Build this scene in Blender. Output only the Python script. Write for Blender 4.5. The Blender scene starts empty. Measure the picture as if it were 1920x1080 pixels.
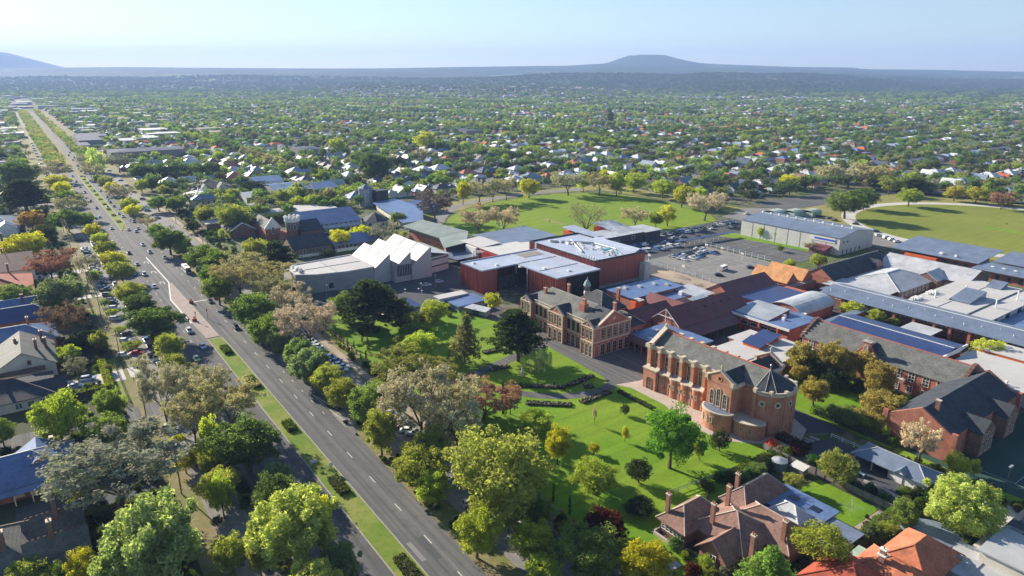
import bpy, math, random
import numpy as np
from mathutils import Vector, Matrix
from math import radians, cos, sin, pi
sc = bpy.context.scene
COL = sc.collection
R = random.Random(7)
# ------------------------------------------------------------------ camera, sky, sun, exposure
CAM_H = 95.0
cd = bpy.data.cameras.new("camera"); cam = bpy.data.objects.new("camera", cd); COL.objects.link(cam)
cam.location = (0, 0, CAM_H); cam.rotation_euler = (radians(90 - 17.27), 0, 0)
cd.sensor_width = 36; cd.lens = 24.0; cd.clip_start = 1; cd.clip_end = 60000
sc.camera = cam
SUN_EL, SUN_AZ = radians(22.5), radians(48.7)      # azimuth measured from +Y towards -X
w = bpy.data.worlds.new("World"); sc.world = w; w.use_nodes = True
nt = w.node_tree; nt.nodes.clear()
o_ = nt.nodes.new('ShaderNodeOutputWorld'); b_ = nt.nodes.new('ShaderNodeBackground'); s_ = nt.nodes.new('ShaderNodeTexSky')
s_.sky_type = 'NISHITA'; s_.sun_disc = False; s_.sun_elevation = SUN_EL; s_.sun_rotation = -SUN_AZ
s_.air_density = 1.0; s_.dust_density = 0.15; s_.ozone_density = 2.0; s_.altitude = 400
b_.inputs['Strength'].default_value = 0.063
nt.links.new(s_.outputs[0], b_.inputs[0]); nt.links.new(b_.outputs[0], o_.inputs[0])
sl = bpy.data.lights.new("sun", 'SUN'); sl.energy = 5.0; sl.angle = radians(0.5); sl.color = (1.0, 0.90, 0.74)
so = bpy.data.objects.new("sun", sl); COL.objects.link(so)
sv = Vector((-sin(SUN_AZ) * cos(SUN_EL), cos(SUN_AZ) * cos(SUN_EL), sin(SUN_EL)))
so.rotation_euler = sv.to_track_quat('Z', 'Y').to_euler(); so.location = (-200, 200, 300)
sc.view_settings.view_transform = 'Standard'; sc.view_settings.look = 'None'
sc.view_settings.gamma = 1; sc.view_settings.use_curve_mapping = False
sc.view_settings.exposure = 1.32
sc.render.engine = 'CYCLES'
cy = sc.cycles
cy.max_bounces = 6; cy.diffuse_bounces = 3; cy.glossy_bounces = 2; cy.transmission_bounces = 3; cy.volume_bounces = 0
cy.use_denoising = True; cy.use_adaptive_sampling = True; cy.adaptive_threshold = 0.02
cy.sample_clamp_indirect = 6
# ------------------------------------------------------------------ town grid: s runs along the boulevard, t across it
A = radians(-54.3); UX, UY = cos(A), sin(A); VX, VY = -UY, UX
def W(s, t, z=0.0): return Vector((s * UX + t * VX, s * UY + t * VY, z))
# ------------------------------------------------------------------ materials
MATS = {}
def nmat(name):
    m = bpy.data.materials.new(name); m.use_nodes = True; m.node_tree.nodes.clear(); MATS[name] = m
    return m, m.node_tree.nodes, m.node_tree.links
def mixc(n, l, fac, a, b, mode='MIX'):
    x = n.new('ShaderNodeMix'); x.data_type = 'RGBA'; x.blend_type = mode
    for i, v in ((0, fac), (6, a), (7, b)):
        if hasattr(v, 'links'): l.new(v, x.inputs[i])
        elif i == 0: x.inputs[i].default_value = v
        else: x.inputs[i].default_value = (*v, 1)
    return x.outputs[2]
def noise(n, l, scale, detail=4, coord=None, rough=.6):
    x = n.new('ShaderNodeTexNoise'); x.inputs['Scale'].default_value = scale; x.inputs['Detail'].default_value = detail
    x.inputs['Roughness'].default_value = rough
    if coord is not None: l.new(coord, x.inputs['Vector'])
    return x.outputs['Fac']
def ramp(n, l, fac, *st):
    x = n.new('ShaderNodeValToRGB'); l.new(fac, x.inputs[0])
    while len(x.color_ramp.elements) < len(st): x.color_ramp.elements.new(.5)
    for e, (p_, c_) in zip(x.color_ramp.elements, st):
        e.position = p_; e.color = (c_, c_, c_, 1) if isinstance(c_, (int, float)) else (*c_, 1)
    return x.outputs[0]
def pos(n): return n.new('ShaderNodeNewGeometry').outputs['Position']
def finish(m, n, l, col, rough=.8, metal=0, bump=None, bstr=.4, bdist=.05, spec=.4, coat=0):
    p_ = n.new('ShaderNodeBsdfPrincipled'); o = n.new('ShaderNodeOutputMaterial')
    if hasattr(col, 'links'): l.new(col, p_.inputs['Base Color'])
    else: p_.inputs['Base Color'].default_value = (*col, 1)
    p_.inputs['Roughness'].default_value = rough; p_.inputs['Metallic'].default_value = metal
    p_.inputs['Specular IOR Level'].default_value = spec
    p_.inputs['Coat Weight'].default_value = coat
    if bump is not None:
        b = n.new('ShaderNodeBump'); b.inputs['Strength'].default_value = bstr; b.inputs['Distance'].default_value = bdist
        l.new(bump, b.inputs['Height']); l.new(b.outputs[0], p_.inputs['Normal'])
    l.new(p_.outputs[0], o.inputs[0]); return m
def M(name, c, rough=.8, var=.25, big=.35, fine=4., metal=0, spec=.3, bump=.3, bd=.05, c2=None, usecol=False, stretch=None):
    """base colour with broad weathering and fine grain"""
    if name in MATS: return MATS[name]
    m, n, l = nmat(name); P = pos(n)
    if stretch:
        mp = n.new('ShaderNodeMapping'); mp.inputs['Scale'].default_value = stretch; mp.inputs['Rotation'].default_value = (0, 0, -A); l.new(P, mp.inputs[0]); Pf = mp.outputs[0]
    else: Pf = P
    f1 = noise(n, l, big, 3, P); f2 = noise(n, l, fine, 4, Pf)
    if usecol:
        oi = n.new('ShaderNodeObjectInfo'); base = oi.outputs['Color']
    else: base = c
    d = tuple(x * (1 - var) for x in (c2 or c)); 
    g1 = ramp(n, l, f1, (.3, 1 - var), (.7, 1 + var * .6)); g2 = ramp(n, l, f2, (.3, 1 - var * .8), (.7, 1 + var * .5))
    col = mixc(n, l, 1.0, base, g1, 'MULTIPLY'); col = mixc(n, l, 1.0, col, g2, 'MULTIPLY')
    if c2 is not None: col = mixc(n, l, ramp(n, l, f2, (.42, 0), (.62, 1)), col, c2)
    return finish(m, n, l, col, rough, metal, f2 if bump else None, bump, bd, spec)
def brickmat(name, c, c2, mortar=(.34, .30, .26)):
    m, n, l = nmat(name); tc = n.new('ShaderNodeTexCoord'); sp = n.new('ShaderNodeSeparateXYZ'); l.new(tc.outputs['Object'], sp.inputs[0])
    ad = n.new('ShaderNodeMath'); ad.operation = 'ADD'; l.new(sp.outputs[0], ad.inputs[0]); l.new(sp.outputs[1], ad.inputs[1])
    cb = n.new('ShaderNodeCombineXYZ'); l.new(ad.outputs[0], cb.inputs[0]); l.new(sp.outputs[2], cb.inputs[1])
    bt = n.new('ShaderNodeTexBrick'); bt.inputs['Scale'].default_value = 1.0; bt.inputs['Brick Width'].default_value = .46; bt.inputs['Row Height'].default_value = .17
    bt.inputs['Mortar Size'].default_value = .016
    for k, v in (('Color1', c), ('Color2', c2), ('Mortar', mortar)): bt.inputs[k].default_value = (*v, 1)
    l.new(cb.outputs[0], bt.inputs['Vector'])
    P = pos(n); g = ramp(n, l, noise(n, l, .5, 4, P), (.3, .72), (.7, 1.18)); g2 = ramp(n, l, noise(n, l, 3, 3, P), (.3, .8), (.7, 1.12))
    col = mixc(n, l, 1, mixc(n, l, 1, bt.outputs[0], g, 'MULTIPLY'), g2, 'MULTIPLY')
    return finish(m, n, l, col, .85, bump=bt.outputs['Fac'], bstr=-.3, bdist=.02)
def tilemat(name, c, c2, sx=.5, sy=.5, bd=.06):
    """roof tiles and slates: small random plates in object space"""
    m, n, l = nmat(name); tc = n.new('ShaderNodeTexCoord')
    v = n.new('ShaderNodeTexVoronoi'); v.inputs['Scale'].default_value = 1 / sx; l.new(tc.outputs['Object'], v.inputs['Vector'])
    bw = n.new('ShaderNodeRGBToBW'); l.new(v.outputs['Color'], bw.inputs[0])
    base = mixc(n, l, bw.outputs[0], c, c2)
    P = pos(n); g = ramp(n, l, noise(n, l, .35, 4, P), (.3, .7), (.7, 1.2))
    wv = n.new('ShaderNodeTexWave'); wv.wave_type = 'BANDS'; wv.bands_direction = 'Z'; wv.inputs['Scale'].default_value = 2.4; wv.inputs['Distortion'].default_value = .6; l.new(tc.outputs['Object'], wv.inputs['Vector'])
    return finish(m, n, l, mixc(n, l, 1, base, g, 'MULTIPLY'), .75, bump=wv.outputs['Fac'], bstr=.5, bdist=bd, spec=.25)
def ribmat(name, c, rough=.38, metal=.0, var=.18, pitch=5.5, usecol=False, spec=.5):
    """folded sheet metal roofing: ribs and lapped sheets, streaked by weather"""
    m, n, l = nmat(name); tc = n.new('ShaderNodeTexCoord'); P = pos(n)
    wv = n.new('ShaderNodeTexWave'); wv.bands_direction = 'X'; wv.inputs['Scale'].default_value = pitch * .3; l.new(tc.outputs['Object'], wv.inputs['Vector'])
    wy = n.new('ShaderNodeTexWave'); wy.bands_direction = 'Y'; wy.inputs['Scale'].default_value = pitch * .3; l.new(tc.outputs['Object'], wy.inputs['Vector'])
    g = ramp(n, l, noise(n, l, .18, 5, P, .7), (.3, 1 - var * 1.6), (.7, 1 + var)); g2 = ramp(n, l, noise(n, l, 1.6, 4, P, .7), (.35, 1 - var), (.7, 1 + var * .6))
    if usecol: base = n.new('ShaderNodeObjectInfo').outputs['Color']
    else: base = c
    col = mixc(n, l, 1, mixc(n, l, 1, base, g, 'MULTIPLY'), g2, 'MULTIPLY')
    r_ = ramp(n, l, wv.outputs['Fac'], (.0, .86), (.16, 1)); col = mixc(n, l, .5, col, mixc(n, l, 1, col, r_, 'MULTIPLY'))
    mx = n.new('ShaderNodeMath'); mx.operation = 'ADD'; l.new(wv.outputs['Fac'], mx.inputs[0]); l.new(wy.outputs['Fac'], mx.inputs[1])
    return finish(m, n, l, col, rough, metal, mx.outputs[0], .12, .03, spec)
brickmat('brick_chapel', (.56, .20, .10), (.44, .15, .075)); brickmat('brick_red', (.46, .125, .065), (.35, .09, .05)); brickmat('brick_dark', (.22, .085, .055), (.16, .06, .045))
brickmat('brick_house', (.36, .13, .07), (.28, .10, .06)); brickmat('brick_brown', (.16, .11, .085), (.11, .08, .065))
M('stone_cream', (.56, .47, .37), .8, .16, .6, 5); M('stone_grey', (.38, .37, .35), .85, .2); M('render_white', (.72, .71, .68), .8, .1, .4, 2)
M('render_grey', (.30, .31, .31), .8, .12, .3, 2); M('render_cream', (.60, .56, .48), .8, .12); M('panel_grey', (.40, .41, .42), .6, .08, .3, 3)
M('panel_pale', (.56, .55, .52), .6, .1, .25, 2); M('panel_dark', (.045, .052, .06), .6, .2); M('render_yellow', (.52, .46, .30), .8, .1)
tilemat('slate', (.10, .105, .10), (.17, .17, .155), .35); tilemat('slate_dark', (.035, .042, .055), (.06, .068, .08), .4); tilemat('tile_brown', (.20, .11, .085), (.30, .18, .145), .38)
tilemat('tile_terracotta', (.40, .125, .065), (.52, .19, .10), .45); tilemat('tile_red', (.34, .07, .04), (.42, .10, .055), .4); tilemat('tile_orange', (.50, .23, .09), (.60, .31, .13), .4)
ribmat('metal_blue', (.125, .19, .36)); ribmat('metal_bluegrey', (.17, .21, .29)); ribmat('metal_white', (.48, .49, .52), .55); ribmat('metal_pale', (.50, .52, .55), .42)  # metal_blue has reflected sky mixed into its base colour
ribmat('metal_navy', (.035, .06, .17), .4); ribmat('metal_maroon', (.16, .045, .045), .45); ribmat('metal_green', (.22, .27, .245), .6); ribmat('metal_galv', (.36, .39, .43), .35); ribmat('metal_palegreen', (.42, .52, .42), .6)
ribmat('metal_roofcol', (1, 1, 1), .5, usecol=True)
M('membrane', (.42, .47, .58), .45, .15, .15, 1.2, spec=.5); M('membrane_white', (.50, .485, .47), .6, .08, .12, 1)
M('wire', (.12, .12, .12), .7, .05); M('ridge_red', (.50, .15, .10), .7, .15); M('paint_white', (.78, .77, .74), .55, .06); M('paint_grey', (.25, .26, .27), .6, .1); M('timber', (.16, .11, .08), .8, .25)
M('timber_grey', (.27, .25, .23), .85, .25, 1, 6); M('steel', (.42, .44, .45), .4, .1, metal=.5); M('black', (.02, .02, .022), .6, .1); M('rubber', (.02, .02, .02), .9, .1)
M('copper_green', (.30, .38, .36), .7, .2); M('pole_wood', (.15, .115, .09), .9, .25); M('plastic_red', (.6, .06, .02), .5, .1); M('plastic_orange', (.75, .22, .02), .5, .1)
M('plastic_blue', (.05, .12, .5), .5, .1); M('plastic_aqua', (.1, .5, .55), .4, .1); M('skin', (.45, .28, .2), .6, .1); M('cloth_dark', (.05, .05, .07), .9, .2); M('cloth_white', (.7, .7, .7), .9, .1)
M('cloth_hivis', (.75, .6, .03), .9, .1); M('solar', (.012, .016, .035), .15, .1, spec=.8)
def glassmat(name, c, rough=.08):
    m, n, l = nmat(name); P = pos(n); g = ramp(n, l, noise(n, l, 1.2, 2, P), (.35, .5), (.7, 1.6)); return finish(m, n, l, mixc(n, l, 1, c, g, 'MULTIPLY'), rough, spec=.9)
glassmat('glass', (.035, .045, .06)); glassmat('glass_pale', (.28, .33, .37), .2); glassmat('glass_green', (.16, .25, .25), .2)
# red box cladding: vertical folded fins with uneven tone
m, n, l = nmat('cladding_red'); tc = n.new('ShaderNodeTexCoord')
mp = n.new('ShaderNodeMapping'); mp.inputs['Scale'].default_value = (1.3, 1.3, .0); l.new(tc.outputs['Object'], mp.inputs[0])
f = noise(n, l, 1.4, 2, mp.outputs[0], .8); wv = n.new('ShaderNodeTexWave'); wv.bands_direction = 'X'; wv.inputs['Scale'].default_value = 1.0; l.new(tc.outputs['Object'], wv.inputs['Vector'])
finish(m, n, l, mixc(n, l, ramp(n, l, f, (.35, 0), (.6, 1)), (.22, .045, .035), (.34, .10, .075)), .5, bump=wv.outputs['Fac'], bstr=.5, bdist=.08)
M('cladding_and_arch_shade', (.013, .014, .02), .3, .2); M('panel_red', (.42, .03, .03), .5, .12); M('orange_red', (.62, .12, .04), .6, .1)  # near-black cladding, also the painted shade inside the convent's openings
# leaves: the crown's own colour (object colour) with clump variation, light passes through
def leafmat(name, far=False, bare=False):
    m, n, l = nmat(name); P = pos(n)
    if far:
        a = n.new('ShaderNodeAttribute'); a.attribute_type = 'INSTANCER'; a.attribute_name = 'tint'; base = a.outputs['Color']
    else: base = n.new('ShaderNodeObjectInfo').outputs['Color']
    g = ramp(n, l, noise(n, l, .45, 3, P, .7), (.3, .66), (.7, 1.4)); g2 = ramp(n, l, noise(n, l, 2.6, 2, P, .7), (.3, .72), (.7, 1.3))
    col = mixc(n, l, 1, mixc(n, l, 1, base, g, 'MULTIPLY'), g2, 'MULTIPLY')
    d = n.new('ShaderNodeBsdfDiffuse'); t = n.new('ShaderNodeBsdfTranslucent'); l.new(col, d.inputs[0])
    tcn = mixc(n, l, 1, col, (1.3, 1.42, .6) if not bare else (1.05, 1.0, .85), 'MULTIPLY'); l.new(tcn, t.inputs[0])
    mx = n.new('ShaderNodeMixShader'); mx.inputs[0].default_value = .55 if not bare else .3; l.new(d.outputs[0], mx.inputs[1]); l.new(t.outputs[0], mx.inputs[2])
    o = n.new('ShaderNodeOutputMaterial'); l.new(mx.outputs[0], o.inputs[0]); return m
leafmat('leaf'); leafmat('leaf_far', far=True); leafmat('leaf_bare', bare=True)
M('bark', (.13, .10, .08), .9, .3, 1, 4); M('bark_pale', (.30, .26, .21), .9, .25, 1, 4)
m, n, l = nmat('car_paint'); oi = n.new('ShaderNodeObjectInfo'); finish(m, n, l, oi.outputs['Color'], .3, spec=.6, coat=.6)
# ground covers
def groundmat(name, cols, s1=.06, s2=.8, rough=.95, bump=.5, bd=.1, s3=6., streak=0):
    m, n, l = nmat(name); P = pos(n)
    f1 = noise(n, l, s1, 5, P, .65); f2 = noise(n, l, s2, 5, P, .7); f3 = noise(n, l, s3, 3, P, .7)
    a = mixc(n, l, ramp(n, l, f1, (.38, 0), (.62, 1)), cols[0], cols[1]); a = mixc(n, l, ramp(n, l, f2, (.5, 0), (.72, .9)), a, cols[2])
    a = mixc(n, l, 1, a, ramp(n, l, f3, (.3, .8), (.7, 1.15)), 'MULTIPLY')
    if streak:      # wheel tracks, mowing lines
        m1 = n.new('ShaderNodeMapping'); m1.vector_type = 'POINT'; m1.inputs['Rotation'].default_value = (0, 0, -A); l.new(P, m1.inputs[0])
        m2 = n.new('ShaderNodeMapping'); m2.inputs['Scale'].default_value = (.012, .75, 1) if streak > 0 else (.4, .02, 1); l.new(m1.outputs[0], m2.inputs[0])
        k_ = abs(streak); a = mixc(n, l, 1, a, ramp(n, l, noise(n, l, 1.0, 3, m2.outputs[0], .6), (.32, 1 - k_), (.68, 1 + k_ * .7)), 'MULTIPLY')
    return finish(m, n, l, a, rough, bump=f3, bstr=bump, bdist=bd, spec=.15)
groundmat('lawn', ((.125, .25, .012), (.20, .29, .022), (.095, .20, .010)), .03, .9, streak=-.16)
groundmat('lawn_dry', ((.23, .22, .055), (.30, .27, .11), (.17, .20, .03)), .06, .9)
groundmat('grass_median', ((.12, .20, .02), (.23, .25, .06), (.09, .155, .015)), .10, .7)
M('roof_cream', (.29, .27, .26), .55, .1, .2, 1.2)
groundmat('verge', ((.24, .19, .10), (.15, .17, .045), (.32, .26, .18)), .09, .5)
groundmat('dirt', ((.34, .28, .22), (.42, .34, .27), (.22, .18, .13)), .08, .6)
groundmat('oval_grass', ((.175, .21, .03), (.215, .235, .038), (.155, .195, .026)), .012, .12, streak=-.10)
groundmat('park_grass', ((.15, .25, .014), (.20, .27, .02), (.12, .21, .012)), .02, .3, streak=-.14)
groundmat('asphalt', ((.115, .116, .119), (.145, .143, .142), (.098, .099, .102)), .03, .4, .9, .3, .02, 9, .34)
groundmat('asphalt_pale', ((.21, .205, .20), (.26, .25, .235), (.16, .16, .158)), .05, .5, .9, .3, .02, 9, .15)
groundmat('asphalt_dark', ((.075, .08, .088), (.095, .098, .104), (.06, .064, .072)), .05, .5, .9, .3, .02, 9)
groundmat('paving_pink', ((.44, .36, .31), (.50, .41, .36), (.37, .31, .27)), .3, 2, .8, .3, .02)
groundmat('concrete', ((.50, .48, .46), (.56, .54, .51), (.36, .35, .33)), .1, .8, .85, .3, .02)
groundmat('brick_paving', ((.33, .265, .24), (.38, .31, .28), (.27, .22, .20)), .2, 3, .9, .3, .02)
groundmat('court_green', ((.035, .075, .062), (.045, .09, .072), (.03, .065, .055)), .05, .5, .8, .2, .02)
groundmat('garden', ((.06, .075, .03), (.09, .08, .05), (.04, .06, .02)), .1, 1.0)
M('line_white', (.62, .61, .58), .8, .15, 1, 3, bump=0); M('kerb', (.30, .28, .25), .85, .15)
# countryside: town ground near, woods on the hills
m, n, l = nmat('ground'); P = pos(n); sp = n.new('ShaderNodeSeparateXYZ'); l.new(P, sp.inputs[0])
f1 = noise(n, l, .03, 5, P, .65); f2 = noise(n, l, .22, 4, P, .6); f3 = noise(n, l, .0022, 4, P, .6); f4 = noise(n, l, .012, 5, P, .7)
a = mixc(n, l, ramp(n, l, f2, (.42, 0), (.55, 1)), (.05, .08, .022), (.17, .15, .12)); a = mixc(n, l, ramp(n, l, f1, (.45, 0), (.6, .8)), a, (.09, .14, .025))
hill = mixc(n, l, ramp(n, l, f4, (.4, 0), (.66, 1)), (.028, .05, .022), (.05, .075, .03)); hill = mixc(n, l, ramp(n, l, f3, (.60, 0), (.66, .8)), hill, (.20, .24, .07))
mr = n.new('ShaderNodeMapRange'); mr.inputs[1].default_value = 1.0; mr.inputs[2].default_value = 12.0; l.new(sp.outputs[2], mr.inputs[0])
finish(m, n, l, mixc(n, l, mr.outputs[0], a, hill), .95, bump=f2, bstr=.6, bdist=.6, spec=.1)
mt = MATS
# ------------------------------------------------------------------ mesh helpers
class MB:
    def __init__(s): s.v = []; s.f = []; s.m = []
    def add(s, vs, fs, mi=0):
        k = len(s.v); s.v += [tuple(x) for x in vs]; s.f += [tuple(k + i for i in f) for f in fs]; s.m += [mi] * len(fs); return s
    def box(s, x1, x2, y1, y2, z1, z2, mi=0):
        if x1 > x2: x1, x2 = x2, x1
        if y1 > y2: y1, y2 = y2, y1
        v = [(x, y, z) for z in (z1, z2) for (x, y) in ((x1, y1), (x2, y1), (x2, y2), (x1, y2))]
        return s.add(v, [(0, 3, 2, 1), (4, 5, 6, 7), (0, 1, 5, 4), (1, 2, 6, 5), (2, 3, 7, 6), (3, 0, 4, 7)], mi)
    def prism(s, poly, z1, z2, mi=0):
        n = len(poly)
        z1s = z1 if isinstance(z1, (list, tuple)) else [z1] * n; z2s = z2 if isinstance(z2, (list, tuple)) else [z2] * n
        a_ = sum(poly[i][0] * poly[(i + 1) % n][1] - poly[(i + 1) % n][0] * poly[i][1] for i in range(n))
        idx = list(range(n)) if a_ > 0 else list(range(n - 1, -1, -1))
        v = [(poly[i][0], poly[i][1], z1s[i]) for i in idx] + [(poly[i][0], poly[i][1], z2s[i]) for i in idx]
        return s.add(v, [tuple(range(n - 1, -1, -1)), tuple(range(n, 2 * n))] + [(i, (i + 1) % n, n + (i + 1) % n, n + i) for i in range(n)], mi)
    def slab(s, pts, th=.2, mi=0):
        n = len(pts); v = list(pts) + [(x, y, z - th) for x, y, z in pts]
        a_ = sum(pts[i][0] * pts[(i + 1) % n][1] - pts[(i + 1) % n][0] * pts[i][1] for i in range(n))
        fs = [tuple(range(n)), tuple(range(2 * n - 1, n - 1, -1))] + [(i, n + i, n + (i + 1) % n, (i + 1) % n) for i in range(n)]
        if a_ < 0: fs = [tuple(reversed(f)) for f in fs]
        return s.add(v, fs, mi)
    def tube(s, a, b, r1, r2=None, n=6, mi=0, cap=True):
        r2 = r1 if r2 is None else r2; a = Vector(a); b = Vector(b); d = (b - a).normalized() if (b - a).length > 1e-6 else Vector((0, 0, 1))
        u = d.orthogonal().normalized(); v_ = d.cross(u)
        vs = [a + (u * cos(2 * pi * i / n) + v_ * sin(2 * pi * i / n)) * r1 for i in range(n)] + [b + (u * cos(2 * pi * i / n) + v_ * sin(2 * pi * i / n)) * r2 for i in range(n)]
        fs = [(i, (i + 1) % n, n + (i + 1) % n, n + i) for i in range(n)]
        if cap: fs += [tuple(range(n - 1, -1, -1)), tuple(range(n, 2 * n))]
        return s.add(vs, fs, mi)
    def lathe(s, prof, n=12, cx=0, cy=0, mi=0, a0=0, a1=2 * pi):
        full = abs(a1 - a0 - 2 * pi) < 1e-6; m_ = n if full else n + 1; vs = []
        for r, z in prof: vs += [(cx + r * cos(a0 + (a1 - a0) * i / n), cy + r * sin(a0 + (a1 - a0) * i / n), z) for i in range(m_)]
        fs = []
        for j in range(len(prof) - 1):
            for i in range(n): k = (i + 1) % m_; fs.append((j * m_ + i, j * m_ + k, (j + 1) * m_ + k, (j + 1) * m_ + i))
        return s.add(vs, fs, mi)
    def mesh(s, name, mats):
        me = bpy.data.meshes.new(name); me.from_pydata(s.v, [], s.f); 
        for x in (mats if isinstance(mats, (list, tuple)) else [mats]): me.materials.append(mt[x] if isinstance(x, str) else x)
        if len(set(s.m)) > 1: me.polygons.foreach_set('material_index', s.m)
        me.update(); return me
def link(name, data, parent=None, loc=(0, 0, 0), rz=0.0):
    o = bpy.data.objects.new(name, data); COL.objects.link(o); o.parent = parent; o.location = loc
    if rz: o.rotation_euler = (0, 0, rz)
    return o
def tag(o, label=None, cat=None, group=None, kind=None):
    for k, v in (('label', label), ('category', cat), ('group', group), ('kind', kind)):
        if v: o[k] = v
    return o
def root(name, label, cat, s, t, z=0, rz=0.0, group=None):
    o = bpy.data.objects.new(name, None); COL.objects.link(o); o.empty_display_size = .5
    o.location = W(s, t, z); o.rotation_euler = (0, 0, A + rz); return tag(o, label, cat, group)
def copy_tree(o, parent=None):
    c = o.copy(); COL.objects.link(c); c.parent = parent
    for ch in o.children: copy_tree(ch, c)
    return c
def sheet(name, poly, z, mat, kind='structure', th=0, sub=0):
    """flat ground sheet, polygon given in town grid"""
    b = MB()
    if th: b.prism([tuple(W(*q)[:2]) for q in poly], z - th, z)
    else:
        ps = [W(q[0], q[1], z) for q in poly]; n_ = len(ps)
        a_ = sum(ps[i].x * ps[(i + 1) % n_].y - ps[(i + 1) % n_].x * ps[i].y for i in range(n_))
        b.add(ps, [tuple(range(n_)) if a_ > 0 else tuple(reversed(range(n_)))])
    o = link(name, b.mesh(name, mat)); o['kind'] = kind; return o
def rect(s1, s2, t1, t2): return [(s1, t1), (s2, t1), (s2, t2), (s1, t2)]
def smooth(poly, it=2):
    for _ in range(it):
        q = []
        for i in range(len(poly)):
            a_, b2 = poly[i], poly[(i + 1) % len(poly)]
            q += [(a_[0] * .75 + b2[0] * .25, a_[1] * .75 + b2[1] * .25), (a_[0] * .25 + b2[0] * .75, a_[1] * .25 + b2[1] * .75)]
        poly = q
    return poly
def ring(poly, poly2): return [((poly[i]), poly[(i + 1) % len(poly)], poly2[(i + 1) % len(poly)], poly2[i]) for i in range(len(poly))]
# ------------------------------------------------------------------ terrain, one sheet to the horizon
def hn(x, y, k, sd=0.):     # smooth pseudo-noise for terrain
    return (math.sin(x * k + 1.3 + sd) * math.cos(y * k * 1.31 - .7 + sd * 2) + .5 * math.sin(x * k * 2.3 - y * k * 1.7 + sd) + .25 * math.cos(x * k * 4.1 + y * k * 5.3 + sd * 3)) / 1.75
SKY = [(-1.2, 128), (-.74, 130), (-.66, 128), (-.5, 127), (-.24, 129), (-.05, 126.5), (.08, 124.5), (.12, 121), (.15, 120), (.26, 120), (.3, 122), (.4, 126), (.47, 127), (.49, 130), (.62, 132.5), (.76, 136), (1.2, 136)]
def ridge_h(q, D):          # q = tangent of bearing; skyline height for a ridge at distance D
    for i in range(len(SKY) - 1):
        if SKY[i][0] <= q <= SKY[i + 1][0]:
            f = (q - SKY[i][0]) / (SKY[i + 1][0] - SKY[i][0]); y = SKY[i][1] * (1 - f) + SKY[i + 1][1] * f; break
    else: y = 130
    return CAM_H + (142 - y) / 1280 * D
def sstep(a, b, x): x = min(1, max(0, (x - a) / (b - a))); return x * x * (3 - 2 * x)
def terrain(X, Y):
    D = max(1., Y); q = X / D if Y > 500 else 0
    if Y < 3300: return 0.
    q = max(-1.15, min(1.15, q))
    h = min(1, max(0, (Y - 4500) / 4500)) * ridge_h(q, 9000) * .985 + hn(X, Y, .0011) * 24 * (1 - sstep(8000, 9000, Y) * .8) * sstep(3600, 6500, Y) + hn(X, Y, .0047, 2) * 7 * sstep(3400, 6500, Y) * (1 - sstep(8300, 9000, Y) * .8)
    # nearer wooded rise right of centre
    h += 62 * math.exp(-((Y - 5200) / 600) ** 2) * sstep(-.12, .1, q) * (1 - sstep(.45, .62, q)) * (1 + .25 * hn(X, Y, .004, 5))
    h += 44 * math.exp(-((Y - 4300) / 380) ** 2) * sstep(.18, .28, q) * (1 - sstep(.40, .50, q))
    h += 34 * math.exp(-((Y - 4000) / 420) ** 2) * sstep(-.32, -.2, q) * (1 - sstep(.08, .2, q)) * (1 + .3 * hn(X, Y, .006, 3))
    # flat-topped mountain
    mx = X - .183 * 9900; my = Y - 9900
    rr = math.hypot(mx / (360 if mx < 0 else 470), my / 700); h += (118 if rr < .6 else 118 * max(0, 1 - (rr - .6) / 1.2) ** 1.5) * (1 if Y > 7500 else 0) * (1 + .04 * hn(X, Y, .008, 1))
    # cone hill, far left
    r2 = math.hypot((X + .725 * 11500) / 980, (Y - 11500) / 1500); h += 275 * (1 if r2 < .18 else max(0, 1 - (r2 - .18) / .82) ** 1.1)
    h -= sstep(12600, 20000, Y) * 100
    return max(0., h)
ys = [-400, 0, 200, 500, 900, 1400, 2000, 2600, 3100] + [3300 + 70 * i for i in range(48)] + [6700 + 90 * i for i in range(70)] + [13200, 15000]
qs = [-1.35 + i * .0125 for i in range(217)]
v = []; nq = len(qs)
for y in ys:
    for q in qs:
        wd = max(y, 900); X = q * wd * (1.0 if y > 900 else 1.0); v.append((X, y, terrain(X, y)))
f = [(j * nq + i, j * nq + i + 1, (j + 1) * nq + i + 1, (j + 1) * nq + i) for j in range(len(ys) - 1) for i in range(nq - 1)]
me = bpy.data.meshes.new('ground'); me.from_pydata(v, [], f); me.materials.append(mt['ground']); me.polygons.foreach_set('use_smooth', [True] * len(f)); me.update()
g = link('ground', me, loc=(0, 0, -.08)); g['kind'] = 'structure'
# ------------------------------------------------------------------ boulevard and grounds
S0, S1 = -2350, -84
def strip(name, s1, s2, t1, t2, z, mat): return sheet(name, rect(s1, s2, t1, t2), z, mat)
strip('verge_ground', S0, S1, 10, 90, -.04, 'verge')
strip('footpath', S0, S1, 16.9, 18.3, .02, 'verge')
strip('service_road', S0, S1, 21.4, 28.6, .0, 'asphalt_pale')
strip('road', S0, S1, 31.5, 46.7, .0, 'asphalt')
sheet('road', [(S0, 52.3), (-195, 52.3), (-84, 52.3), (-84, 61.6), (-160, 63.4), (-168, 65.3), (-196, 64.4), (-300, 62.6), (S0, 62.6)], .004, 'asphalt')
sheet('road', rect(-495, -262, 46.7, 52.3), .002, 'asphalt')
strip('service_road', -900, S1, 68, 79.5, .0, 'asphalt_pale')
strip('footpath', -640, S1, 80.6, 83.0, .02, 'dirt')
for s1, s2 in ((-272, -255), (-178, -168), (-345, -336), (-470, -462)): sheet('road', rect(s1, s2, 62.5, 68.1), .006, 'asphalt_pale')
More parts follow.
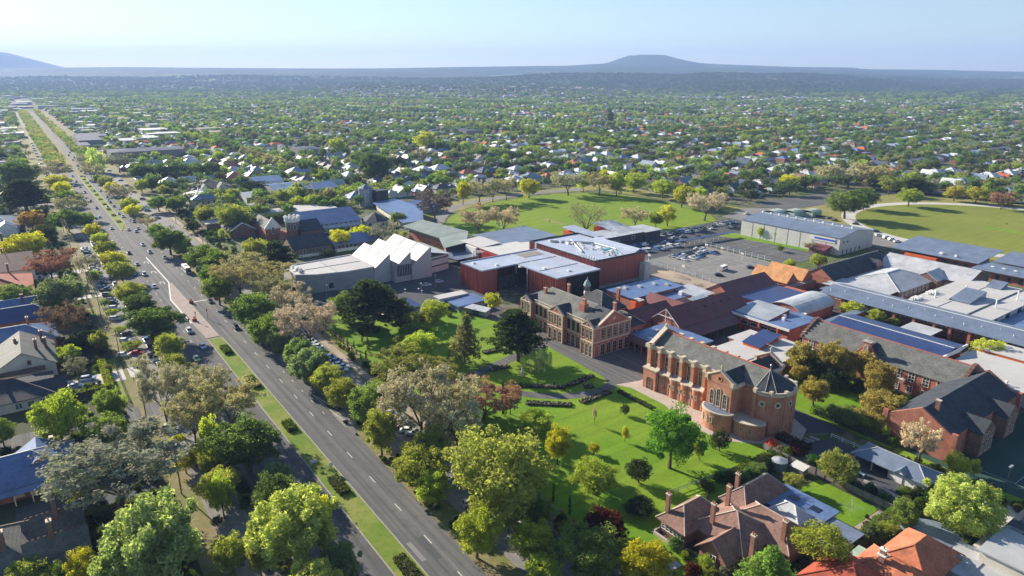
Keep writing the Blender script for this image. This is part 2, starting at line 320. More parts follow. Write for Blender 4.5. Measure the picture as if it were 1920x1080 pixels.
for s1, s2 in ((-216.5, -207), (-640, -628), (-850, -838)): sheet('side_street', rect(s1, s2, -220, 31.6), .010, 'asphalt')
# medians, each a raised kerbed bed of grass
def island(name, poly, mat, kerbz=.14):
    b = MB(); b.prism([tuple(W(*q)[:2]) for q in poly], -.02, kerbz); o = link('kerb', b.mesh('kerb', 'kerb')); o['kind'] = 'structure'
    cx = sum(q[0] for q in poly) / len(poly); cy_ = sum(q[1] for q in poly) / len(poly)
    inner = []
    for q in poly:
        ds = -.35 if q[0] > cx else .35; dt = -.3 if q[1] > cy_ else .3; inner.append((q[0] + ds, q[1] + dt))
    return sheet(name, inner, kerbz + .012, mat)
island('median', [(-262, 46.7), (-262, 51.6), (-250, 52.3), (-84, 52.3), (-84, 46.7)], 'grass_median')
island('median', [(-810, 46.7), (-810, 52.3), (-520, 52.2), (-494, 47.2), (-494, 46.7)], 'grass_median')
island('median', [(-1500, 30), (-1500, 45), (-845, 45), (-835, 40), (-845, 31)], 'grass_median')
island('traffic_island', [(-322, 45.0), (-350, 49.4), (-350, 50.4), (-322, 50.8), (-285, 51.3), (-263, 51.5), (-263, 46.8), (-286, 45.9)], 'brick_paving')
b = MB()
for a_, b2 in (((-410, 48.4), (-352, 49.4)), ((-352, 49.4), (-322, 44.9)), ((-322, 44.9), (-284, 45.7))):
    d = Vector((b2[0] - a_[0], b2[1] - a_[1])).normalized() * .0; n_ = Vector((-(b2[1] - a_[1]), b2[0] - a_[0])).normalized() * .28
    b.prism([tuple(W(a_[0] + n_.x, a_[1] + n_.y)[:2]), tuple(W(a_[0] - n_.x, a_[1] - n_.y)[:2]), tuple(W(b2[0] - n_.x, b2[1] - n_.y)[:2]), tuple(W(b2[0] + n_.x, b2[1] + n_.y)[:2])], 0, .16)
o = link('kerb', b.mesh('kerb', 'line_white')); o['kind'] = 'structure'
# painted marks
mk = MB()
def mark(s1, s2, t1, t2, z=.012): mk.add([W(s1, t1, z), W(s2, t1, z), W(s2, t2, z), W(s1, t2, z)], [(0, 1, 2, 3)])
for k in range(-3, 60): 
    s_c = -97.2 - 14 * k
    if s_c > -90: continue
    mark(s_c - 1.7, s_c + 1.7, 57.55, 57.72)
for k in range(30): s_c = -180 - 9 * k; mark(s_c - .8, s_c + .8, 60.6, 60.75)
for k in range(60): s_c = -120 - 12 * k; mark(s_c - 1.5, s_c + 1.5, 41.3, 41.45)
for k in range(50): s_c = -300 - 12 * k; mark(s_c - 1.5, s_c + 1.5, 35.9, 36.02)
mark(-313.4, -312.6, 51.4, 60); mark(-700, -300, 61.8, 61.92)
for sc_ in (-398, -375, -352):      # turn arrows
    for i in range(8):
        a1, a2 = pi * .25 + i * pi * 1.3 / 8, pi * .25 + (i + 1) * pi * 1.3 / 8
        mk.add([W(sc_ + 3.6 * cos(a_), 47.0 + 1.1 * sin(a_) - .4, .012) for a_ in (a1, a2)] + [W(sc_ + 2.9 * cos(a_), 47.0 + .75 * sin(a_) - .4, .012) for a_ in (a2, a1)], [(0, 1, 2, 3)])
for i in range(24): mark(-160 - i * 2.9, -159.9 - i * 2.9, 73.5, 78.5)
for a_, b2 in (((-194, 62.2), (-176, 63.2)), ((-176, 63.2), (-167, 65.0)), ((-194, 62.2), (-176, 65.5))):
    mk.add([W(a_[0], a_[1], .013), W(b2[0], b2[1], .013), W(b2[0], b2[1] + .14, .013), W(a_[0], a_[1] + .14, .013)], [(0, 1, 2, 3)])
for i in range(34):     # repaired patches and drain covers
    s_c, t_c = -90 - R.random() ** 1.6 * 420, R.choice([R.uniform(53, 61), R.uniform(32, 45), R.uniform(69, 77), R.uniform(22, 27)]); sheet('road_patch', rect(s_c, s_c + R.uniform(1.2, 9), t_c, t_c + R.uniform(.6, 2.2)), .009 + .0002 * i, R.choice(['asphalt_dark', 'asphalt_dark', 'asphalt_pale']))
# courts and car park marks
for s_c, t_c in ((-222, 280), (-222, 298), (-228, 330), (-228, 347)):
    for d1, d2 in ((12, 6.5), (4, 6.5)):
        mark(s_c - d1, s_c + d1, t_c - d2, t_c - d2 + .12, .02); mark(s_c - d1, s_c + d1, t_c + d2, t_c + d2 + .12, .02); mark(s_c - d1, s_c - d1 + .12, t_c - d2, t_c + d2, .02); mark(s_c + d1, s_c + d1 + .12, t_c - d2, t_c + d2, .02)
for i in range(26): mark(-284.5, -279.5, 320 + i * 2.8, 320.1 + i * 2.8, .02); mark(-262, -257, 285 + i * 2.6, 285.1 + i * 2.6, .02)
o = link('road_markings', mk.mesh('road_markings', 'line_white')); o['kind'] = 'structure'
# school grounds
sheet('lawn', [(-292, 86), (-84, 86), (-84, 149), (-92, 151), (-100, 146.5), (-139, 147), (-150, 145), (-180, 146.7), (-206, 155), (-215, 152), (-222, 149), (-238, 140), (-256, 126), (-262, 95)], .0, 'lawn')
def pathpoly(pts, w_, z, mat, name='path'):
    L_, R_ = [], []
    for i, q in enumerate(pts):
        a_ = pts[max(0, i - 1)]; b2 = pts[min(len(pts) - 1, i + 1)]; d = Vector((b2[0] - a_[0], b2[1] - a_[1])).normalized()
        L_.append((q[0] - d.y * w_ / 2, q[1] + d.x * w_ / 2)); R_.append((q[0] + d.y * w_ / 2, q[1] - d.x * w_ / 2))
    for i in range(len(pts) - 1): sheet(name, [L_[i], L_[i + 1], R_[i + 1], R_[i]], z + .001 * i, mat)
def catmull(p, n_=5):
    out = []
    for i in range(len(p) - 1):
        p0, p1, p2, p3 = p[max(0, i - 1)], p[i], p[i + 1], p[min(len(p) - 1, i + 2)]
        for k in range(n_):
            t = k / n_; out.append(tuple(.5 * (2 * p1[j] + (p2[j] - p0[j]) * t + (2 * p0[j] - 5 * p1[j] + 4 * p2[j] - p3[j]) * t * t + (3 * p1[j] - p0[j] - 3 * p2[j] + p3[j]) * t ** 3) for j in (0, 1)))
    return out + [p[-1]]
def curved_path(pts, w_, z, mat, name='path'):
    pts = catmull(pts); b = MB(); vs = []
    for i, q in enumerate(pts):
        a_ = pts[max(0, i - 1)]; b2 = pts[min(len(pts) - 1, i + 1)]; d = Vector((b2[0] - a_[0], b2[1] - a_[1])).normalized()
        vs += [W(q[0] - d.y * w_ / 2, q[1] + d.x * w_ / 2, z), W(q[0] + d.y * w_ / 2, q[1] - d.x * w_ / 2, z)]
    b.add(vs, [(2 * i, 2 * i + 1, 2 * i + 3, 2 * i + 2) for i in range(len(pts) - 1)])
    o = link(name, b.mesh(name, mat)); o['kind'] = 'structure'; return o
sheet('forecourt', [(-240, 139), (-206, 150), (-186, 148.5), (-180, 146.7), (-150, 145.1), (-146.5, 143), (-143.5, 144), (-139.5, 149), (-138, 156), (-140, 172), (-172, 172), (-212, 158), (-232, 156)], .012, 'asphalt')
curved_path([(-185, 150), (-182, 136), (-178.5, 121), (-176, 109), (-173, 98), (-169, 86.5)], 4.6, .02, 'asphalt')
curved_path([(-145, 146), (-143, 137), (-145.5, 128), (-151, 120), (-158, 114.5), (-167, 108), (-176, 104)], 3.8, .026, 'asphalt')
sheet('terrace', [(-143.5, 144.2), (-141.2, 152.6), (-141, 172), (-100, 172), (-91, 167.5), (-88, 160), (-90.6, 153), (-97, 146.6), (-101.5, 143), (-112, 142.4), (-125, 146.3), (-139, 146.6)], .03, 'paving_pink')
sheet('yard', [(-300, 128), (-292, 94), (-264, 96), (-256, 127), (-238, 141), (-225, 158), (-248, 162), (-267, 164), (-300, 176), (-330, 176)], .008, 'asphalt_dark')
sheet('yard', rect(-330, -215, 176, 262), .006, 'asphalt_dark')
sheet('car_park', [(-292, 262), (-246, 262), (-246, 318), (-250, 362), (-258, 404), (-292, 396), (-290, 330)], .009, 'asphalt_dark')
sheet('playground', rect(-247, -192, 262, 318), .012, 'asphalt_pale'); sheet('playground', rect(-252, -196, 320, 354), .014, 'asphalt')
sheet('dirt_yard', [(-226, 232), (-190, 232), (-186, 262), (-196, 270), (-226, 262)], .011, 'dirt'); sheet('lawn', rect(-262, -196, 354.5, 360), .02, 'lawn'); sheet('lawn', [(-262, 345), (-240, 352), (-226, 354), (-226, 361), (-262, 361)], .018, 'lawn')
sheet('road', [(-300, 398), (-190, 398), (-176, 420), (-205, 427), (-262, 452), (-285, 470), (-310, 440)], .010, 'asphalt_pale')
sheet('yard', [(-192, 165), (-90, 165), (-60, 215), (-60, 360), (-186, 360), (-186, 200)], .004, 'asphalt_dark')
sheet('garden_bed', [(-112, 176), (-72, 176), (-72, 213), (-128, 213)], .016, 'lawn')
sheet('yard', [(-90, 150.5), (-84, 150), (-60, 150.5), (-60, 168), (-84, 168.5)], .016, 'asphalt_dark')
sheet('tennis_court', [(-70, 176.5), (-30, 176.5), (-30, 260), (-58, 260), (-60, 200)], .02, 'court_green'); sheet('lawn', [(-71, 175), (-20, 175), (-20, 178), (-71, 178)], .028, 'lawn')
# cricket park and oval
PK = smooth([(-392, 222), (-430, 262), (-448, 321), (-440, 396), (-372, 416), (-318, 404), (-284, 377), (-283, 328), (-300, 268), (-330, 224)])
sheet('park', PK, .0, 'park_grass'); sheet('pitch', rect(-366, -345, 288, 292), .02, 'lawn_dry'); curved_path([(-388, 216), (-440, 262), (-458, 330), (-450, 400)], 9, .012, 'asphalt_pale')
sheet('park_verge', [(-455, 216), (-470, 330), (-462, 440), (-292, 436), (-300, 412), (-330, 425), (-440, 408), (-456, 330), (-425, 250), (-400, 222)], -.012, 'lawn_dry')
OC = (-172, 515)
oval = [(OC[0] + 83 * cos(i * pi / 48), OC[1] + 84 * sin(i * pi / 48)) for i in range(96)]
sheet('oval', oval, .03, 'oval_grass'); sheet('oval_path', [(OC[0] + 92 * cos(i * pi / 48), OC[1] + 93 * sin(i * pi / 48)) for i in range(96)], .018, 'concrete')
sheet('oval_verge', [(-300, 440), (-292, 610), (-150, 640), (-60, 640), (-60, 420), (-190, 418)], .006, 'lawn_dry'); sheet('pitch', rect(-176, -150, 505, 512), .05, 'lawn')
sheet('road', [(-320, 455), (-286, 455), (-275, 640), (-60, 668), (-60, 655), (-262, 622), (-310, 600)], .014, 'asphalt')
# gardens lower right, side yards left
sheet('garden_ground', [(-84, 86), (-30, 86), (-30, 175), (-84, 150)], -.006, 'garden'); sheet('lawn', [(-76, 133.8), (-60, 133.8), (-60.2, 147), (-75, 147)], .01, 'lawn')
sheet('lawn', [(-91, 93), (-71, 93), (-73, 99), (-84, 99), (-86, 110)], .012, 'lawn'); sheet('dry_patch', [(-60, 136), (-60, 147), (-54, 146), (-56, 136)], .01, 'dirt'); sheet('lawn', rect(-72, -61, 149, 158), .012, 'garden')
sheet('patio', [(-47.7, 170), (-46, 173.5), (-40, 172), (-39.8, 153), (-44.3, 153.5)], .02, 'concrete')
sheet('garden_ground', rect(-700, -84, -120, 16), -.02, 'garden')
for s1, s2 in ((-262, -222), (-300, -285), (-420, -404), (-560, -520), (-330, -318)): sheet('lawn', rect(s1, s2, 8, 16), .0, 'grass_median')
for s1, s2 in ((-250, -240), (-352, -346), (-404, -396)): sheet('driveway', rect(s1, s2, -4, 21.5), .012, 'concrete')
sheet('driveway', rect(-176, -164, -14, 14), .010, 'asphalt_dark')
# ------------------------------------------------------------------ building kit: plan coordinates are town grid, parts hang on one root
WC = {}
def window_mesh(w_, h, style='sash', frame='paint_white'):
    k = (round(w_, 2), round(h, 2), style, frame)
    if k in WC: return WC[k]
    fr, pn = MB(), MB(); t = .12 if w_ > .8 else .08
    if style == 'arch':
        r = w_ / 2; zc = h - r; pts = [(-r, 0)] + [(r * cos(a_), zc + r * sin(a_)) for a_ in [pi - i * pi / 8 for i in range(9)]] + [(r, 0)]
        ro = r + .22; po = [(-ro, -.1)] + [(ro * cos(a_), zc + ro * sin(a_)) for a_ in [pi - i * pi / 8 for i in range(9)]] + [(ro, -.1)]
        n_ = len(pts); v_ = [(x, -.14, z) for x, z in po] + [(x, -.14, z) for x, z in pts] + [(x, .0, z) for x, z in po]
        fr.add(v_, [(i, i + 1, n_ + i + 1, n_ + i) for i in range(n_ - 1)] + [(i + 1, i, 2 * n_ + i, 2 * n_ + i + 1) for i in range(n_ - 1)]); fr.box(-ro, ro, -.2, 0, -.25, -.1)
        fr.box(-.04, .04, -.09, -.04, 0, h - .05); [fr.box(-r, r, -.09, -.04, z, z + .06) for z in (h * .3, h * .6)]
        pn.add([(x, -.05, z) for x, z in pts], [tuple(range(n_))])
    elif style == 'round':
        r = w_ / 2; fr.add([(rr * cos(i * pi / 8), y, rr * sin(i * pi / 8)) for (rr, y) in ((r * 1.75, -.02), (r * 1.75, -.2), (r, -.2)) for i in range(16)], [(j * 16 + i, j * 16 + (i + 1) % 16, (j + 1) * 16 + (i + 1) % 16, (j + 1) * 16 + i) for j in range(2) for i in range(16)])
        pn.add([(r * cos(i * pi / 8), -.1, r * sin(i * pi / 8)) for i in range(16)], [tuple(range(16))])
    else:
        fr.box(-w_ / 2 - t, -w_ / 2, -.12, 0, 0, h); fr.box(w_ / 2, w_ / 2 + t, -.12, 0, 0, h); fr.box(-w_ / 2 - t, w_ / 2 + t, -.12, 0, h, h + t); fr.box(-w_ / 2 - t - .06, w_ / 2 + t + .06, -.18, 0, -t, 0)
        if style == 'sash': fr.box(-w_ / 2, w_ / 2, -.09, -.03, h * .5 - .04, h * .5 + .04)
        if style in ('sash', 'cross') and w_ > 1.2: fr.box(-.05, .05, -.1, -.03, 0, h)
        if style == 'cross': [fr.box(-w_ / 2, w_ / 2, -.1, -.03, h * k_, h * k_ + .07) for k_ in (.33, .66)]
        pn.add([(-w_ / 2, -.04, 0), (w_ / 2, -.04, 0), (w_ / 2, -.04, h), (-w_ / 2, -.04, h)], [(0, 1, 2, 3)])
    WC[k] = (fr, pn); return WC[k]
WM = {}
FACE = {'-t': 0, '+s': pi / 2, '+t': pi, '-s': -pi / 2}
class Bld:
    def __init__(s, name, label, cat, s0, t0, group=None):
        s.s0, s.t0 = s0, t0; s.root = root(name, label, cat, s0, t0, group=group)
    def L(s, q): return (q[0] - s.s0, q[1] - s.t0) + tuple(q[2:])
    def part(s, name, mb, mat, parent=None, kind=None, label=None):
        mb.v = [s.L(v_) for v_ in mb.v]; o = link(name, mb.mesh(name, mat), parent or s.root)
        if kind: o['kind'] = kind
        if label: o['label'] = label
        return o
    def walls(s, s1, s2, t1, t2, z1, mat, z0=0, name='wall'):
        return s.part(name, MB().box(s1, s2, t1, t2, z0 - (.15 if z0 == 0 else 0), z1), mat)
    def polywall(s, poly, z1, mat, z0=0, name='wall'): return s.part(name, MB().prism(poly, z0 - (.15 if z0 == 0 else 0), z1), mat)
    def gable(s, s1, s2, t1, t2, ze, zr, axis='s', mat='slate', wall='brick_red', over=.5, z0=0, walls=True, cap=None, name='roof'):
        """pitched roof over a rectangle, ridge along axis"""
        if walls:
            s.walls(s1, s2, t1, t2, ze - .05, wall, z0)
            if axis == 's':
                tm = (t1 + t2) / 2
                for x in (s1, s2): s.part('gable', MB().add([(x - .12, t1, ze - .05), (x - .12, t2, ze - .05), (x - .12, tm, zr - .15), (x + .12, t1, ze - .05), (x + .12, t2, ze - .05), (x + .12, tm, zr - .15)], [(0, 1, 2), (5, 4, 3), (0, 2, 5, 3), (2, 1, 4, 5)]), wall)
            else:
                sm = (s1 + s2) / 2
                for y in (t1, t2): s.part('gable', MB().add([(s1, y - .12, ze - .05), (s2, y - .12, ze - .05), (sm, y - .12, zr - .15), (s1, y + .12, ze - .05), (s2, y + .12, ze - .05), (sm, y + .12, zr - .15)], [(0, 2, 1), (3, 4, 5), (0, 3, 5, 2), (2, 5, 4, 1)]), wall)
        r_ = MB(); 
        if axis == 's':
            tm = (t1 + t2) / 2; k = (zr - ze) / (tm - t1); a_, b_ = s1 - over, s2 + over
            r_.slab([(a_, t1 - over, ze - over * k), (b_, t1 - over, ze - over * k), (b_, tm, zr), (a_, tm, zr)], .22); r_.slab([(a_, tm, zr), (b_, tm, zr), (b_, t2 + over, ze - over * k), (a_, t2 + over, ze - over * k)], .22)
        else:
            sm = (s1 + s2) / 2; k = (zr - ze) / (sm - s1); a_, b_ = t1 - over, t2 + over
            r_.slab([(s1 - over, b_, ze - over * k), (s1 - over, a_, ze - over * k), (sm, a_, zr), (sm, b_, zr)], .22); r_.slab([(sm, b_, zr), (sm, a_, zr), (s2 + over, a_, ze - over * k), (s2 + over, b_, ze - over * k)], .22)
        ro = s.part(name, r_, mat)
        if cap:
            c_ = MB()
            if axis == 's': c_.box(s1 - over, s2 + over, tm - .18, tm + .18, zr - .05, zr + .16)
            else: c_.box(sm - .18, sm + .18, t1 - over, t2 + over, zr - .05, zr + .16)
            s.part('ridge_cap', c_, cap)
        return ro
    def hip(s, s1, s2, t1, t2, ze, zr, mat='slate', wall='brick_red', over=.5, z0=0, walls=True, cap='stone_grey', name='roof'):
        if walls: s.walls(s1, s2, t1, t2, ze - .05, wall, z0)
        a1, a2, b1, b2 = s1 - over, s2 + over, t1 - over, t2 + over; ls, lt = a2 - a1, b2 - b1
        if ls >= lt: h_ = lt / 2; p, q = (a1 + h_, (b1 + b2) / 2, zr), (a2 - h_, (b1 + b2) / 2, zr)
        else: h_ = ls / 2; p, q = ((a1 + a2) / 2, b1 + h_, zr), ((a1 + a2) / 2, b2 - h_, zr)
        ze -= .12; v_ = [(a1, b1, ze), (a2, b1, ze), (a2, b2, ze), (a1, b2, ze), p, q]; lo = [(x, y, z - .2) for x, y, z in v_[:4]]
        fs = [(0, 1, 5, 4), (1, 2, 5), (2, 3, 4, 5), (3, 0, 4)] if ls >= lt else [(0, 1, 4), (1, 2, 5, 4), (2, 3, 5), (3, 0, 4, 5)]
        fs += [(6, 7, 1, 0), (7, 8, 2, 1), (8, 9, 3, 2), (9, 6, 0, 3), (9, 8, 7, 6)]
        ro = s.part(name, MB().add(v_ + lo, fs), mat)
        if cap:
            c_ = MB(); up = Vector((0, 0, .04))
            prs = [(p, q)] + ([(v_[0], p), (v_[3], p), (v_[1], q), (v_[2], q)] if ls >= lt else [(v_[0], p), (v_[1], p), (v_[2], q), (v_[3], q)])
            for a_, b_ in prs:
                if (Vector(a_) - Vector(b_)).length > .1: c_.tube(Vector(a_) + up, Vector(b_) + up, .13, n=4)
            s.part('ridge_cap', c_, cap)
        return ro
    def slabroof(s, pts, mat, th=.25, name='roof'): return s.part(name, MB().slab(pts, th), mat)
    def parapet(s, poly, z, mat, hgt=.5, th=.35):
        b_ = MB(); n_ = len(poly)
        for i in range(n_):
            a_, c_ = Vector(poly[i]), Vector(poly[(i + 1) % n_]); d = (c_ - a_).normalized(); nn = Vector((-d.y, d.x)) * th
            ar = sum(poly[k][0] * poly[(k + 1) % n_][1] - poly[(k + 1) % n_][0] * poly[k][1] for k in range(n_)); 
            if ar < 0: nn = -nn
            b_.prism([tuple(a_ - nn * .15), tuple(c_ - nn * .15), tuple(c_ + nn), tuple(a_ + nn)], z - .02 - .001 * i, z + hgt + .001 * i)
        return s.part('parapet', b_, mat)
    def win(s, face, a, c, z, w_, h, style='sash', frame='paint_white', glass='glass', name='window', ang=None):
        """a: position along the wall, c: the wall plane"""
        k = (round(w_, 2), round(h, 2), style, frame, glass)
        if k not in WM:
            fr, pn = window_mesh(w_, h, style, frame); WM[k] = (fr.mesh('window', frame), pn.mesh('pane', glass))
        loc = (a, c, z) if face in ('-t', '+t') else (c, a, z)
        o = link(name, WM[k][0], s.root, s.L(loc), FACE[face] if ang is None else ang)
        link('pane', WM[k][1], o); return o
    def wins(s, face, c, z, w_, h, ps, **kw):
        for a in ps: s.win(face, a, c, z, w_, h, **kw)
    def chimney(s, x, y, z0, z1, mat='brick_house', w_=.9, pots=2, cap='stone_cream'):
        o = s.part('chimney', MB().box(x - w_ / 2, x + w_ / 2, y - w_ * .35, y + w_ * .35, z0, z1), mat)
        s.part('chimney_cap', MB().box(x - w_ / 2 - .12, x + w_ / 2 + .12, y - w_ * .35 - .12, y + w_ * .35 + .12, z1, z1 + .22), cap, o)
        for i in range(pots): s.part('chimney_pot', MB().tube((x + (i - (pots - 1) / 2) * .45, y, z1 + .2), (x + (i - (pots - 1) / 2) * .45, y, z1 + .8), .15, .12, 7), 'tile_terracotta', o)
    def unit(s, x, y, z, a=1.4, b_=1., h=1.1, mat='paint_white', name='air_unit'):
        q = MB().box(x - a / 2, x + a / 2, y - b_ / 2, y + b_ / 2, z, z + h); q.lathe([(b_ * .35, z + h), (b_ * .35, z + h + .12), (0.01, z + h + .12)], 8, x, y); return s.part(name, q, mat)
    def vent(s, x, y, z, h=1.0, r=.18, mat='paint_white'): return s.part('vent', MB().tube((x, y, z), (x, y, z + h), r).lathe([(r * 1.7, z + h), (r * 1.7, z + h + .15), (.01, z + h + .35)], 8, x, y), mat)
    def post(s, x, y, z, r=.12, mat='timber', z0=0): return s.part('post', MB().box(x - r, x + r, y - r, y + r, z0, z), mat)
def lin(a, b_, n_): return [a + (b_ - a) * (i + .5) / n_ for i in range(n_)]
# ------------------------------------------------------------------ the chapel
B = Bld('chapel', 'red brick chapel with cream stone buttresses, grey slate roof and rounded apse', 'church', -120, 158)
B.walls(-137.6, -99.6, 153.6, 166.4, 13.2, 'brick_chapel', name='nave_wall')
B.slabroof([(-137.4, 153.5, 12.7), (-99.6, 153.5, 12.7), (-99.6, 160, 16.9), (-137.4, 160, 16.9)], 'slate'); B.slabroof([(-137.4, 160, 16.9), (-99.6, 160, 16.9), (-99.6, 166.5, 12.7), (-137.4, 166.5, 12.7)], 'slate')
B.part('ridge_cap', MB().box(-137.2, -99.6, 159.8, 160.2, 16.85, 17.1), 'ridge_red')
for tt in (153.35, 166.65): B.part('parapet', MB().box(-137.3, -111.4 if tt < 160 else -112, tt - .3, tt + .3, 12.6, 13.7), 'stone_cream')
b = MB().prism([(-138.3, 152.4), (-137.3, 152.4), (-137.3, 167.6), (-138.3, 167.6)], -.1, 13.3)
b.add([(-138.3, 152.4, 13.3), (-138.3, 167.6, 13.3), (-138.3, 160, 17.8), (-137.3, 152.4, 13.3), (-137.3, 167.6, 13.3), (-137.3, 160, 17.8)], [(0, 2, 1), (3, 4, 5), (0, 3, 5, 2), (2, 5, 4, 1)]); B.part('west_gable', b, 'brick_chapel')
b = MB()
for sg in (-1, 1): b.slab([(-138.6, 160, 18.2), (-138.6, 160 + sg * 7.9, 13.5), (-137.0, 160 + sg * 7.9, 13.5), (-137.0, 160, 18.2)], .4)
b.box(-138.8, -136.8, 151.9, 153.3, 13.0, 14.2); b.box(-138.8, -136.8, 166.7, 168.1, 13.0, 14.2); b.box(-138.1, -137.5, 159.7, 160.3, 18.1, 19.2); b.box(-138.0, -137.6, 159.2, 160.8, 18.6, 18.85); B.part('gable_coping', b, 'stone_cream')
bs = [-137.2, -133.3, -128.9, -124.5, -120.1, -115.8]
for x in bs:
    o = B.part('buttress', MB().box(x - .62, x + .62, 151.7, 153.7, -.1, 6.4).box(x - .5, x + .5, 152.3, 153.7, 6.4, 12.4), 'brick_chapel')
    B.part('buttress_cap', MB().box(x - .58, x + .58, 152.1, 153.8, 12.4, 12.9).box(x - .48, x + .48, 152.25, 153.9, 12.9, 13.9).box(x - .6, x + .6, 152.1, 154, 13.9, 14.2), 'stone_cream', o)
    B.part('weathering', MB().add([(x - .66, 151.6, 6.3), (x + .66, 151.6, 6.3), (x + .66, 152.35, 7.6), (x - .66, 152.35, 7.6), (x - .66, 152.4, 6.3), (x + .66, 152.4, 6.3)], [(0, 1, 2, 3), (0, 3, 4), (1, 5, 2)]), 'stone_cream', o)
    o = B.part('buttress', MB().box(x - .5, x + .5, 166.3, 167.7, -.1, 12.4), 'brick_chapel'); B.part('buttress_cap', MB().box(x - .65, x + .65, 166.3, 168, 12.4, 14.1), 'stone_cream', o)
for i in range(5):
    xc = (bs[i] + bs[i + 1]) / 2
    B.win('-t', xc, 153.6, 7.0, .95, 4.7, 'arch', 'stone_cream')
    B.win('+t', xc, 166.4, 6.9, 1.25, 5.0, 'arch', 'stone_cream')
    if i == 0:      # porch
        b = MB().box(bs[0] - .7, bs[1] + .7, 150.6, 152.2, -.1, 6.5); B.part('porch', b, 'brick_chapel'); B.part('cornice', MB().box(bs[0] - .9, bs[1] + .9, 150.4, 152.4, 6.5, 6.9), 'stone_cream')
        B.win('-t', xc, 150.6, .1, 1.9, 4.0, 'arch', 'brick_chapel', name='doorway')
        b = MB()
    else:           # bowed side chapel
        n_ = 10; r = (bs[i + 1] - bs[i]) / 2 - .55; pts = [(xc + r * cos(pi + pi * k / n_), 152.6 + 1.35 * sin(pi + pi * k / n_)) for k in range(n_ + 1)] + [(xc + r, 153.7), (xc - r, 153.7)]
        B.polywall(pts, 5.9, 'brick_chapel', name='side_chapel')
        q = [(xc + (x - xc) * 1.06, (y - 152.6) * 1.14 + 152.6) for x, y in pts[:-2]] + [(xc + r, 153.5), (xc - r, 153.5)]
        B.part('cornice', MB().prism(q, 5.9, 6.3), 'stone_cream')
        B.part('lead_roof', MB().slab([(xc - r, 152.3, 6.34), (xc + r, 152.3, 6.34), (xc + r, 153.6, 6.9), (xc - r, 153.6, 6.9)], .1), 'metal_galv')
        for dx in (-.75, .75): B.win('-t', xc + dx, 151.36, 3.0, .42, 1.2, 'plain', 'stone_cream')
        B.part('downpipe', MB().tube((bs[i] + .75, 151.5, 0), (bs[i] + .75, 151.5, 5), .09), 'stone_cream')
# transepts
for sg, tf in ((-1, 148.4), (1, 171.6)):
    tw = 153.7 if sg < 0 else 166.3; s1, s2 = -111.4, -103.2; xm = (s1 + s2) / 2; ta, tb = min(tf, tw), max(tf, tw)
    B.walls(s1, s2, ta, tb, 12.9, 'brick_chapel', name='transept_wall')
    b = MB(); y1, y2 = (tf - .1, tf + .7) if sg < 0 else (tf - .7, tf + .1)
    b.add([(s1, y1, 12.9), (s2, y1, 12.9), (s2, y1, 14.4), (xm, y1, 16.9), (s1, y1, 14.4), (s1, y2, 12.9), (s2, y2, 12.9), (s2, y2, 14.4), (xm, y2, 16.9), (s1, y2, 14.4)], [(0, 1, 2, 3, 4), (9, 8, 7, 6, 5), (4, 3, 8, 9), (3, 2, 7, 8), (0, 4, 9, 5), (1, 6, 7, 2)]); B.part('transept_gable', b, 'brick_chapel')
    b = MB()
    for d in (-1, 1): b.slab([(xm, y1 - .15, 17.2), (xm, y2 + .15, 17.2), (xm + d * 4.3, y2 + .15, 14.7), (xm + d * 4.3, y1 - .15, 14.7)], .35); b.box(xm + d * 4.3 - .55, xm + d * 4.3 + .35, y1 - .25, y2 + .25, 13.4, 14.75)
    b.box(xm - .14, xm + .14, y1 + .2, y2 - .2, 17.1, 18.6); b.box(xm - .5, xm + .5, y1 + .25, y2 - .25, 17.8, 18.05); B.part('gable_coping', b, 'stone_cream')
    r1, r2 = (ta + .6, 160) if sg < 0 else (160, tb - .6)
    for d in (-1, 1): B.slabroof([(xm, r1, 16.2), (xm, r2, 16.2), (xm + d * 4.1, r2, 12.9), (xm + d * 4.1, r1, 12.9)] if d > 0 else [(xm + d * 4.1, r1, 12.9), (xm + d * 4.1, r2, 12.9), (xm, r2, 16.2), (xm, r1, 16.2)], 'slate_dark')
    B.part('parapet', MB().box(s2 - .3, s2 + .3, ta, tb, 12.7, 13.6).box(s1 - .3, s1 + .3, ta, tb, 12.7, 13.6), 'stone_cream')
    fc = '-t' if sg < 0 else '+t'
    for dx, h in ((-2.2, 4.2), (0, 5.2), (2.2, 4.2)): B.win(fc, xm + dx, tf, 6.3, 1.15, h, 'arch', 'stone_cream')
    B.win(fc, xm, tf, 14.6, .9, .9, 'round', 'brick_chapel', glass='brick_chapel')
n_ = 12; pts = [(-107 + 4.9 * cos(pi + pi * k / n_), 148.6 + 3.6 * sin(pi + pi * k / n_)) for k in range(n_ + 1)]
B.polywall(pts, 5.4, 'brick_chapel', name='bow_chapel'); B.part('parapet', MB().prism([(-107 + 5.15 * cos(pi + pi * k / n_), 148.6 + 3.85 * sin(pi + pi * k / n_)) for k in range(n_ + 1)], 5.4, 5.75), 'stone_cream')
B.part('flat_roof', MB().prism([(-107 + 4.6 * cos(pi + pi * k / n_), 148.6 + 3.3 * sin(pi + pi * k / n_)) for k in range(n_ + 1)], 5.7, 5.8), 'metal_bluegrey')
for a_ in (-2.2, -1.85, -1.5): B.win('-t', -107 + 4.92 * cos(a_), 148.6 + 3.62 * sin(a_), 2.6, .5, 1.5, 'arch', 'stone_cream', ang=a_ + pi / 2)
pts = [(-99.6 + 5.2 * cos(a_), 153.8 + 5.6 * sin(a_)) for a_ in [pi + .55 + k * (pi - .75) / 10 for k in range(11)]] + [(-97.5, 156), (-103, 156)]
B.polywall(pts, 4.4, 'brick_chapel', name='bow_chapel'); B.part('parapet', MB().prism([(-99.9 + (x + 99.9) * 1.05, 154 + (y - 154) * 1.05) for x, y in pts], 4.4, 4.7), 'stone_cream')
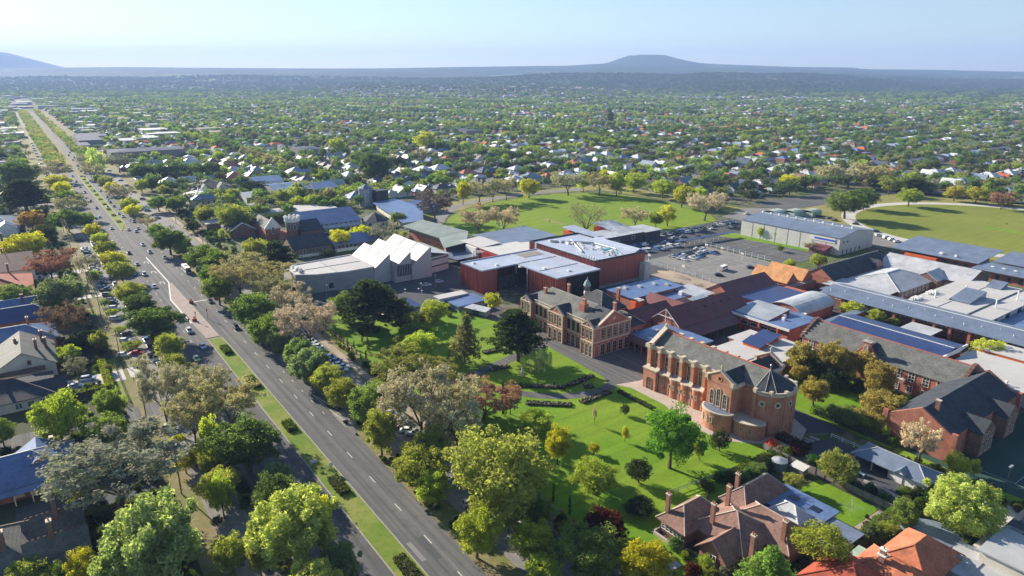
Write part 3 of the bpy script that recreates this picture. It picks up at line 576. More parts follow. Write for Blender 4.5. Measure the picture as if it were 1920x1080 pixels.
for a_ in (-1.9, -1.45, -1.0): B.win('-t', -99.6 + 5.22 * cos(a_), 153.8 + 5.62 * sin(a_), 2.0, .4, 1.2, 'plain', 'stone_cream', ang=a_ + pi / 2)
# apse
ap = [(-99.6, 153.2)] + [(-99.6 + 7.0 * cos(a_), 160 + 7.0 * sin(a_)) for a_ in [-pi / 2 + .34 + k * (pi - .68) / 10 for k in range(11)]] + [(-99.6, 166.8)]
B.polywall(ap + [(-101.5, 166.4), (-101.5, 153.6)], 12.9, 'brick_chapel', name='apse_wall')
B.part('cornice', MB().prism([(-99.6 + (x + 99.6) * 1.05, 160 + (y - 160) * 1.05) for x, y in ap], 12.1, 12.55), 'stone_cream')
b = MB().lathe([(7.2, 12.8), (7.4, 12.8), (7.4, 13.25), (7.0, 13.25), (7.0, 12.8)], 16, -99.6, 160, a0=-pi / 2, a1=pi / 2); B.part('parapet', b, 'stone_cream')
b = MB(); n_ = 7; rg = [(-99.6 + 7.0 * cos(-pi / 2 + k * pi / n_), 160 + 7.0 * sin(-pi / 2 + k * pi / n_), 13.0) for k in range(n_ + 1)]
b.add([(-99.6, 160, 17.1)] + rg, [(0, i + 1, i + 2) for i in range(n_)]); B.part('apse_roof', b, 'slate_dark')
b = MB()
for q in rg[:3] + rg[-2:]: b.tube(q, (-99.6, 160, 17.15), .09, n=4)
B.part('hip_lead', b, 'stone_grey'); B.part('finial', MB().tube((-99.6, 160, 16.8), (-99.6, 160, 18.6), .14, .05).lathe([(.01, 18.2), (.28, 18.5), (.01, 18.8)], 8, -99.6, 160), 'steel')
for k in range(6):
    a_ = -pi / 2 + .1 + k * (pi - .2) / 5; c_, s_2 = cos(a_), sin(a_)
    B.part('buttress', MB().tube((-99.6 + 7.05 * c_, 160 + 7.05 * s_2, -.1), (-99.6 + 7.05 * c_, 160 + 7.05 * s_2, 12.4), .62, n=4), 'brick_chapel'); B.part('buttress_cap', MB().tube((-99.6 + 7.15 * c_, 160 + 7.15 * s_2, 12.4), (-99.6 + 7.15 * c_, 160 + 7.15 * s_2, 13.75), .62, n=4), 'stone_cream')
    if k < 5:
        a2 = a_ + (pi - .2) / 10; B.win('+s', 160 + 6.95 * sin(a2), -99.6 + 6.95 * cos(a2), 9.6, 1.05, 1, 'round', 'stone_cream', ang=a2 + pi / 2)
        B.part('downpipe', MB().tube((-99.6 + 7.15 * cos(a2 + .22), 160 + 7.15 * sin(a2 + .22), 0), (-99.6 + 7.15 * cos(a2 + .22), 160 + 7.15 * sin(a2 + .22), 12.3), .08), 'stone_cream')
# ------------------------------------------------------------------ the convent house (two storeys, arcades and gables)
B = Bld('convent_house', 'two-storey red brick convent with arcades, cream bands, gables and grey slate roof', 'building', -186, 163)
s1, s2, t1, t2 = -208, -164.3, 154.8, 171
B.walls(s1 + .3, s2 - .3, t1 + 1.6, t2, 10.8, 'brick_red')
B.walls(s1, s2, t1 + .02, t1 + 1.7, 10.8, 'brick_red', name='front_wall')
B.hip(s1, s2 - 1, t1 + .5, t2, 10.9, 15.3, 'slate', over=.0, walls=False)
B.gable(s2 - 9, s2, t1 + .2, 170.2, 10.9, 15.4, 's', 'slate_dark', walls=False, over=-.15)
b = MB().add([(s2 - .4, t1 + .2, 10.8), (s2 - .4, 170.2, 10.8), (s2 - .4, 162.5, 15.5), (s2 + .15, t1 + .2, 10.8), (s2 + .15, 170.2, 10.8), (s2 + .15, 162.5, 15.5)], [(0, 2, 1), (3, 4, 5), (0, 3, 5, 2), (2, 5, 4, 1)]); B.part('side_gable', b, 'brick_red')
b = MB()
for d in (-1, 1): b.slab([(s2 - .6, 162.5, 15.9), (s2 + .4, 162.5, 15.9), (s2 + .4, 162.5 + d * 8.2, 11.1), (s2 - .6, 162.5 + d * 8.2, 11.1)], .35)
b.tube((s2, 162.5, 15.8), (s2, 162.5, 17.4), .2, .06); b.box(s2 - .5, s2 + .5, 154, 155, 10.6, 11.6); b.box(s2 - .5, s2 + .5, 170.2, 171.2, 10.6, 11.6); B.part('gable_coping', b, 'stone_cream')
B.win('+s', 162.5, s2 + .15, 13.0, .8, 1, 'round', 'stone_cream', glass='stone_cream')
bays = [(-206.5, -200.2, 12.7), (-189.2, -180.8, 13.6), (-170.4, -164.2, 12.9)]
for (a1, a2, zg) in bays:
    xm = (a1 + a2) / 2; tf = 152.9
    B.walls(a1, a2, tf, t1 + .5, 10.9, 'brick_red', name='bay')
    g_ = MB().add([(a1, tf - .05, 10.8), (a2, tf - .05, 10.8), (xm, tf - .05, zg), (a1, tf + .5, 10.8), (a2, tf + .5, 10.8), (xm, tf + .5, zg)], [(0, 1, 2), (5, 4, 3), (0, 2, 5, 3), (2, 1, 4, 5)]); B.part('bay_gable', g_, 'brick_red')
    b = MB()
    for d in (-1, 1): b.slab([(xm, tf - .25, zg + .35), (xm, tf + .6, zg + .35), (xm + d * (a2 - a1) / 2 * 1.08, tf + .6, 10.95), (xm + d * (a2 - a1) / 2 * 1.08, tf - .25, 10.95)], .3)
    b.tube((xm, tf, zg), (xm, tf, zg + 1.3), .14, .05); B.part('gable_coping', b, 'stone_cream')
    for d in (-1, 1): B.slabroof([(xm, tf + .5, zg + .1), (xm, 159.5, zg + .1), (xm + d * (a2 - a1) / 2, 159.5, 10.9), (xm + d * (a2 - a1) / 2, tf + .5, 10.9)][::d], 'slate_dark')
    for z in (5.1, 10.5): B.part('cornice', MB().box(a1 - .2, a2 + .2, tf - .25, tf + .1, z, z + .5), 'stone_cream')
    n3 = 3; ww = (a2 - a1) / n3
    for i in range(3):
        x = a1 + ww * (i + .5); B.win('-t', x, tf, .15, ww * .62, 4.3, 'arch', 'stone_cream', 'cladding_and_arch_shade');  # lower arches are open: a flat dark pane paints their shade
        B.win('-t', x, tf, 6.5, ww * .5, 3.9 if i == 1 and xm < -175 else 3.3, 'arch' if i == 1 and xm < -175 else 'sash', 'stone_cream')
    for x in (a1 + .15, a2 - .15): B.part('pilaster', MB().box(x - .25, x + .25, tf - .22, tf + .02, 0, 10.5), 'stone_cream' if x > a1 + 1 else 'brick_chapel')
    B.win('-t', xm, tf - .05, zg - 1.1, .5, .5, 'round', 'stone_cream', glass='stone_cream')
for a1, a2 in ((-200.2, -189.2), (-180.8, -170.4)):
    for z in (5.1, 10.3): B.part('cornice', MB().box(a1 + .02, a2 - .02, t1 - .22, t1 + .1, z, z + .55), 'stone_cream')
    B.part('balustrade', MB().box(a1 + .02, a2 - .02, t1 - .15, t1 + .1, 11.6, 11.85).box(a1 + .02, a2 - .02, t1 - .1, t1 + .05, 10.8, 11.0), 'stone_cream')
    for x in lin(a1, a2, 4): B.win('-t', x, t1, .15, 1.75, 4.3, 'arch', 'stone_cream', 'cladding_and_arch_shade'); B.win('-t', x, t1, 6.0, 1.8, 3.9, 'plain', 'stone_cream', 'cladding_and_arch_shade')  # arcade and loggia depth is only shade painted on dark panes
    for i in range(12): B.part('baluster', MB().box(a1 + .5 + i * (a2 - a1 - 1) / 11 - .1, a1 + .5 + i * (a2 - a1 - 1) / 11 + .1, t1 - .1, t1 + .05, 11.0, 11.6), 'stone_cream')
for z in (5.1, 10.3): B.part('cornice', MB().box(s2 - .1, s2 + .25, t1 - 1.7, t2, z, z + .6), 'stone_cream')
for i, y in enumerate(lin(153.2, 170.8, 6)):
    B.win('+s', y, s2, .15, 1.9, 4.1, 'arch', 'stone_cream', 'cladding_and_arch_shade')  # side arcade openings, their inner shade painted as dark panes
    B.win('+s', y, s2, 6.3, 1.3, 3.2, 'cross', 'stone_cream')
for y in [153.2 + i * 17.6 / 6 for i in range(7)]: B.part('pilaster', MB().box(s2 - .05, s2 + .22, y - .2, y + .2, 5.7, 10.3), 'stone_cream')
for x, y, z in ((-176.5, 159.5, 17.3), (-193, 166, 17.6), (-168, 166.5, 16.8), (-200, 160, 15.5)): B.chimney(x, y, 12, z, 'brick_red', 1.2, 3)
B.part('chimney_breast', MB().box(-178.5, -175.5, 158.4, 160.6, 11, 15.6), 'brick_red')
o = B.part('cupola', MB().lathe([(1.25, 14.5), (1.25, 15.6), (1.05, 15.7), (1.05, 18)], 8, -187, 170), 'stone_cream'); B.part('cupola_dome', MB().lathe([(1.5, 18), (1.35, 18.6), (.85, 19.6), (.25, 20.3), (.05, 21.6)], 10, -187, 170), 'copper_green', o)
for k in range(8): a_ = k * pi / 4 + pi / 8; B.part('cupola_opening', MB().box(-187 + 1.0 * cos(a_) - .22, -187 + 1.0 * cos(a_) + .22, 170 + 1.0 * sin(a_) - .22, 170 + 1.0 * sin(a_) + .22, 16.1, 17.7), 'glass', o)
B.hip(-196, -180, 171.1, 184, 8.8, 14.2, 'slate_dark', over=.4); B.hip(-178, -166, 171.1, 180, 7.0, 10.5, 'slate_dark', over=.4)
B.win('+s', 175, -166, 3.6, 1.0, 2, frame='stone_cream')
# link between convent and chapel
B = Bld('link_wing', 'low link wing with blue metal roof and deep maroon verandah between convent and chapel', 'building', -156, 180)
B.walls(-164, -143, 172.6, 190, 4.2, 'brick_dark'); B.slabroof([(-165, 172, 4.6), (-142, 172, 4.6), (-142, 190.5, 5.0), (-165, 190.5, 5.0)], 'metal_blue')
B.slabroof([(-165.2, 169.2, 3.2), (-141.5, 169.2, 3.2), (-141.5, 172, 4.5), (-165.2, 172, 4.5)], 'metal_maroon', .15, 'verandah_roof')
for x in lin(-165, -142, 7): B.post(x, 169.6, 3.15, .14, 'brick_red')
for x in lin(-164, -143, 6): B.win('-t', x, 172.6, .2, 2.2, 2.8, 'cross', 'timber')
for i in range(9): B.part('roof_duct', MB().box(-161 + i * 1.5, -160.3 + i * 1.5, 181 + (i % 2) * .5, 182.2 + (i % 2) * .5, 4.75, 5.5), 'metal_pale')
for i in range(4): B.unit(-152 + i * 1.6, 176.5, 4.7, 1.2, 1.6, .5, 'metal_pale', 'skylight')
# ------------------------------------------------------------------ red performing arts boxes
B = Bld('arts_hall', 'tall dark red ribbed box building with cluttered white roof', 'building', -248, 223)
pl = rect(-273, -223.4, 207.2, 240); B.polywall(pl, 13.2, 'cladding_red'); B.parapet(pl, 13.2, 'panel_dark', .8, .3); B.part('roof', MB().prism(rect(-272.7, -223.7, 207.5, 239.7), 13.2, 13.35), 'membrane')
b = MB()
for i in range(46): x = -272.6 + i * 1.07; b.box(x - .07, x + .07, 206.95, 207.2, 0, 13.9)
o = B.part('fin', b, 'cladding_red'); o['kind'] = 'stuff'
B.walls(-268, -266.8, 206.9, 207.2, 14, 'panel_grey', name='light_panel'); B.walls(-223.3, -219.6, 236.5, 240.0, 8.8, 'panel_pale', name='stair_tower')
B.part('plinth', MB().box(-223.4, -223.2, 207.6, 239.8, -.1, 1.2), 'render_grey')
B.slabroof([(-258, 236, 13.4), (-226, 236, 13.4), (-226, 239.6, 14.6), (-258, 239.6, 14.6)], 'membrane', .1, 'roof_upstand')
RR = random.Random(5)
for i in range(9): B.unit(-268 + i * 1.9 + RR.random(), 214 + RR.random() * 3 + i * 1.2, 13.35, 1.5, 1.3, .9, 'paint_white')
for i in range(13): B.unit(-250 + i * 1.9, 219 + RR.random() * 12, 13.35, 1.2 + RR.random(), 1.0, .6 + RR.random() * .5, RR.choice(['paint_white', 'steel', 'panel_pale']))
for i in range(7): B.part('roof_sheeting', MB().prism([(-244 + i * 2.4 + RR.random(), 224 + RR.random() * 6), (-241.5 + i * 2.4, 224 + RR.random() * 4), (-241 + i * 2.4, 228 + RR.random() * 5)], 13.36, 13.5 + RR.random() * .5), RR.choice(['plastic_aqua', 'paint_white', 'paint_white', 'membrane_white']))
b = MB(); b.tube((-266, 216, 13.9), (-250, 231, 13.9), .5, n=6); b.tube((-250, 231, 13.9), (-234, 231, 13.9), .45, n=6); b.tube((-262, 226, 13.9), (-240, 214, 13.9), .4, n=6); B.part('duct', b, 'steel')
for i in range(12): B.vent(-238 + i * 1.2, 209.6 + (i % 3) * .9, 13.3, .7, .22)
B = Bld('arts_foyer', 'lower L-shaped dark red ribbed box with pale roof before the tall one', 'building', -243, 184)
pl = [(-266.7, 161.6), (-248.2, 161.6), (-248.9, 181.8), (-219.2, 181.8), (-219.2, 207.0), (-266.7, 207.0)]
B.part('roof', MB().prism(pl, 10.55, 10.75), 'membrane'); B.parapet(pl, 10.6, 'membrane', .6, .3)
B.polywall([(-266.5, 161.8), (-248.4, 161.8), (-248.4, 170), (-262, 170), (-262, 206.8), (-266.5, 206.8)], 10.5, 'cladding_red'); B.walls(-262, -219.4, 187, 206.8, 10.5, 'cladding_and_arch_shade'); B.walls(-240, -219.4, 182.0, 187, 10.5, 'cladding_red')
b = MB()
for i in range(18): x = -266.4 + i * 1.06; b.box(x - .06, x + .06, 161.45, 161.8, 0, 11.2)
for i in range(12): x = -239 + i * 1.7; b.box(x - .06, x + .06, 181.75, 182.0, 0, 11.2)
o = B.part('fin', b, 'cladding_red'); o['kind'] = 'stuff'
for x, y in ((-248.7, 162.2), (-249.1, 181.3), (-241, 181.9)): B.post(x, y, 10.5, .22, 'stone_grey')
for i in range(6): B.win('+s', 172 + i * 1.8, -248.5, 1, 1.3, 5.5, 'plain', 'panel_dark')
B.win('+s', 194, -219.4, 5.2, 2.6, 3.2, 'plain', 'panel_dark')
for i in range(5): B.unit(-262 + i * 9, 166 + i * 7, 10.75, 1.4, 1.4, .6)
B.part('roof_rib', MB().box(-266, -219.6, 190, 190.3, 10.75, 11.0).box(-250, -249.7, 182, 206, 10.75, 11.0).box(-234, -233.7, 182, 206, 10.75, 10.98), 'membrane_white'); B.part('deck', MB().prism([(-264, 192), (-257, 192), (-257, 204), (-264, 204)], 10.76, 10.9), 'timber_grey')
B = Bld('red_wing', 'bright red clad wing with pale roofs behind the red boxes', 'building', -292, 215)
B.walls(-293.5, -273.2, 190, 222, 8.4, 'panel_red'); B.slabroof([(-313, 190, 8.7), (-293, 190, 8.7), (-293, 203, 9.6), (-313, 203, 9.6)], 'membrane_white'); B.slabroof([(-322, 203, 8.4), (-290, 203, 8.4), (-290, 240, 9.4), (-322, 240, 9.4)], 'metal_bluegrey'); B.walls(-320, -293.6, 191, 238, 8.1, 'panel_dark')
B.part('roof_cap', MB().box(-293.6, -273.0, 189.8, 222, 8.4, 8.7), 'panel_pale')
for i in range(7): B.part('pergola_beam', MB().box(-293.4, -288, 186 + i * .8, 186.2 + i * .8, 7.4, 7.6), 'stone_grey')
for q in ((-293, 186), (-293, 190), (-288.4, 186)): B.post(*q, 7.5, .14, 'timber')
B = Bld('orange_end_wing', 'low wing with pale skillion roof and orange-red end wall beside the park', 'building', -297, 264)
B.walls(-309, -285, 260, 269, 6.2, 'orange_red'); B.slabroof([(-310, 259.5, 8.2), (-284, 259.5, 6.4), (-284, 269.5, 6.4), (-310, 269.5, 8.2)], 'membrane')
B = Bld('dark_clad_wing', 'charcoal clad wing with louvre strip, square window and red gable end by the car park', 'building', -285, 290)
B.walls(-294, -279, 262, 297, 6.0, 'panel_dark'); B.slabroof([(-295, 262, 6.4), (-278.5, 262, 6.0), (-278.5, 297, 6.0), (-295, 297, 6.4)], 'metal_pale'); B.walls(-306, -294, 282, 297, 6.4, 'panel_red'); B.slabroof([(-307, 281, 8.8), (-284, 281, 6.2), (-284, 297.5, 6.2), (-307, 297.5, 8.8)], 'metal_pale')
B.win('+s', 289, -279, 2.6, 2.2, 2.0, 'plain', 'paint_white')
for y in lin(266, 278, 9): B.part('louvre', MB().box(-279, -278.8, y - .25, y + .25, .8, 4.2), 'metal_pale')
B.walls(-294, -279, 299, 312, 5.4, 'panel_dark', name='annex_wall'); B.slabroof([(-295, 298.5, 5.8), (-278, 298.5, 5.6), (-278, 313, 5.6), (-295, 313, 5.8)], 'metal_pale')
B.hip(-310, -300, 300, 310, 3.0, 5.0, 'slate_dark', 'panel_dark')
# ------------------------------------------------------------------ white flat roof theatre and sawtooth halls
B = Bld('theatre', 'grey rendered block with bright white flat roof left of the sawtooth hall', 'building', -305, 112)
pl = [(-317, 94), (-299.5, 94), (-294.5, 102), (-291.5, 115), (-291.5, 129), (-320, 129)]
B.polywall(pl, 8.2, 'render_grey'); B.parapet(pl, 8.2, 'membrane_white', .5, .5); B.part('roof', MB().prism([(-316.5, 94.5), (-300, 94.5), (-295, 102.5), (-292, 115), (-292, 128.8), (-319.5, 128.8)], 8.2, 8.32), 'membrane_white')
B.walls(-316.8, -299.6, 93.85, 94.0, 8, 'panel_pale', name='end_panel')
B.part('roof_joint', MB().box(-319, -292.5, 111.6, 111.9, 8.33, 8.5).box(-306, -305.7, 95, 128, 8.33, 8.5), 'render_grey')
for i in range(5): B.unit(-313 + i * 2.5, 97.4 + (i % 2), 8.4, 1.8, 1.4, 1.0, RR.choice(['steel', 'paint_white']))
B.win('+s', 108, -293.1, 1.2, 2.4, 3.0, 'plain', 'paint_white', ang=pi / 2 - .2); B.win('+s', 104.5, -294.2, .8, 3.2, 2.4, 'plain', 'panel_dark', ang=pi / 2 - .2)
B = Bld('sawtooth_hall', 'grey hall with three tall cream sawtooth roofs above dark banded walls', 'building', -307, 148)
for (a1, a2, y1, y2, y3, zt) in ((-320, -291.8, 129.2, 137.2, 137.6, 13.2), (-322, -287.5, 137.8, 146.0, 146.4, 13.8), (-325, -287, 146.6, 156.5, 157.4, 14.6)):
    B.polywall(rect(a1, a2, y1, y3), 7.2, 'panel_grey')
    B.part('sawtooth_wall', MB().add([(x, y, z) for x in (a1, a2) for (y, z) in ((y1, 7.1), (y3, 7.1), (y3, zt), (y2, zt), (y1, 7.3))], [(0, 1, 2, 3, 4), (9, 8, 7, 6, 5), (1, 6, 7, 2), (2, 7, 8, 3), (0, 4, 9, 5)]), 'panel_grey')
    o = B.slabroof([(a1 - .3, y1 + .1, 7.6), (a2 + .3, y1 + .1, 7.6), (a2 + .3, y2, zt + .3), (a1 - .3, y2, zt + .3)], 'roof_cream', .35)
    B.slabroof([(a1 - .3, y2, zt + .3), (a2 + .3, y2, zt + .3), (a2 + .3, y3 + .1, zt - .1), (a1 - .3, y3 + .1, zt - .1)], 'roof_cream', .25)
    for k_ in (.33, .66): x = a1 + (a2 - a1) * k_; B.part('roof_joint', MB().slab([(x - .2, y1 + .2, 7.75), (x + .2, y1 + .2, 7.75), (x + .2, y2 - .2, zt + .42), (x - .2, y2 - .2, zt + .42)], .1), 'panel_pale')
B.polywall([(-325, 157.6), (-291.5, 157.6), (-294.8, 171.5), (-322, 171.5)], 8.0, 'panel_pale'); B.slabroof([(-325, 157.5, 11.5), (-291, 157.5, 11.5), (-294, 172, 8.1), (-323, 172, 8.1)], 'metal_pale')
B.part('fin_wall', MB().box(-292.6, -291.2, 156.9, 158.1, 0, 13.6), 'panel_dark')
for z in (3.2, 6.8): B.part('band', MB().box(-291.7, -291.2, 147, 157, z, z + .4).prism([(-291.4, 158), (-290.9, 158), (-294.2, 171.6), (-294.8, 171.6)], z, z + .4), 'panel_dark')
B.part('window_wall', MB().box(-287.2, -286.7, 138.6, 145.8, 3, 8.4), 'glass')
for i in range(9): B.part('mullion', MB().box(-286.8, -286.5, 138.6 + i * .9, 138.75 + i * .9, 3, 8.4), 'panel_grey')
B = Bld('angled_school_block', 'red brick block with angled pale green metal roof and clerestory windows', 'building', -340, 192)
B.polywall([(-369, 187.5), (-331, 190), (-313, 181), (-313, 195), (-340, 205), (-371, 200)], 4.2, 'brick_red'); B.polywall([(-369.5, 187.3), (-331, 189.6), (-312.6, 180.6), (-313, 195), (-340, 205), (-371, 200)], 6.9, 'panel_dark', z0=4.2, name='upper_wall')
B.slabroof([(-372, 184.5, 7.3), (-331, 187, 7.3), (-331, 206.5, 8.6), (-376, 201, 8.6)], 'metal_green'); B.slabroof([(-331, 187, 7.31), (-308.5, 177, 7.31), (-308, 191, 8.61), (-331, 206.5, 8.61)], 'metal_green')
for i in range(18): x = -369.5 + i * 2.1; B.win('-t', x + .6, 187.35 + (x + 369) * .0605, 4.9, 1.3, 1.4, 'plain', 'stone_grey', 'glass_pale')
B.slabroof([(-313, 174, 4.0), (-294, 176, 4.0), (-294, 192, 4.3), (-313, 190, 4.3)], 'metal_bluegrey', .3, 'canopy'); B.walls(-306, -296, 189, 191.5, 8, 'paint_white', name='screen_wall')
# ------------------------------------------------------------------ older school buildings left of the halls
B = Bld('gabled_school_hall', 'long school hall with steep blue metal roof and cream clerestory band', 'building', -430, 165)
B.gable(-449, -415, 137.5, 176, 5.4, 11.5, 't', 'metal_blue', 'render_cream', .6); B.walls(-415, -411.5, 140, 175, 3.2, 'render_cream', name='verandah'); B.slabroof([(-415, 139.5, 4.3), (-410.6, 139.5, 3.3), (-410.6, 175.5, 3.3), (-415, 175.5, 4.3)], 'metal_pale', .15, 'verandah_roof')
for y in lin(142, 174, 10): B.win('+s', y, -414.9, 3.9 + .4, 1.5, .9, 'plain', 'paint_white'); B.win('+s', y, -411.4, .9, 1.6, 1.6, 'sash')
B = Bld('octagonal_pavilion', 'octagonal pavilion with dark pointed roof at the end of the blue hall', 'building', -414, 186)
oc = [(-414 + 10 * cos(pi / 8 + k * pi / 4), 186 + 8.4 * sin(pi / 8 + k * pi / 4)) for k in range(8)]; B.polywall(oc, 4.6, 'render_cream'); b = MB(); b.add([(-414, 186, 9.2)] + [(-414 + (x + 414) * 1.1, 186 + (y - 186) * 1.1, 4.5) for x, y in oc], [(0, i + 1, (i + 1) % 8 + 1) for i in range(8)]); B.part('roof', b, 'slate_dark')
for k in range(8): a_ = k * pi / 4; B.win('+s', 186 + 7.7 * sin(a_), -414 + 9.25 * cos(a_), 1.6, 4.2, 1.8, 'plain', 'paint_white', ang=a_ + pi / 2)
B = Bld('battlement_tower', 'round brick tower with white battlements beside gabled old school', 'tower', -409, 129.5)
B.part('shaft', MB().lathe([(3.9, -.1), (3.9, 10.6)], 16, -409, 129.5), 'brick_dark'); o = B.part('crown', MB().lathe([(4.1, 10.4), (4.6, 10.8), (4.6, 13.2), (4.1, 13.2), (4.1, 12.2), (.1, 12.2)], 16, -409, 129.5), 'render_white')
for k in range(10): a_ = k * pi / 5; B.part('merlon', MB().box(-409 + 4.3 * cos(a_) - .5, -409 + 4.3 * cos(a_) + .5, 129.5 + 4.3 * sin(a_) - .5, 129.5 + 4.3 * sin(a_) + .5, 13.1, 14.1), 'render_white', o)
for a_ in (-2.4, -1.6, -.8, 0, .8): B.win('+s', 129.5 + 3.9 * sin(a_), -409 + 3.9 * cos(a_), 6.2, 1.4, 3.2, 'plain', 'render_white', ang=a_ + pi / 2)
B = Bld('old_school', 'old brick school with steep slate roofs and white gable parapets', 'building', -425, 122)
B.gable(-441, -414, 114.5, 123.5, 7, 11.2, 's', 'slate_dark', 'brick_red', .1); b = MB(); xx = -414
for d in (-1, 1): b.slab([(xx - .3, 119, 13.6), (xx + .6, 119, 13.6), (xx + .6, 119 + d * 5, 7.2), (xx - .3, 119 + d * 5, 7.2)], .8)
b.add([(xx + .05, 114.5, 6.5), (xx + .05, 123.5, 6.5), (xx + .05, 119, 13.0), (xx + .5, 114.5, 6.5), (xx + .5, 123.5, 6.5), (xx + .5, 119, 13.0)], [(0, 2, 1), (3, 4, 5), (0, 3, 5, 2), (2, 5, 4, 1)]); B.part('gable_parapet', b, 'render_white')
B.walls(-414, -408, 121, 127, 4.5, 'brick_red', name='porch'); B.win('+s', 119, -413.4, 4.0, 1.6, 3.5, 'arch', 'render_white'); B.gable(-424, -402, 133, 146, 5.2, 10, 't', 'slate_dark', 'brick_dark', .4); B.gable(-452, -430, 98, 113, 4.6, 8.4, 's', 'slate_dark', 'brick_dark', .3)
b = MB()
for d in (-1, 1): b.slab([(-430.2, 105.5, 9.4), (-429.3, 105.5, 9.4), (-429.3, 105.5 + d * 8, 4.6), (-430.2, 105.5 + d * 8, 4.6)], .6)
B.part('gable_coping', b, 'render_white')
B = Bld('slate_classroom_wing', 'brown brick classroom wing with dark slate roof and white paired windows', 'building', -368, 125)
B.gable(-381, -361, 113.5, 135, 5.0, 10.0, 't', 'slate_dark', 'brick_brown', .4); B.part('base_band', MB().box(-360.9, -360.5, 113.6, 134.8, 0, 1.5), 'render_white')
for y in (117.5, 119.5, 124.5, 126.5, 131): B.win('+s', y, -361, 2.0, 1.1, 2.1, 'cross', 'stone_cream')
B = Bld('blue_classroom_wing', 'classroom wing with bright blue metal roof and white lower wall', 'building', -370, 150)
B.gable(-380, -361.5, 137, 166, 4.0, 7.8, 't', 'metal_blue', 'brick_brown', .5); B.part('base_band', MB().box(-361.4, -361.0, 137.2, 165.8, 0, 1.6), 'render_white')
for y in lin(138.5, 150, 5): B.win('+s', y, -361.5, 1.9, 1.7, 1.5, 'plain', 'stone_cream')
B.unit(-371, 149, 7.6, 1.6, 1.2, .8)
B = Bld('water_tower_block', 'round glass-fronted tower joined to a dark square stair block', 'tower', -484, 214)
B.part('drum', MB().lathe([(5.2, -.1), (5.2, 13.5), (.1, 13.5)], 16, -486, 212), 'glass_pale'); B.walls(-486, -476, 216, 226, 12, 'panel_dark'); b = MB().add([(-486, 212, 16.5)] + [(-486 + 5.8 * cos(k * pi / 4), 212 + 5.8 * sin(k * pi / 4), 13.5) for k in range(8)], [(0, i + 1, (i + 1) % 8 + 1) for i in range(8)]); B.part('roof', b, 'metal_bluegrey')
for k in range(12): a_ = k * pi / 6; B.part('mullion', MB().tube((-486 + 5.25 * cos(a_), 212 + 5.25 * sin(a_), 0), (-486 + 5.25 * cos(a_), 212 + 5.25 * sin(a_), 13.4), .18, n=4), 'panel_pale')
B = Bld('curved_blue_wing', 'low cranked wing with pale blue metal roofs behind the angled block', 'building', -430, 214)
B.polywall([(-466, 211), (-392, 197), (-388, 207), (-424, 225), (-467, 226)], 4.4, 'render_cream'); B.slabroof([(-468, 209, 5.0), (-430, 202, 5.0), (-424, 227, 6.2), (-470, 228, 6.2)], 'metal_blue'); B.slabroof([(-430, 202, 5.01), (-390, 194, 5.01), (-386, 207, 5.6), (-424, 227, 6.21)], 'metal_blue')
B.walls(-460, -432, 232, 246, 4, 'render_grey', name='rear_wall'); B.slabroof([(-462, 230, 4.2), (-430, 230, 4.2), (-430, 248, 5), (-462, 248, 5)], 'metal_navy', name='rear_roof')
# ------------------------------------------------------------------ sports hall
B = Bld('sports_hall', 'large pale concrete sports hall with blue-grey shallow roof and ridge vents', 'building', -224, 378)
B.walls(-256, -192, 360, 396, 9.7, 'panel_pale')
for x in (-256, -192): B.part('gable', MB().add([(x - .1, 360, 9.65), (x - .1, 396, 9.65), (x - .1, 377, 12.2), (x + .1, 360, 9.65), (x + .1, 396, 9.65), (x + .1, 377, 12.2)], [(0, 2, 1), (3, 4, 5)]), 'panel_pale')
B.slabroof([(-256.4, 359.6, 9.85), (-191.6, 359.6, 9.85), (-191.6, 377, 12.5), (-256.4, 377, 12.5)], 'metal_bluegrey'); B.slabroof([(-256.4, 377, 12.5), (-191.6, 377, 12.5), (-191.6, 396.4, 9.85), (-256.4, 396.4, 9.85)], 'metal_bluegrey')
for i in range(8): B.part('panel_joint', MB().box(-248 + i * 8, -247.85 + i * 8, 359.9, 360.0, 0, 9.6), 'render_grey')
B.part('ridge_rail', MB().box(-254, -194, 376.6, 376.9, 12.6, 12.8), 'paint_white')
for i in range(11): B.part('ridge_vent', MB().lathe([(.4, 12.4), (.4, 13.0), (.7, 13.1), (.5, 13.6), (.05, 13.7)], 8, -253 + i * 5.8, 377), 'paint_white')
B.part('banner', MB().box(-209.5, -194.5, 359.75, 359.9, 6.3, 8.9), 'render_white'); B.part('banner_strip', MB().box(-207, -194.8, 359.68, 359.74, 7.1, 8.2), 'plastic_blue')
B.slabroof([(-208, 352.5, 3.0), (-196, 352.5, 3.0), (-196, 360, 4.6), (-208, 360, 4.6)], 'metal_maroon', .2, 'porch_roof'); B.walls(-206, -197, 354, 359.9, 3, 'brick_dark', name='porch')
for y in (364, 368): B.win('+s', y, -192, 6.6, 1.6, .7, 'plain', 'panel_grey')
for y in lin(362, 384, 5): B.win('+s', y, -192, .2, .9, 2.1, 'plain', 'panel_grey')
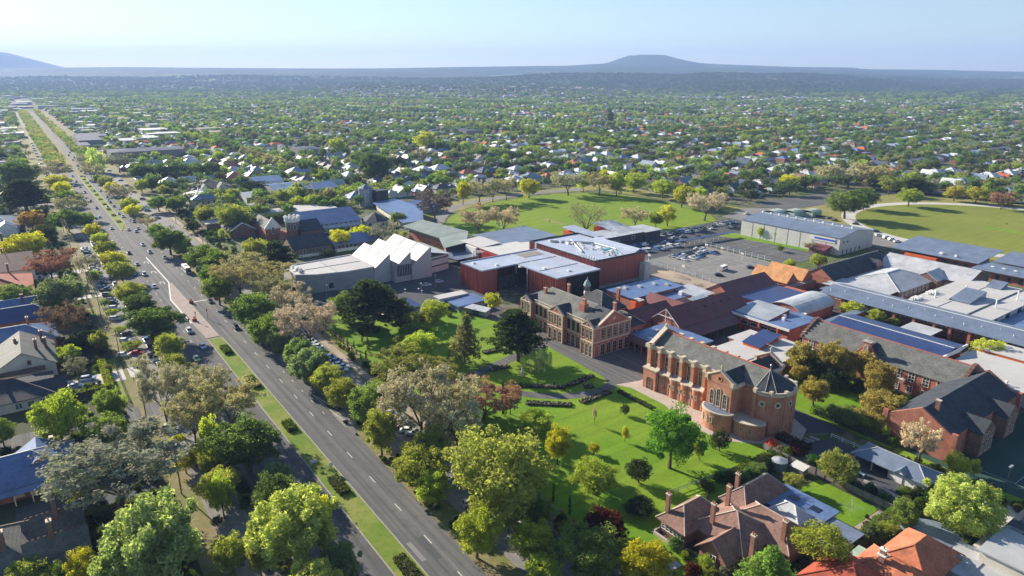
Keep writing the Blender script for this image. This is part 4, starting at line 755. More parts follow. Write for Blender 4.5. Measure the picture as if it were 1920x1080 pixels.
# ------------------------------------------------------------------ low buildings behind convent and chapel
B = Bld('canteen', 'low brick block with large flat blue roof beside the tall red box', 'building', -198, 215)
B.walls(-207, -191.5, 200, 231, 5.6, 'brick_red'); B.part('roof', MB().prism(rect(-207.6, -191, 199.4, 231.4), 5.6, 5.9), 'metal_blue'); B.walls(-191.3, -183.5, 206, 228, 4.2, 'panel_pale', name='annex'); B.part('annex_roof', MB().prism(rect(-191.2, -183, 205.5, 228.5), 4.2, 4.4), 'metal_blue')
B.slabroof([(-193, 226, 5.2), (-178, 226, 4.6), (-178, 237, 4.8), (-193, 237, 5.4)], 'metal_pale', .2, 'canopy'); B.chimney(-197.5, 197.5, 0, 9.2, 'brick_red', 1.4, 0)
for q in ((-203, 207), (-201, 214), (-200, 222), (-196, 226)): B.unit(*q, 5.9, 2.2, 1.4, .7, 'metal_pale')
B.unit(-187, 208, 4.4, 1.8, 1.8, 1.6); B.unit(-186, 224, 4.4, 1.8, 1.8, 1.4); B.walls(-190.8, -188, 198, 203.5, 5.4, 'orange_red', name='side_wall'); B.unit(-189, 201, 5.6, 4, 3, .3, 'membrane_white', 'skylight')
B = Bld('maroon_hall', 'long hall with steep maroon metal roof, open gable and lower verandah behind the chapel', 'building', -163, 210)
B.gable(-170.5, -157, 190, 230, 6.0, 11.4, 't', 'metal_maroon', 'brick_red', .7); B.slabroof([(-157.4, 190.5, 5.6), (-150.6, 190.5, 3.4), (-150.6, 229.5, 3.4), (-157.4, 229.5, 5.6)], 'metal_maroon', .15, 'verandah_roof')
for y in lin(191, 229, 10): B.post(-151, y, 3.4, .12, 'timber'); B.win('+s', y, -156.95, .3, 2.4, 2.6, 'cross', 'timber')
for y in lin(196, 226, 6): B.part('roof_vent', MB().box(-161.4, -160.7, y - .4, y + .4, 9.1, 9.6), 'metal_maroon')
b = MB()
for d in (-1, 1): b.tube((-163.75, 189.3, 11.0), (-163.75 + d * 6.6, 189.3, 5.9), .16, n=4)
b.tube((-167.5, 189.3, 8), (-160, 189.3, 8), .14, n=4); b.tube((-163.75, 189.3, 6), (-163.75, 189.3, 11), .14, n=4); B.part('gable_truss', b, 'paint_white')
B.gable(-184, -171.2, 184, 204, 4.6, 8.0, 't', 'metal_maroon', 'brick_red', .5); B.gable(-190, -170, 204.5, 214, 4.4, 7.4, 's', 'metal_maroon', 'brick_red', .3); B.slabroof([(-176, 216, 6.8), (-171, 216, 6.4), (-171, 226, 6.4), (-176, 226, 6.8)], 'glass_pale', .2, 'rooflight')
B = Bld('maroon_gymnasium', 'maroon gabled roof with sunlit orange brick end beside the dirt yard', 'building', -175, 256)
B.gable(-184.5, -170.5, 238, 270, 4.8, 9.0, 't', 'metal_maroon', 'brick_red', .5); B.walls(-170.3, -156, 242, 268, 4.6, 'brick_red'); B.part('flat_roof', MB().prism(rect(-170, -155.4, 241.4, 268.6), 4.6, 4.9), 'metal_navy'); B.walls(-170, -155.4, 268.7, 273, 4.4, 'brick_red', name='side_wall')
B = Bld('barrel_vault_hall', 'hall with pale barrel vault roof among flat blue roofs', 'building', -147, 252)
b = MB(); n_ = 12
for k in range(n_): a1, a2 = pi * k / n_, pi * (k + 1) / n_; b.slab([(-147.3 - 7.2 * cos(a1), 241, 4.2 + 3.6 * sin(a1)), (-147.3 - 7.2 * cos(a2), 241, 4.2 + 3.6 * sin(a2)), (-147.3 - 7.2 * cos(a2), 266, 4.2 + 3.6 * sin(a2)), (-147.3 - 7.2 * cos(a1), 266, 4.2 + 3.6 * sin(a1))], .2)
B.part('vault', b, 'metal_pale'); B.walls(-154, -140.4, 241.4, 265.6, 4.3, 'brick_red'); b = MB()
for y in (241.5, 265.5): b.add([(-147.3, y, 4.2)] + [(-147.3 - 7 * cos(pi * k / n_), y, 4.2 + 3.4 * sin(pi * k / n_)) for k in range(n_ + 1)], [(0, k + 1, k + 2) for k in range(n_)])
B.part('end_wall', b, 'brick_red')
B = Bld('dish_block', 'flat blue-roofed red brick block with raised grey panel and satellite dish', 'building', -145, 228)
B.walls(-159, -132, 221, 239, 5.4, 'brick_red'); B.part('roof', MB().prism([(-160, 220), (-131.5, 220), (-131.5, 240), (-160, 240)], 5.4, 5.75), 'metal_blue'); B.part('fascia', MB().box(-160.2, -131.3, 219.7, 219.95, 5.0, 5.9), 'paint_white')
B.slabroof([(-156.4, 221.7, 6.0), (-141.5, 221.7, 6.0), (-141.5, 235.6, 7.8), (-156.4, 235.6, 7.8)], 'metal_galv', .2, 'raised_roof'); B.walls(-156.2, -141.6, 234.6, 235.4, 7.5, 'panel_red', z0=5.7, name='raised_wall'); B.part('raised_wall', MB().prism([(-141.9, 222), (-141.6, 222), (-141.6, 235.4), (-141.9, 235.4)], 5.7, [5.8, 5.8, 7.5, 7.5]), 'panel_red')
for x in (-159.6, -152, -144, -136): B.part('column', MB().box(x - .3, x + .3, 219.5, 220.1, 0, 5), 'orange_red')
for x in lin(-158, -136, 5): B.win('-t', x, 221, 2.2, 3.0, 1.2, 'plain', 'paint_white')
B.part('dish', MB().lathe([(.05, 7.0), (.7, 7.2), (1.05, 7.6)], 12, -136, 236).tube((-136, 236, 5.7), (-136, 236, 7), .08), 'paint_white'); B.unit(-139, 228, 5.75, 1.2, 1.2, 1); B.unit(-141, 231, 5.75, 1.6, 1.2, 1)
B = Bld('white_low_school', 'cluster of low white roofs with two dark blue skillions behind the chapel', 'building', -130, 201)
for (a1, a2, y1, y2, z) in ((-139, -126, 186, 199, 3.8), (-142, -130, 199.4, 212, 4.0), (-129.6, -118, 194, 214, 3.9), (-125.6, -116, 184, 193.6, 3.6)): B.walls(a1, a2, y1, y2, z, 'brick_red'); B.part('roof', MB().prism(rect(a1 - .5, a2 + .5, y1 - .4, y2 + .3), z, z + .3), 'membrane_white')
for (y1, y2, x1) in ((197.5, 203, -135), (204.5, 211, -136)): B.walls(x1, x1 + 6.6, y1 + .2, y2 - .3, 5.0, 'orange_red', z0=4.0, name='clerestory'); B.slabroof([(x1 - .4, y1, 5.2), (x1 + 7.2, y1, 5.2), (x1 + 7.2, y2, 6.6), (x1 - .4, y2, 6.6)], 'metal_navy', .2, 'skillion_roof')
B = Bld('orange_roof_house', 'pair of steep orange tiled gables beside the playground', 'building', -176, 288)
B.gable(-188, -169.5, 276.5, 284.5, 4.6, 8.6, 's', 'tile_orange', 'brick_red', .4); B.gable(-187, -168, 286.5, 294.5, 4.6, 8.8, 's', 'tile_orange', 'brick_red', .4); B.walls(-169, -166, 277, 295, 3.4, 'brick_red', name='verandah')
for y in (279, 282, 288, 291, 294): B.win('+s', y, -169.2 + (2 if y > 285 else 0) * .6, 1.6, .8, 1.6, 'arch', 'stone_cream')
B = Bld('long_slate_building', 'long building with dark slate roof and brick dormer gable', 'building', -164, 322)
B.gable(-172, -158.5, 296, 348, 5.2, 10.0, 't', 'slate_dark', 'brick_red', .4); B.gable(-164, -156.8, 331, 338, 5.2, 9, 's', 'slate_dark', 'brick_red', .1); B.win('+s', 334.5, -156.7, 4.6, 2.2, 1.8, 'arch', 'stone_cream'); b = MB()
for i in range(26): b.box(-165.4, -165.1, 297 + i * 2, 297.5 + i * 2, 9.9, 10.4)
B.part('ridge_crest', b, 'stone_grey'); B.slabroof([(-158.4, 285, 3.2), (-153, 285, 3.0), (-153, 330, 3.0), (-158.4, 330, 3.2)], 'metal_bluegrey', .2, 'covered_way')
B = Bld('white_pyramid_roof_block', 'classroom block with broad white hipped metal roof and courtyard trees', 'building', -145, 322)
B.hip(-157, -133, 305, 340, 4.4, 8.2, 'metal_white', 'brick_dark', .9, cap='metal_pale'); B.walls(-159, -154, 291, 304, 4, 'brick_dark', name='side_wall'); B.slabroof([(-160, 290, 4.4), (-133, 290, 4.4), (-133, 304, 4.8), (-160, 304, 4.8)], 'metal_white', name='lower_roof')
for y in lin(307, 338, 8): B.win('+s', y, -133, 1.2, 1.8, 1.8, 'cross')
B = Bld('white_long_roof_block', 'long white metal roofed wing behind the courtyards with a blue valley gable', 'building', -138, 350)
B.gable(-161, -120, 340.5, 364, 5.2, 9.2, 's', 'metal_white', 'brick_dark', .5, cap='metal_pale'); B.gable(-140, -130, 334, 346, 5.1, 8.2, 't', 'metal_pale', 'brick_dark', .3)
for x in lin(-130, -121, 3): B.win('-t', x, 340.5, 1.4, 1.4, 1.6, 'sash')
B = Bld('white_flat_roof_block', 'wide flat white roofed block with grey skylight box and tall vent pipes', 'building', -110, 320)
B.walls(-123, -101, 292, 347, 5.6, 'panel_grey'); B.part('roof', MB().prism(rect(-123.5, -100.9, 291.5, 347.5), 5.6, 5.95), 'membrane_white'); B.walls(-100.4, -93, 290, 348, 5.2, 'panel_grey'); B.part('roof', MB().prism(rect(-100.5, -92.5, 289.5, 348.5), 5.2, 5.55), 'membrane_white')
B.part('skylight_box', MB().prism(rect(-113, -105, 305, 320), 5.9, [6.6, 6.6, 8.8, 8.8]), 'metal_bluegrey'); B.part('skylight_box', MB().prism(rect(-112, -106, 338, 345), 5.9, [6.2, 6.2, 8.2, 8.2]), 'metal_bluegrey')
for q in ((-118, 304), (-113.5, 322), (-98, 311), (-97, 330)): B.vent(*q, 5.6, 3.2, .3)
for i in range(12): B.unit(-122 + (i % 2) * 1.6, 292.5 + i * .9 if i < 6 else 300 + i, 5.95, 1.3, .9, 1.1)
for i in range(4): B.part('roof_joint', MB().box(-123, -101.2, 304 + i * 11, 304.3 + i * 11, 5.95, 6.1), 'panel_pale')
B.part('roof_step', MB().box(-112, -111.7, 292, 347, 5.95, 6.12), 'panel_pale')
for y in lin(292, 347, 14): B.part('wall_panel', MB().box(-93, -92.9, y - 1.7, y + 1.7, .3, 4.9), 'panel_pale' if int(y) % 3 else 'glass')
B.walls(-92, -70, 292, 345, 3.2, 'brick_dark', name='low_wall'); B.part('low_roof', MB().prism(rect(-92.3, -66, 291, 346), 3.2, 3.45), 'metal_blue')
B = Bld('colonnade_wing', 'very long classroom wing with blue-grey roof on square red brick columns', 'building', -110, 277)
B.walls(-148, -56, 276, 287, 6.2, 'brick_dark'); B.slabroof([(-150, 270, 6.3), (-54, 270, 6.3), (-54, 281, 8.2), (-150, 281, 8.2)], 'metal_bluegrey'); B.slabroof([(-150, 281, 8.2), (-54, 281, 8.2), (-54, 289, 6.8), (-150, 289, 6.8)], 'metal_bluegrey'); B.part('ridge_cap', MB().box(-150, -54, 280.85, 281.15, 8.2, 8.34), 'paint_white')
for x in (-147, -140, -132, -125.5, -118.4, -111, -103.6, -98, -91.5, -82.3, -74, -66, -58): B.part('column', MB().box(x - .45, x + .45, 270.6, 271.5, 0, 6.3), 'brick_red')
for x in lin(-146, -58, 26): B.win('-t', x, 276, 3.6, 1.9, 1.2, 'plain', 'paint_white')
for i in range(18): B.vent(-147 + i * 5.2, 274 + (i * 7 % 5), 6.9, .6, .12)
B = Bld('blue_roof_wing', 'deep navy blue metal roofed classroom wing with curved white end behind the brick wing', 'building', -106, 249)
B.walls(-126, -88, 241, 256, 5.2, 'brick_red'); B.slabroof([(-127.5, 239.5, 5.6), (-87, 239.5, 5.6), (-87, 247, 6.9), (-127.5, 247, 6.9)], 'metal_navy'); B.slabroof([(-127.5, 247, 6.9), (-87, 247, 6.9), (-87, 257, 5.4), (-127.5, 257, 5.4)], 'metal_navy'); B.part('ridge_cap', MB().box(-127.5, -87, 246.85, 247.15, 6.9, 7.05), 'paint_white'); B.part('end_fascia', MB().prism([(-87.2, 239), (-86.6, 239), (-85.8, 248), (-86.6, 257.5), (-87.2, 257.5)], 5.3, [5.9, 5.9, 7.2, 5.9, 5.9]), 'paint_white')
B.walls(-131, -127.7, 241, 268, 4.4, 'brick_red', name='link'); B.part('link_roof', MB().prism(rect(-131.4, -127.6, 240.5, 269), 4.4, 4.7), 'metal_bluegrey'); B.slabroof([(-111, 257.3, 4.2), (-100, 257.3, 4.2), (-100, 270, 4.4), (-111, 270, 4.4)], 'metal_pale', .2, 'link_roof')
B = Bld('white_service_roofs', 'pale flat roofs with seven small ventilators at the right edge', 'building', -68, 240)
B.walls(-84, -54, 232, 256, 4.6, 'panel_grey'); B.part('roof', MB().prism(rect(-84.4, -53, 231.4, 256.6), 4.6, 4.9), 'membrane_white'); B.walls(-84, -56, 257, 268, 5.6, 'orange_red'); B.part('roof', MB().prism(rect(-84.4, -55, 256.8, 268.6), 5.6, 5.85), 'membrane_white')
for i in range(7): B.vent(-82 + i * 2.6, 233.4, 4.9, 1.1, .28)
# brick classroom wing with stepped gable
B = Bld('brick_wing', 'long red brick wing with slate roof, red ridge and stepped centre gable behind autumn trees', 'building', -98, 222)
B.gable(-122.4, -72.5, 213.8, 231, 7.7, 11.9, 's', 'slate', 'brick_red', .4, cap='ridge_red')
for x in (-122.9, -72.0):
    b = MB(); n_ = 7
    for k in range(n_): y = 213.4 + k * 1.3; b.box(x - .5, x + .5, y, 231.4 - k * 1.3, 7.2 + k * .75, 8.1 + k * .75)
    B.part('stepped_gable', b, 'brick_dark')
b = MB().box(-103, -96.6, 213.1, 214.4, 0, 8.6)
for k in range(5): b.box(-102.8 + k * .62, -96.8 - k * .62, 213.05, 214.3, 8.6 + k * .75, 9.36 + k * .75)
b.box(-101, -98.6, 212.9, 214.4, 9, 12.8); B.part('centre_gable', b, 'brick_red'); B.part('gable_coping', MB().box(-101.3, -98.3, 212.7, 214.6, 12.8, 13.1).box(-99.95, -99.65, 213.5, 213.8, 13.1, 14.4).box(-100.3, -99.3, 213.5, 213.8, 13.8, 14.05), 'stone_grey')
B.win('-t', -99.8, 212.9, 10.2, 1.0, 1.6, 'arch', 'stone_cream', 'stone_cream', name='niche')
for d in (-1, 1): B.slabroof([(-99.8, 214.3, 11.2), (-99.8, 220, 11.2), (-99.8 + d * 3.2, 220, 8.3), (-99.8 + d * 3.2, 214.3, 8.3)][::d], 'slate_dark')
for x in [-119, -114.5, -110, -106] + [-93.6, -89.4, -85.2, -81, -77, -74]: B.win('-t', x, 213.8, 4.2, 1.7, 2.9, 'cross', 'paint_white'); B.win('-t', x, 213.8, .6, 1.5, 2.0, 'cross', 'paint_white')
B.part('vent_box', MB().box(-88.2, -86.8, 213.3, 213.8, 3.4, 4.4), 'paint_white'); B.vent(-96, 211, 0, 9.5, .12, 'steel')
# brick hall lower right
B = Bld('brick_gable_hall', 'red brick hall with dark slate roof, stepped brick gables and sunlit front', 'building', -67, 200)
B.gable(-76.5, -60, 181.5, 222, 7.2, 11.8, 't', 'slate_dark', 'brick_red', .0)
for y in (181.3, 222.2):
    b = MB().add([(-76.7, y - .35, 0), (-59.8, y - .35, 0), (-59.8, y - .35, 7.3), (-68.2, y - .35, 12.2), (-76.7, y - .35, 7.3), (-76.7, y + .35, 0), (-59.8, y + .35, 0), (-59.8, y + .35, 7.3), (-68.2, y + .35, 12.2), (-76.7, y + .35, 7.3)], [(0, 1, 2, 3, 4), (9, 8, 7, 6, 5), (4, 3, 8, 9), (3, 2, 7, 8), (1, 6, 7, 2), (0, 4, 9, 5)])
    for sx in (-76.9, -59.6): b.box(sx - .7, sx + .7, y - .5, y + .5, 0, 8.2)
    B.part('end_gable', b, 'brick_red')
B.gable(-63, -56.5, 190, 198, 6.6, 9.4, 's', 'slate_dark', 'brick_dark', .1); B.gable(-63, -56.5, 206, 213, 6.6, 9.2, 's', 'slate_dark', 'brick_dark', .1)
for y in (191.5, 194, 196.5, 201, 204, 208, 211, 217): B.win('+s', y, -56.5 if 190 < y < 198 or 206 < y < 213 else -60, 4.2, 1.0, 2.0, 'cross', 'stone_cream'); B.win('+s', y, -56.5 if 190 < y < 198 or 206 < y < 213 else -60, .9, 1.0, 2.0, 'cross', 'stone_cream')
for x in (-71.5, -68.2, -65): B.win('-t', x, 180.95, 2.2, 1.3, 3.0, 'arch', 'brick_red')
B.chimney(-66.5, 186, 9, 13.5, 'brick_dark', 1.1, 0)
# oval-side buildings
B = Bld('oval_pavilion', 'dark grey skillion roof pavilion with orange-red brick walls beside the oval', 'building', -158, 400)
B.walls(-168, -134, 385, 402, 5.0, 'brick_red'); B.slabroof([(-174, 380, 5.6), (-131, 380, 5.6), (-131, 410, 8.0), (-174, 410, 8.0)], 'metal_bluegrey'); B.unit(-150, 384, 6, 1.6, 1.4, 1); B.unit(-143, 384, 6, 1.2, 1.2, 1); B.walls(-166, -150, 379, 385, 4.2, 'orange_red', name='front_wall')
for x in lin(-163, -136, 6): B.win('-t', x, 384.95, 1.0, 1.6, 2.2, 'plain', 'panel_dark')
B = Bld('brick_changing_rooms', 'orange-red brick changing rooms with dark flat roof at the right edge', 'building', -112, 392)
B.walls(-128, -96, 374, 388, 4.6, 'brick_red'); B.slabroof([(-131, 372, 4.9), (-92, 372, 4.9), (-92, 390, 5.4), (-131, 390, 5.4)], 'metal_bluegrey'); B.walls(-124, -92, 391, 404, 6.0, 'brick_red', name='rear_wall'); B.slabroof([(-128, 389.5, 6.2), (-88, 389.5, 6.2), (-88, 412, 8.0), (-128, 412, 8.0)], 'metal_bluegrey')
for x in lin(-127, -98, 6): B.win('-t', x, 374, 1.0, 1.2, 2.4, 'plain', 'panel_dark'); B.unit(x, 380, 5.4, 1.5, .9, .4, 'paint_white', 'skylight')
B = Bld('green_dome_shed', 'low sheds with rounded pale green roofs behind the sports hall', 'building', -272, 440)
for i in range(3):
    b = MB(); x0, y0 = -279 + i * 7, 424 + i * 11
    for k in range(6): a1, a2 = pi * k / 6, pi * (k + 1) / 6; b.slab([(x0 - 5 * cos(a1), y0, 3 + 1.7 * sin(a1)), (x0 - 5 * cos(a2), y0, 3 + 1.7 * sin(a2)), (x0 - 5 * cos(a2), y0 + 12, 3 + 1.7 * sin(a2)), (x0 - 5 * cos(a1), y0 + 12, 3 + 1.7 * sin(a1))], .15)
    B.part('roof', b, 'metal_palegreen'); B.walls(x0 - 4.8, x0 + 4.8, y0 + .2, y0 + 11.8, 3, 'metal_palegreen')
B = Bld('covered_walkway', 'long covered walkway with dark roof beside the car park', 'walkway', -256, 333)
B.slabroof([(-260.5, 304, 2.9), (-257, 304, 3.1), (-254, 352, 3.1), (-257.5, 352, 2.9)], 'metal_navy', .15)
for i in range(12): B.post(-257.4 + i * .26, 305 + i * 4.1, 2.9, .08, 'paint_white')
B = Bld('garden_shed_block', 'low blue and grey roofed sheds between the convent and the yard', 'building', -235, 144)
B.walls(-243, -233, 140, 153, 2.7, 'metal_galv'); B.slabroof([(-244, 139, 2.9), (-232, 139, 2.9), (-232, 154, 3.3), (-244, 154, 3.3)], 'metal_blue'); B.walls(-246, -243.4, 137, 150, 3.6, 'render_white', name='white_wall'); B.part('white_roof', MB().prism(rect(-248.5, -243, 136.5, 151), 3.6, 3.9), 'membrane_white'); B.slabroof([(-234.5, 140, 2.6), (-220.5, 145, 2.6), (-222.5, 149.5, 3.0), (-236.5, 144.5, 3.0)], 'metal_pale', .15, 'lean_to_roof'); B.polywall([(-233.5, 141.5), (-221.5, 146), (-222.8, 149), (-235, 144.6)], 2.5, 'metal_galv')
B.part('tank', MB().lathe([(.9, 0), (.9, 2.4), (.1, 2.7)], 12, -243, 136), 'plastic_blue')
B = Bld('dark_yard_shed', 'dark roofed shed with white awnings behind the big cedar', 'building', -242, 119)
B.hip(-254, -232, 114, 127, 3.4, 5.6, 'metal_navy', 'brick_dark', .6, cap=None); B.part('sail', MB().slab([(-262, 106, 5), (-256, 104, 4.4), (-255, 111, 5.4)], .06).slab([(-240, 108, 4), (-234, 106, 4.6), (-237, 113, 5.2)], .06), 'paint_white'); B.post(-258, 105, 5, .08, 'steel')
# ------------------------------------------------------------------ houses
def house(name, label, s0, t0, forms, chims=(), wins=(), extra=None, group=None):
    B = Bld(name, label, 'house', s0, t0, group)
    for f in forms:
        k = f[0]
        if k == 'h': B.hip(*f[1:7], mat=f[7], wall=f[8], over=f[9] if len(f) > 9 else .6, cap=f[10] if len(f) > 10 else 'stone_grey')
        elif k == 'g': B.gable(*f[1:7], axis=f[7], mat=f[8], wall=f[9], over=f[10] if len(f) > 10 else .5)
        elif k == 'f': B.walls(*f[1:6], f[7]); B.part('roof', MB().prism(rect(f[1] - .4, f[2] + .4, f[3] - .4, f[4] + .4), f[5], f[5] + .3), f[6])
    for c_ in chims: B.chimney(*c_[:4], *(c_[4:]))
    for w_ in wins: B.win(*w_)
    return B
H1 = house('tiled_house', 'sprawling brown tiled house with tall brick chimneys and red brick walls below the lawn', -73, 108,
    [('h', -84, -77.6, 100.3, 112, 3.6, 7.2, 'tile_brown', 'brick_house', .9, 'stone_cream'), ('h', -79, -66, 104, 116.5, 3.7, 7.6, 'tile_brown', 'brick_house', .6, 'stone_cream'), ('g', -73.4, -66.8, 100.2, 106, 3.5, 6.6, 't', 'tile_brown', 'brick_house', .8), ('h', -76, -61, 112, 121.5, 3.6, 7.2, 'tile_brown', 'brick_house', .6, 'stone_cream'), ('h', -81, -74.6, 117, 132, 3.5, 7.0, 'tile_brown', 'brick_house', .6, 'stone_grey')],
    [(-83.2, 101.2, 4, 9.3), (-76.8, 113.2, 5, 10), (-75.0, 105.8, 5, 9.6), (-64.0, 104.0, 3.5, 9.4), (-63, 113, 5, 9.4), (-79.5, 120, 5, 9.2)],
    [('-t', x, 100.3, 1.2, .75, 1.7, 'cross', 'paint_white') for x in (-83.2, -82.1, -81, -79.9, -78.8)] + [('-t', -70, 100.1, .6, 1.4, 2.2, 'sash', 'paint_white'), ('+s', 102, -66.7, 1.2, 1.2, 1.8, 'sash', 'paint_white'), ('+s', 109, -65.9, 1.2, 1.2, 1.8, 'sash', 'paint_white')])
H1.part('garden_wall', MB().box(-84.6, -76.5, 98.2, 98.7, 0, .7).box(-84.6, -84.2, 98.2, 101, 0, .7), 'paving_pink')
for i in range(4): H1.part('front_step', MB().box(-78 + i * .2, -73.5 - i * .2, 94.4 - i * .8, 95.1 - i * .8, 0, .45 - i * .1), 'concrete')
H2 = house('blue_extension_house', 'blue metal roofed extension with two roof windows behind the tiled house', -66, 128,
    [('f', -75.5, -63, 124, 133.6, 3.0, 'metal_blue', 'render_white'), ('h', -72.6, -65, 121.8, 127.6, 3.3, 5.6, 'metal_white', 'render_white', .2, 'paint_white'), ('f', -62.4, -56, 121.5, 131, 2.6, 'metal_bluegrey', 'render_grey')])
for x in (-71.5, -66.2): H2.part('roof_window', MB().box(x - 1.1, x + 1.1, 129.4, 131.4, 3.3, 3.4), 'solar')
H3 = house('terracotta_house', 'bright terracotta tiled house with ringed brick chimney at the bottom right', -46, 126,
    [('h', -50.5, -40.5, 124.6, 139.5, 3.6, 7.4, 'tile_terracotta', 'brick_house', .6, 'tile_terracotta'), ('h', -56, -43, 108, 121.6, 3.6, 7.2, 'tile_red', 'brick_house', .6, 'tile_red'), ('h', -52, -38, 118, 128.5, 3.5, 7.0, 'tile_terracotta', 'brick_house', .6, 'tile_terracotta')],
    [(-47.6, 121.6, 4, 8.6, 'brick_house', 1.1, 1, 'paint_white')])
H3.part('pergola_roof', MB().slab([(-54.5, 122.5, 2.6), (-51.6, 122.5, 2.6), (-51.6, 127, 2.9), (-54.5, 127, 2.9)], .1), 'metal_palegreen'); H3.part('chimney_band', MB().box(-48.4, -46.8, 120.9, 122.3, 7.4, 7.7), 'paint_white')
H4 = house('flat_grey_extension', 'flat grey roofed extension with air conditioners behind the terracotta house', -41, 138, [('f', -42.3, -37.5, 134, 144.4, 3.0, 'panel_grey', 'render_grey'), ('f', -37.2, -33, 134, 141, 2.8, 'panel_grey', 'render_grey')])
for q in ((-41.2, 137.2), (-40.2, 138.4), (-38.6, 137)): H4.unit(*q, 3.3, .9, .7, .9, 'metal_galv')
H5 = house('modern_grey_house', 'modern flat roofed house with solar panels at the right edge', -36, 158, [('f', -38.6, -30, 153, 168, 3.9, 'panel_dark', 'render_grey'), ('f', -38, -30, 141, 152.5, 5.6, 'panel_grey', 'render_cream'), ('f', -40.4, -38.8, 144.6, 155, 2.6, 'concrete', 'render_grey')])
H5.part('solar_panel', MB().slab([(-37.8, 160, 4.25), (-35, 160, 4.25), (-35, 166, 4.6), (-37.8, 166, 4.6)], .08), 'solar')
for i in range(8): H5.part('pergola_slat', MB().box(-38.4 + i * .35, -38.25 + i * .35, 153.5, 157, 4.3, 4.4), 'panel_grey')
B = Bld('shade_canopy', 'large curved blue-grey canopy roof on posts between the houses', 'canopy', -48, 144)
cp = smooth([(-53.4, 139.6), (-52.6, 144.6), (-48.5, 148.2), (-43.8, 147.6), (-42.2, 143.2), (-43.4, 139.8), (-47, 137.6)], 2); B.part('roof', MB().prism(cp, 3.0, [3.25 + .03 * i % .05 for i in range(len(cp))]), 'metal_bluegrey')
for q in ((-52.4, 140.4), (-49, 138.8), (-44, 140.6), (-43, 146)): B.post(*q, 3, .12, 'paint_white')
B = Bld('garage', 'long garage with hipped grey metal roof, open bay and white roller doors', 'garage', -65, 167)
B.hip(-74.4, -56.6, 161.2, 169, 2.9, 4.9, 'metal_bluegrey', 'render_cream', .5, walls=False, cap='metal_pale'); B.walls(-65.2, -56.6, 161.4, 168.8, 2.85, 'render_cream'); B.walls(-74.2, -65.4, 168.4, 168.8, 2.8, 'render_grey', name='rear_wall')
for x in (-63.1, -60.2, -58.0): B.part('roller_door', MB().box(x - 1.05, x + 1.05, 161.25, 161.4, 0, 2.4), 'paint_white')
for x in (-74, -69.6, -65.4): B.post(x, 161.5, 2.85, .14, 'stone_cream')
B.gable(-63.8, -61.4, 160.4, 164.5, 3.1, 4.2, 't', 'metal_bluegrey', 'paint_white', .15, z0=2.9, walls=False); B.part('gablet', MB().add([(-63.9, 160.4, 3.0), (-61.3, 160.4, 3.0), (-62.6, 160.4, 4.1)], [(0, 1, 2)]), 'paint_white')
# left side houses
L1 = house('blue_roofed_house', 'large house with bright blue metal roof and brick and cream wall panels', -187, -8,
    [('h', -196, -179.6, -30, -1.2, 3.7, 8.0, 'metal_blue', 'brick_house', .9, 'paint_white'), ('g', -196, -184, -14, -2.6, 3.7, 7.2, 's', 'metal_blue', 'brick_house', .5)], [(-190.5, -5, 5, 8.8, 'brick_dark', 1.0, 0)],
    [('+s', y, -179.6, .8, 1.7, 2.1, 'plain', 'render_cream', 'render_cream') for y in (-13, -10, -5.8, -3)])
L1.slabroof([(-179.9, -30, 3.7), (-176.6, -30, 3.0), (-176.6, -1.4, 3.0), (-179.9, -1.4, 3.7)], 'metal_blue', .12, 'verandah_roof')
for y in lin(-29, -2, 8): L1.post(-176.9, y, 3.0, .1, 'paint_white')
L2 = house('slate_house', 'dark slate roofed house with three tall brick chimneys at the bottom left', -150, -8,
    [('h', -161, -143.4, -22, -9.6, 4.0, 8.6, 'slate', 'brick_house', .6, 'stone_cream'), ('g', -159, -152.4, -12, -1.6, 4.0, 7.6, 't', 'slate', 'brick_house', .3), ('g', -150.5, -143, -12, -1.4, 4.0, 7.8, 't', 'slate', 'brick_house', .3)],
    [(-155, -6.2, 6, 11.2, 'brick_dark', 1.1, 1), (-146.6, -7.2, 6, 11.2, 'brick_dark', 1.1, 1), (-148, -15, 6, 11.2, 'brick_dark', 1.1, 1)])
for x in (-155.7, -146.8):
    for i in range(11): L2.part('ridge_crest', MB().box(x - .05, x + .05, -11.5 + i * .95, -11 + i * .95, 7.7, 8.15), 'tile_brown')
L3 = house('grey_gable_house', 'grey roofed villa with cream half-timbered gable and round-topped brick chimneys', -266, -9,
    [('g', -281, -257.6, -18, -1, 4.8, 10.0, 's', 'slate', 'render_cream', .8)], [(-272, -11, 6, 10.4, 'brick_dark', 1.2, 1), (-266, -5.5, 6, 10.8, 'brick_dark', 1.2, 2), (-276, -3.6, 5, 10.4, 'brick_dark', 1.2, 2), (-270, -2.8, 5, 9.6, 'brick_dark', 1.2, 1)], [('+s', -8, -257.4, 5.6, .7, 1.2, 'arch', 'brick_dark')])
L3.slabroof([(-257.2, -17, 4.4), (-255.4, -17, 3.6), (-255.4, -4, 3.6), (-257.2, -4, 4.4)], 'timber', .15, 'awning')
L4 = house('dark_roofed_house', 'low charcoal roofed house above the side street', -241, -9, [('h', -252, -233.4, -34, -3, 3.5, 7.4, 'slate_dark', 'render_cream', .8, 'tile_brown'), ('g', -243.5, -236, -12, .5, 3.4, 6.0, 't', 'slate_dark', 'render_cream', .4)], [(-247, -16, 5, 9.4, 'brick_dark', 1.0, 2)], [('+s', y, -233.3, .8, 1.6, 1.6, 'cross', 'paint_white') for y in (-12, -9, -6)])
L5 = house('blue_verandah_house', 'house with broad blue metal roof and bullnose verandah beside the grey villa', -296, -8, [('h', -304.5, -288, -28, .5, 3.8, 7.6, 'metal_blue', 'brick_house', .9, 'paint_white')], [(-297, -7, 5, 10, 'brick_house', 1.1, 2)])
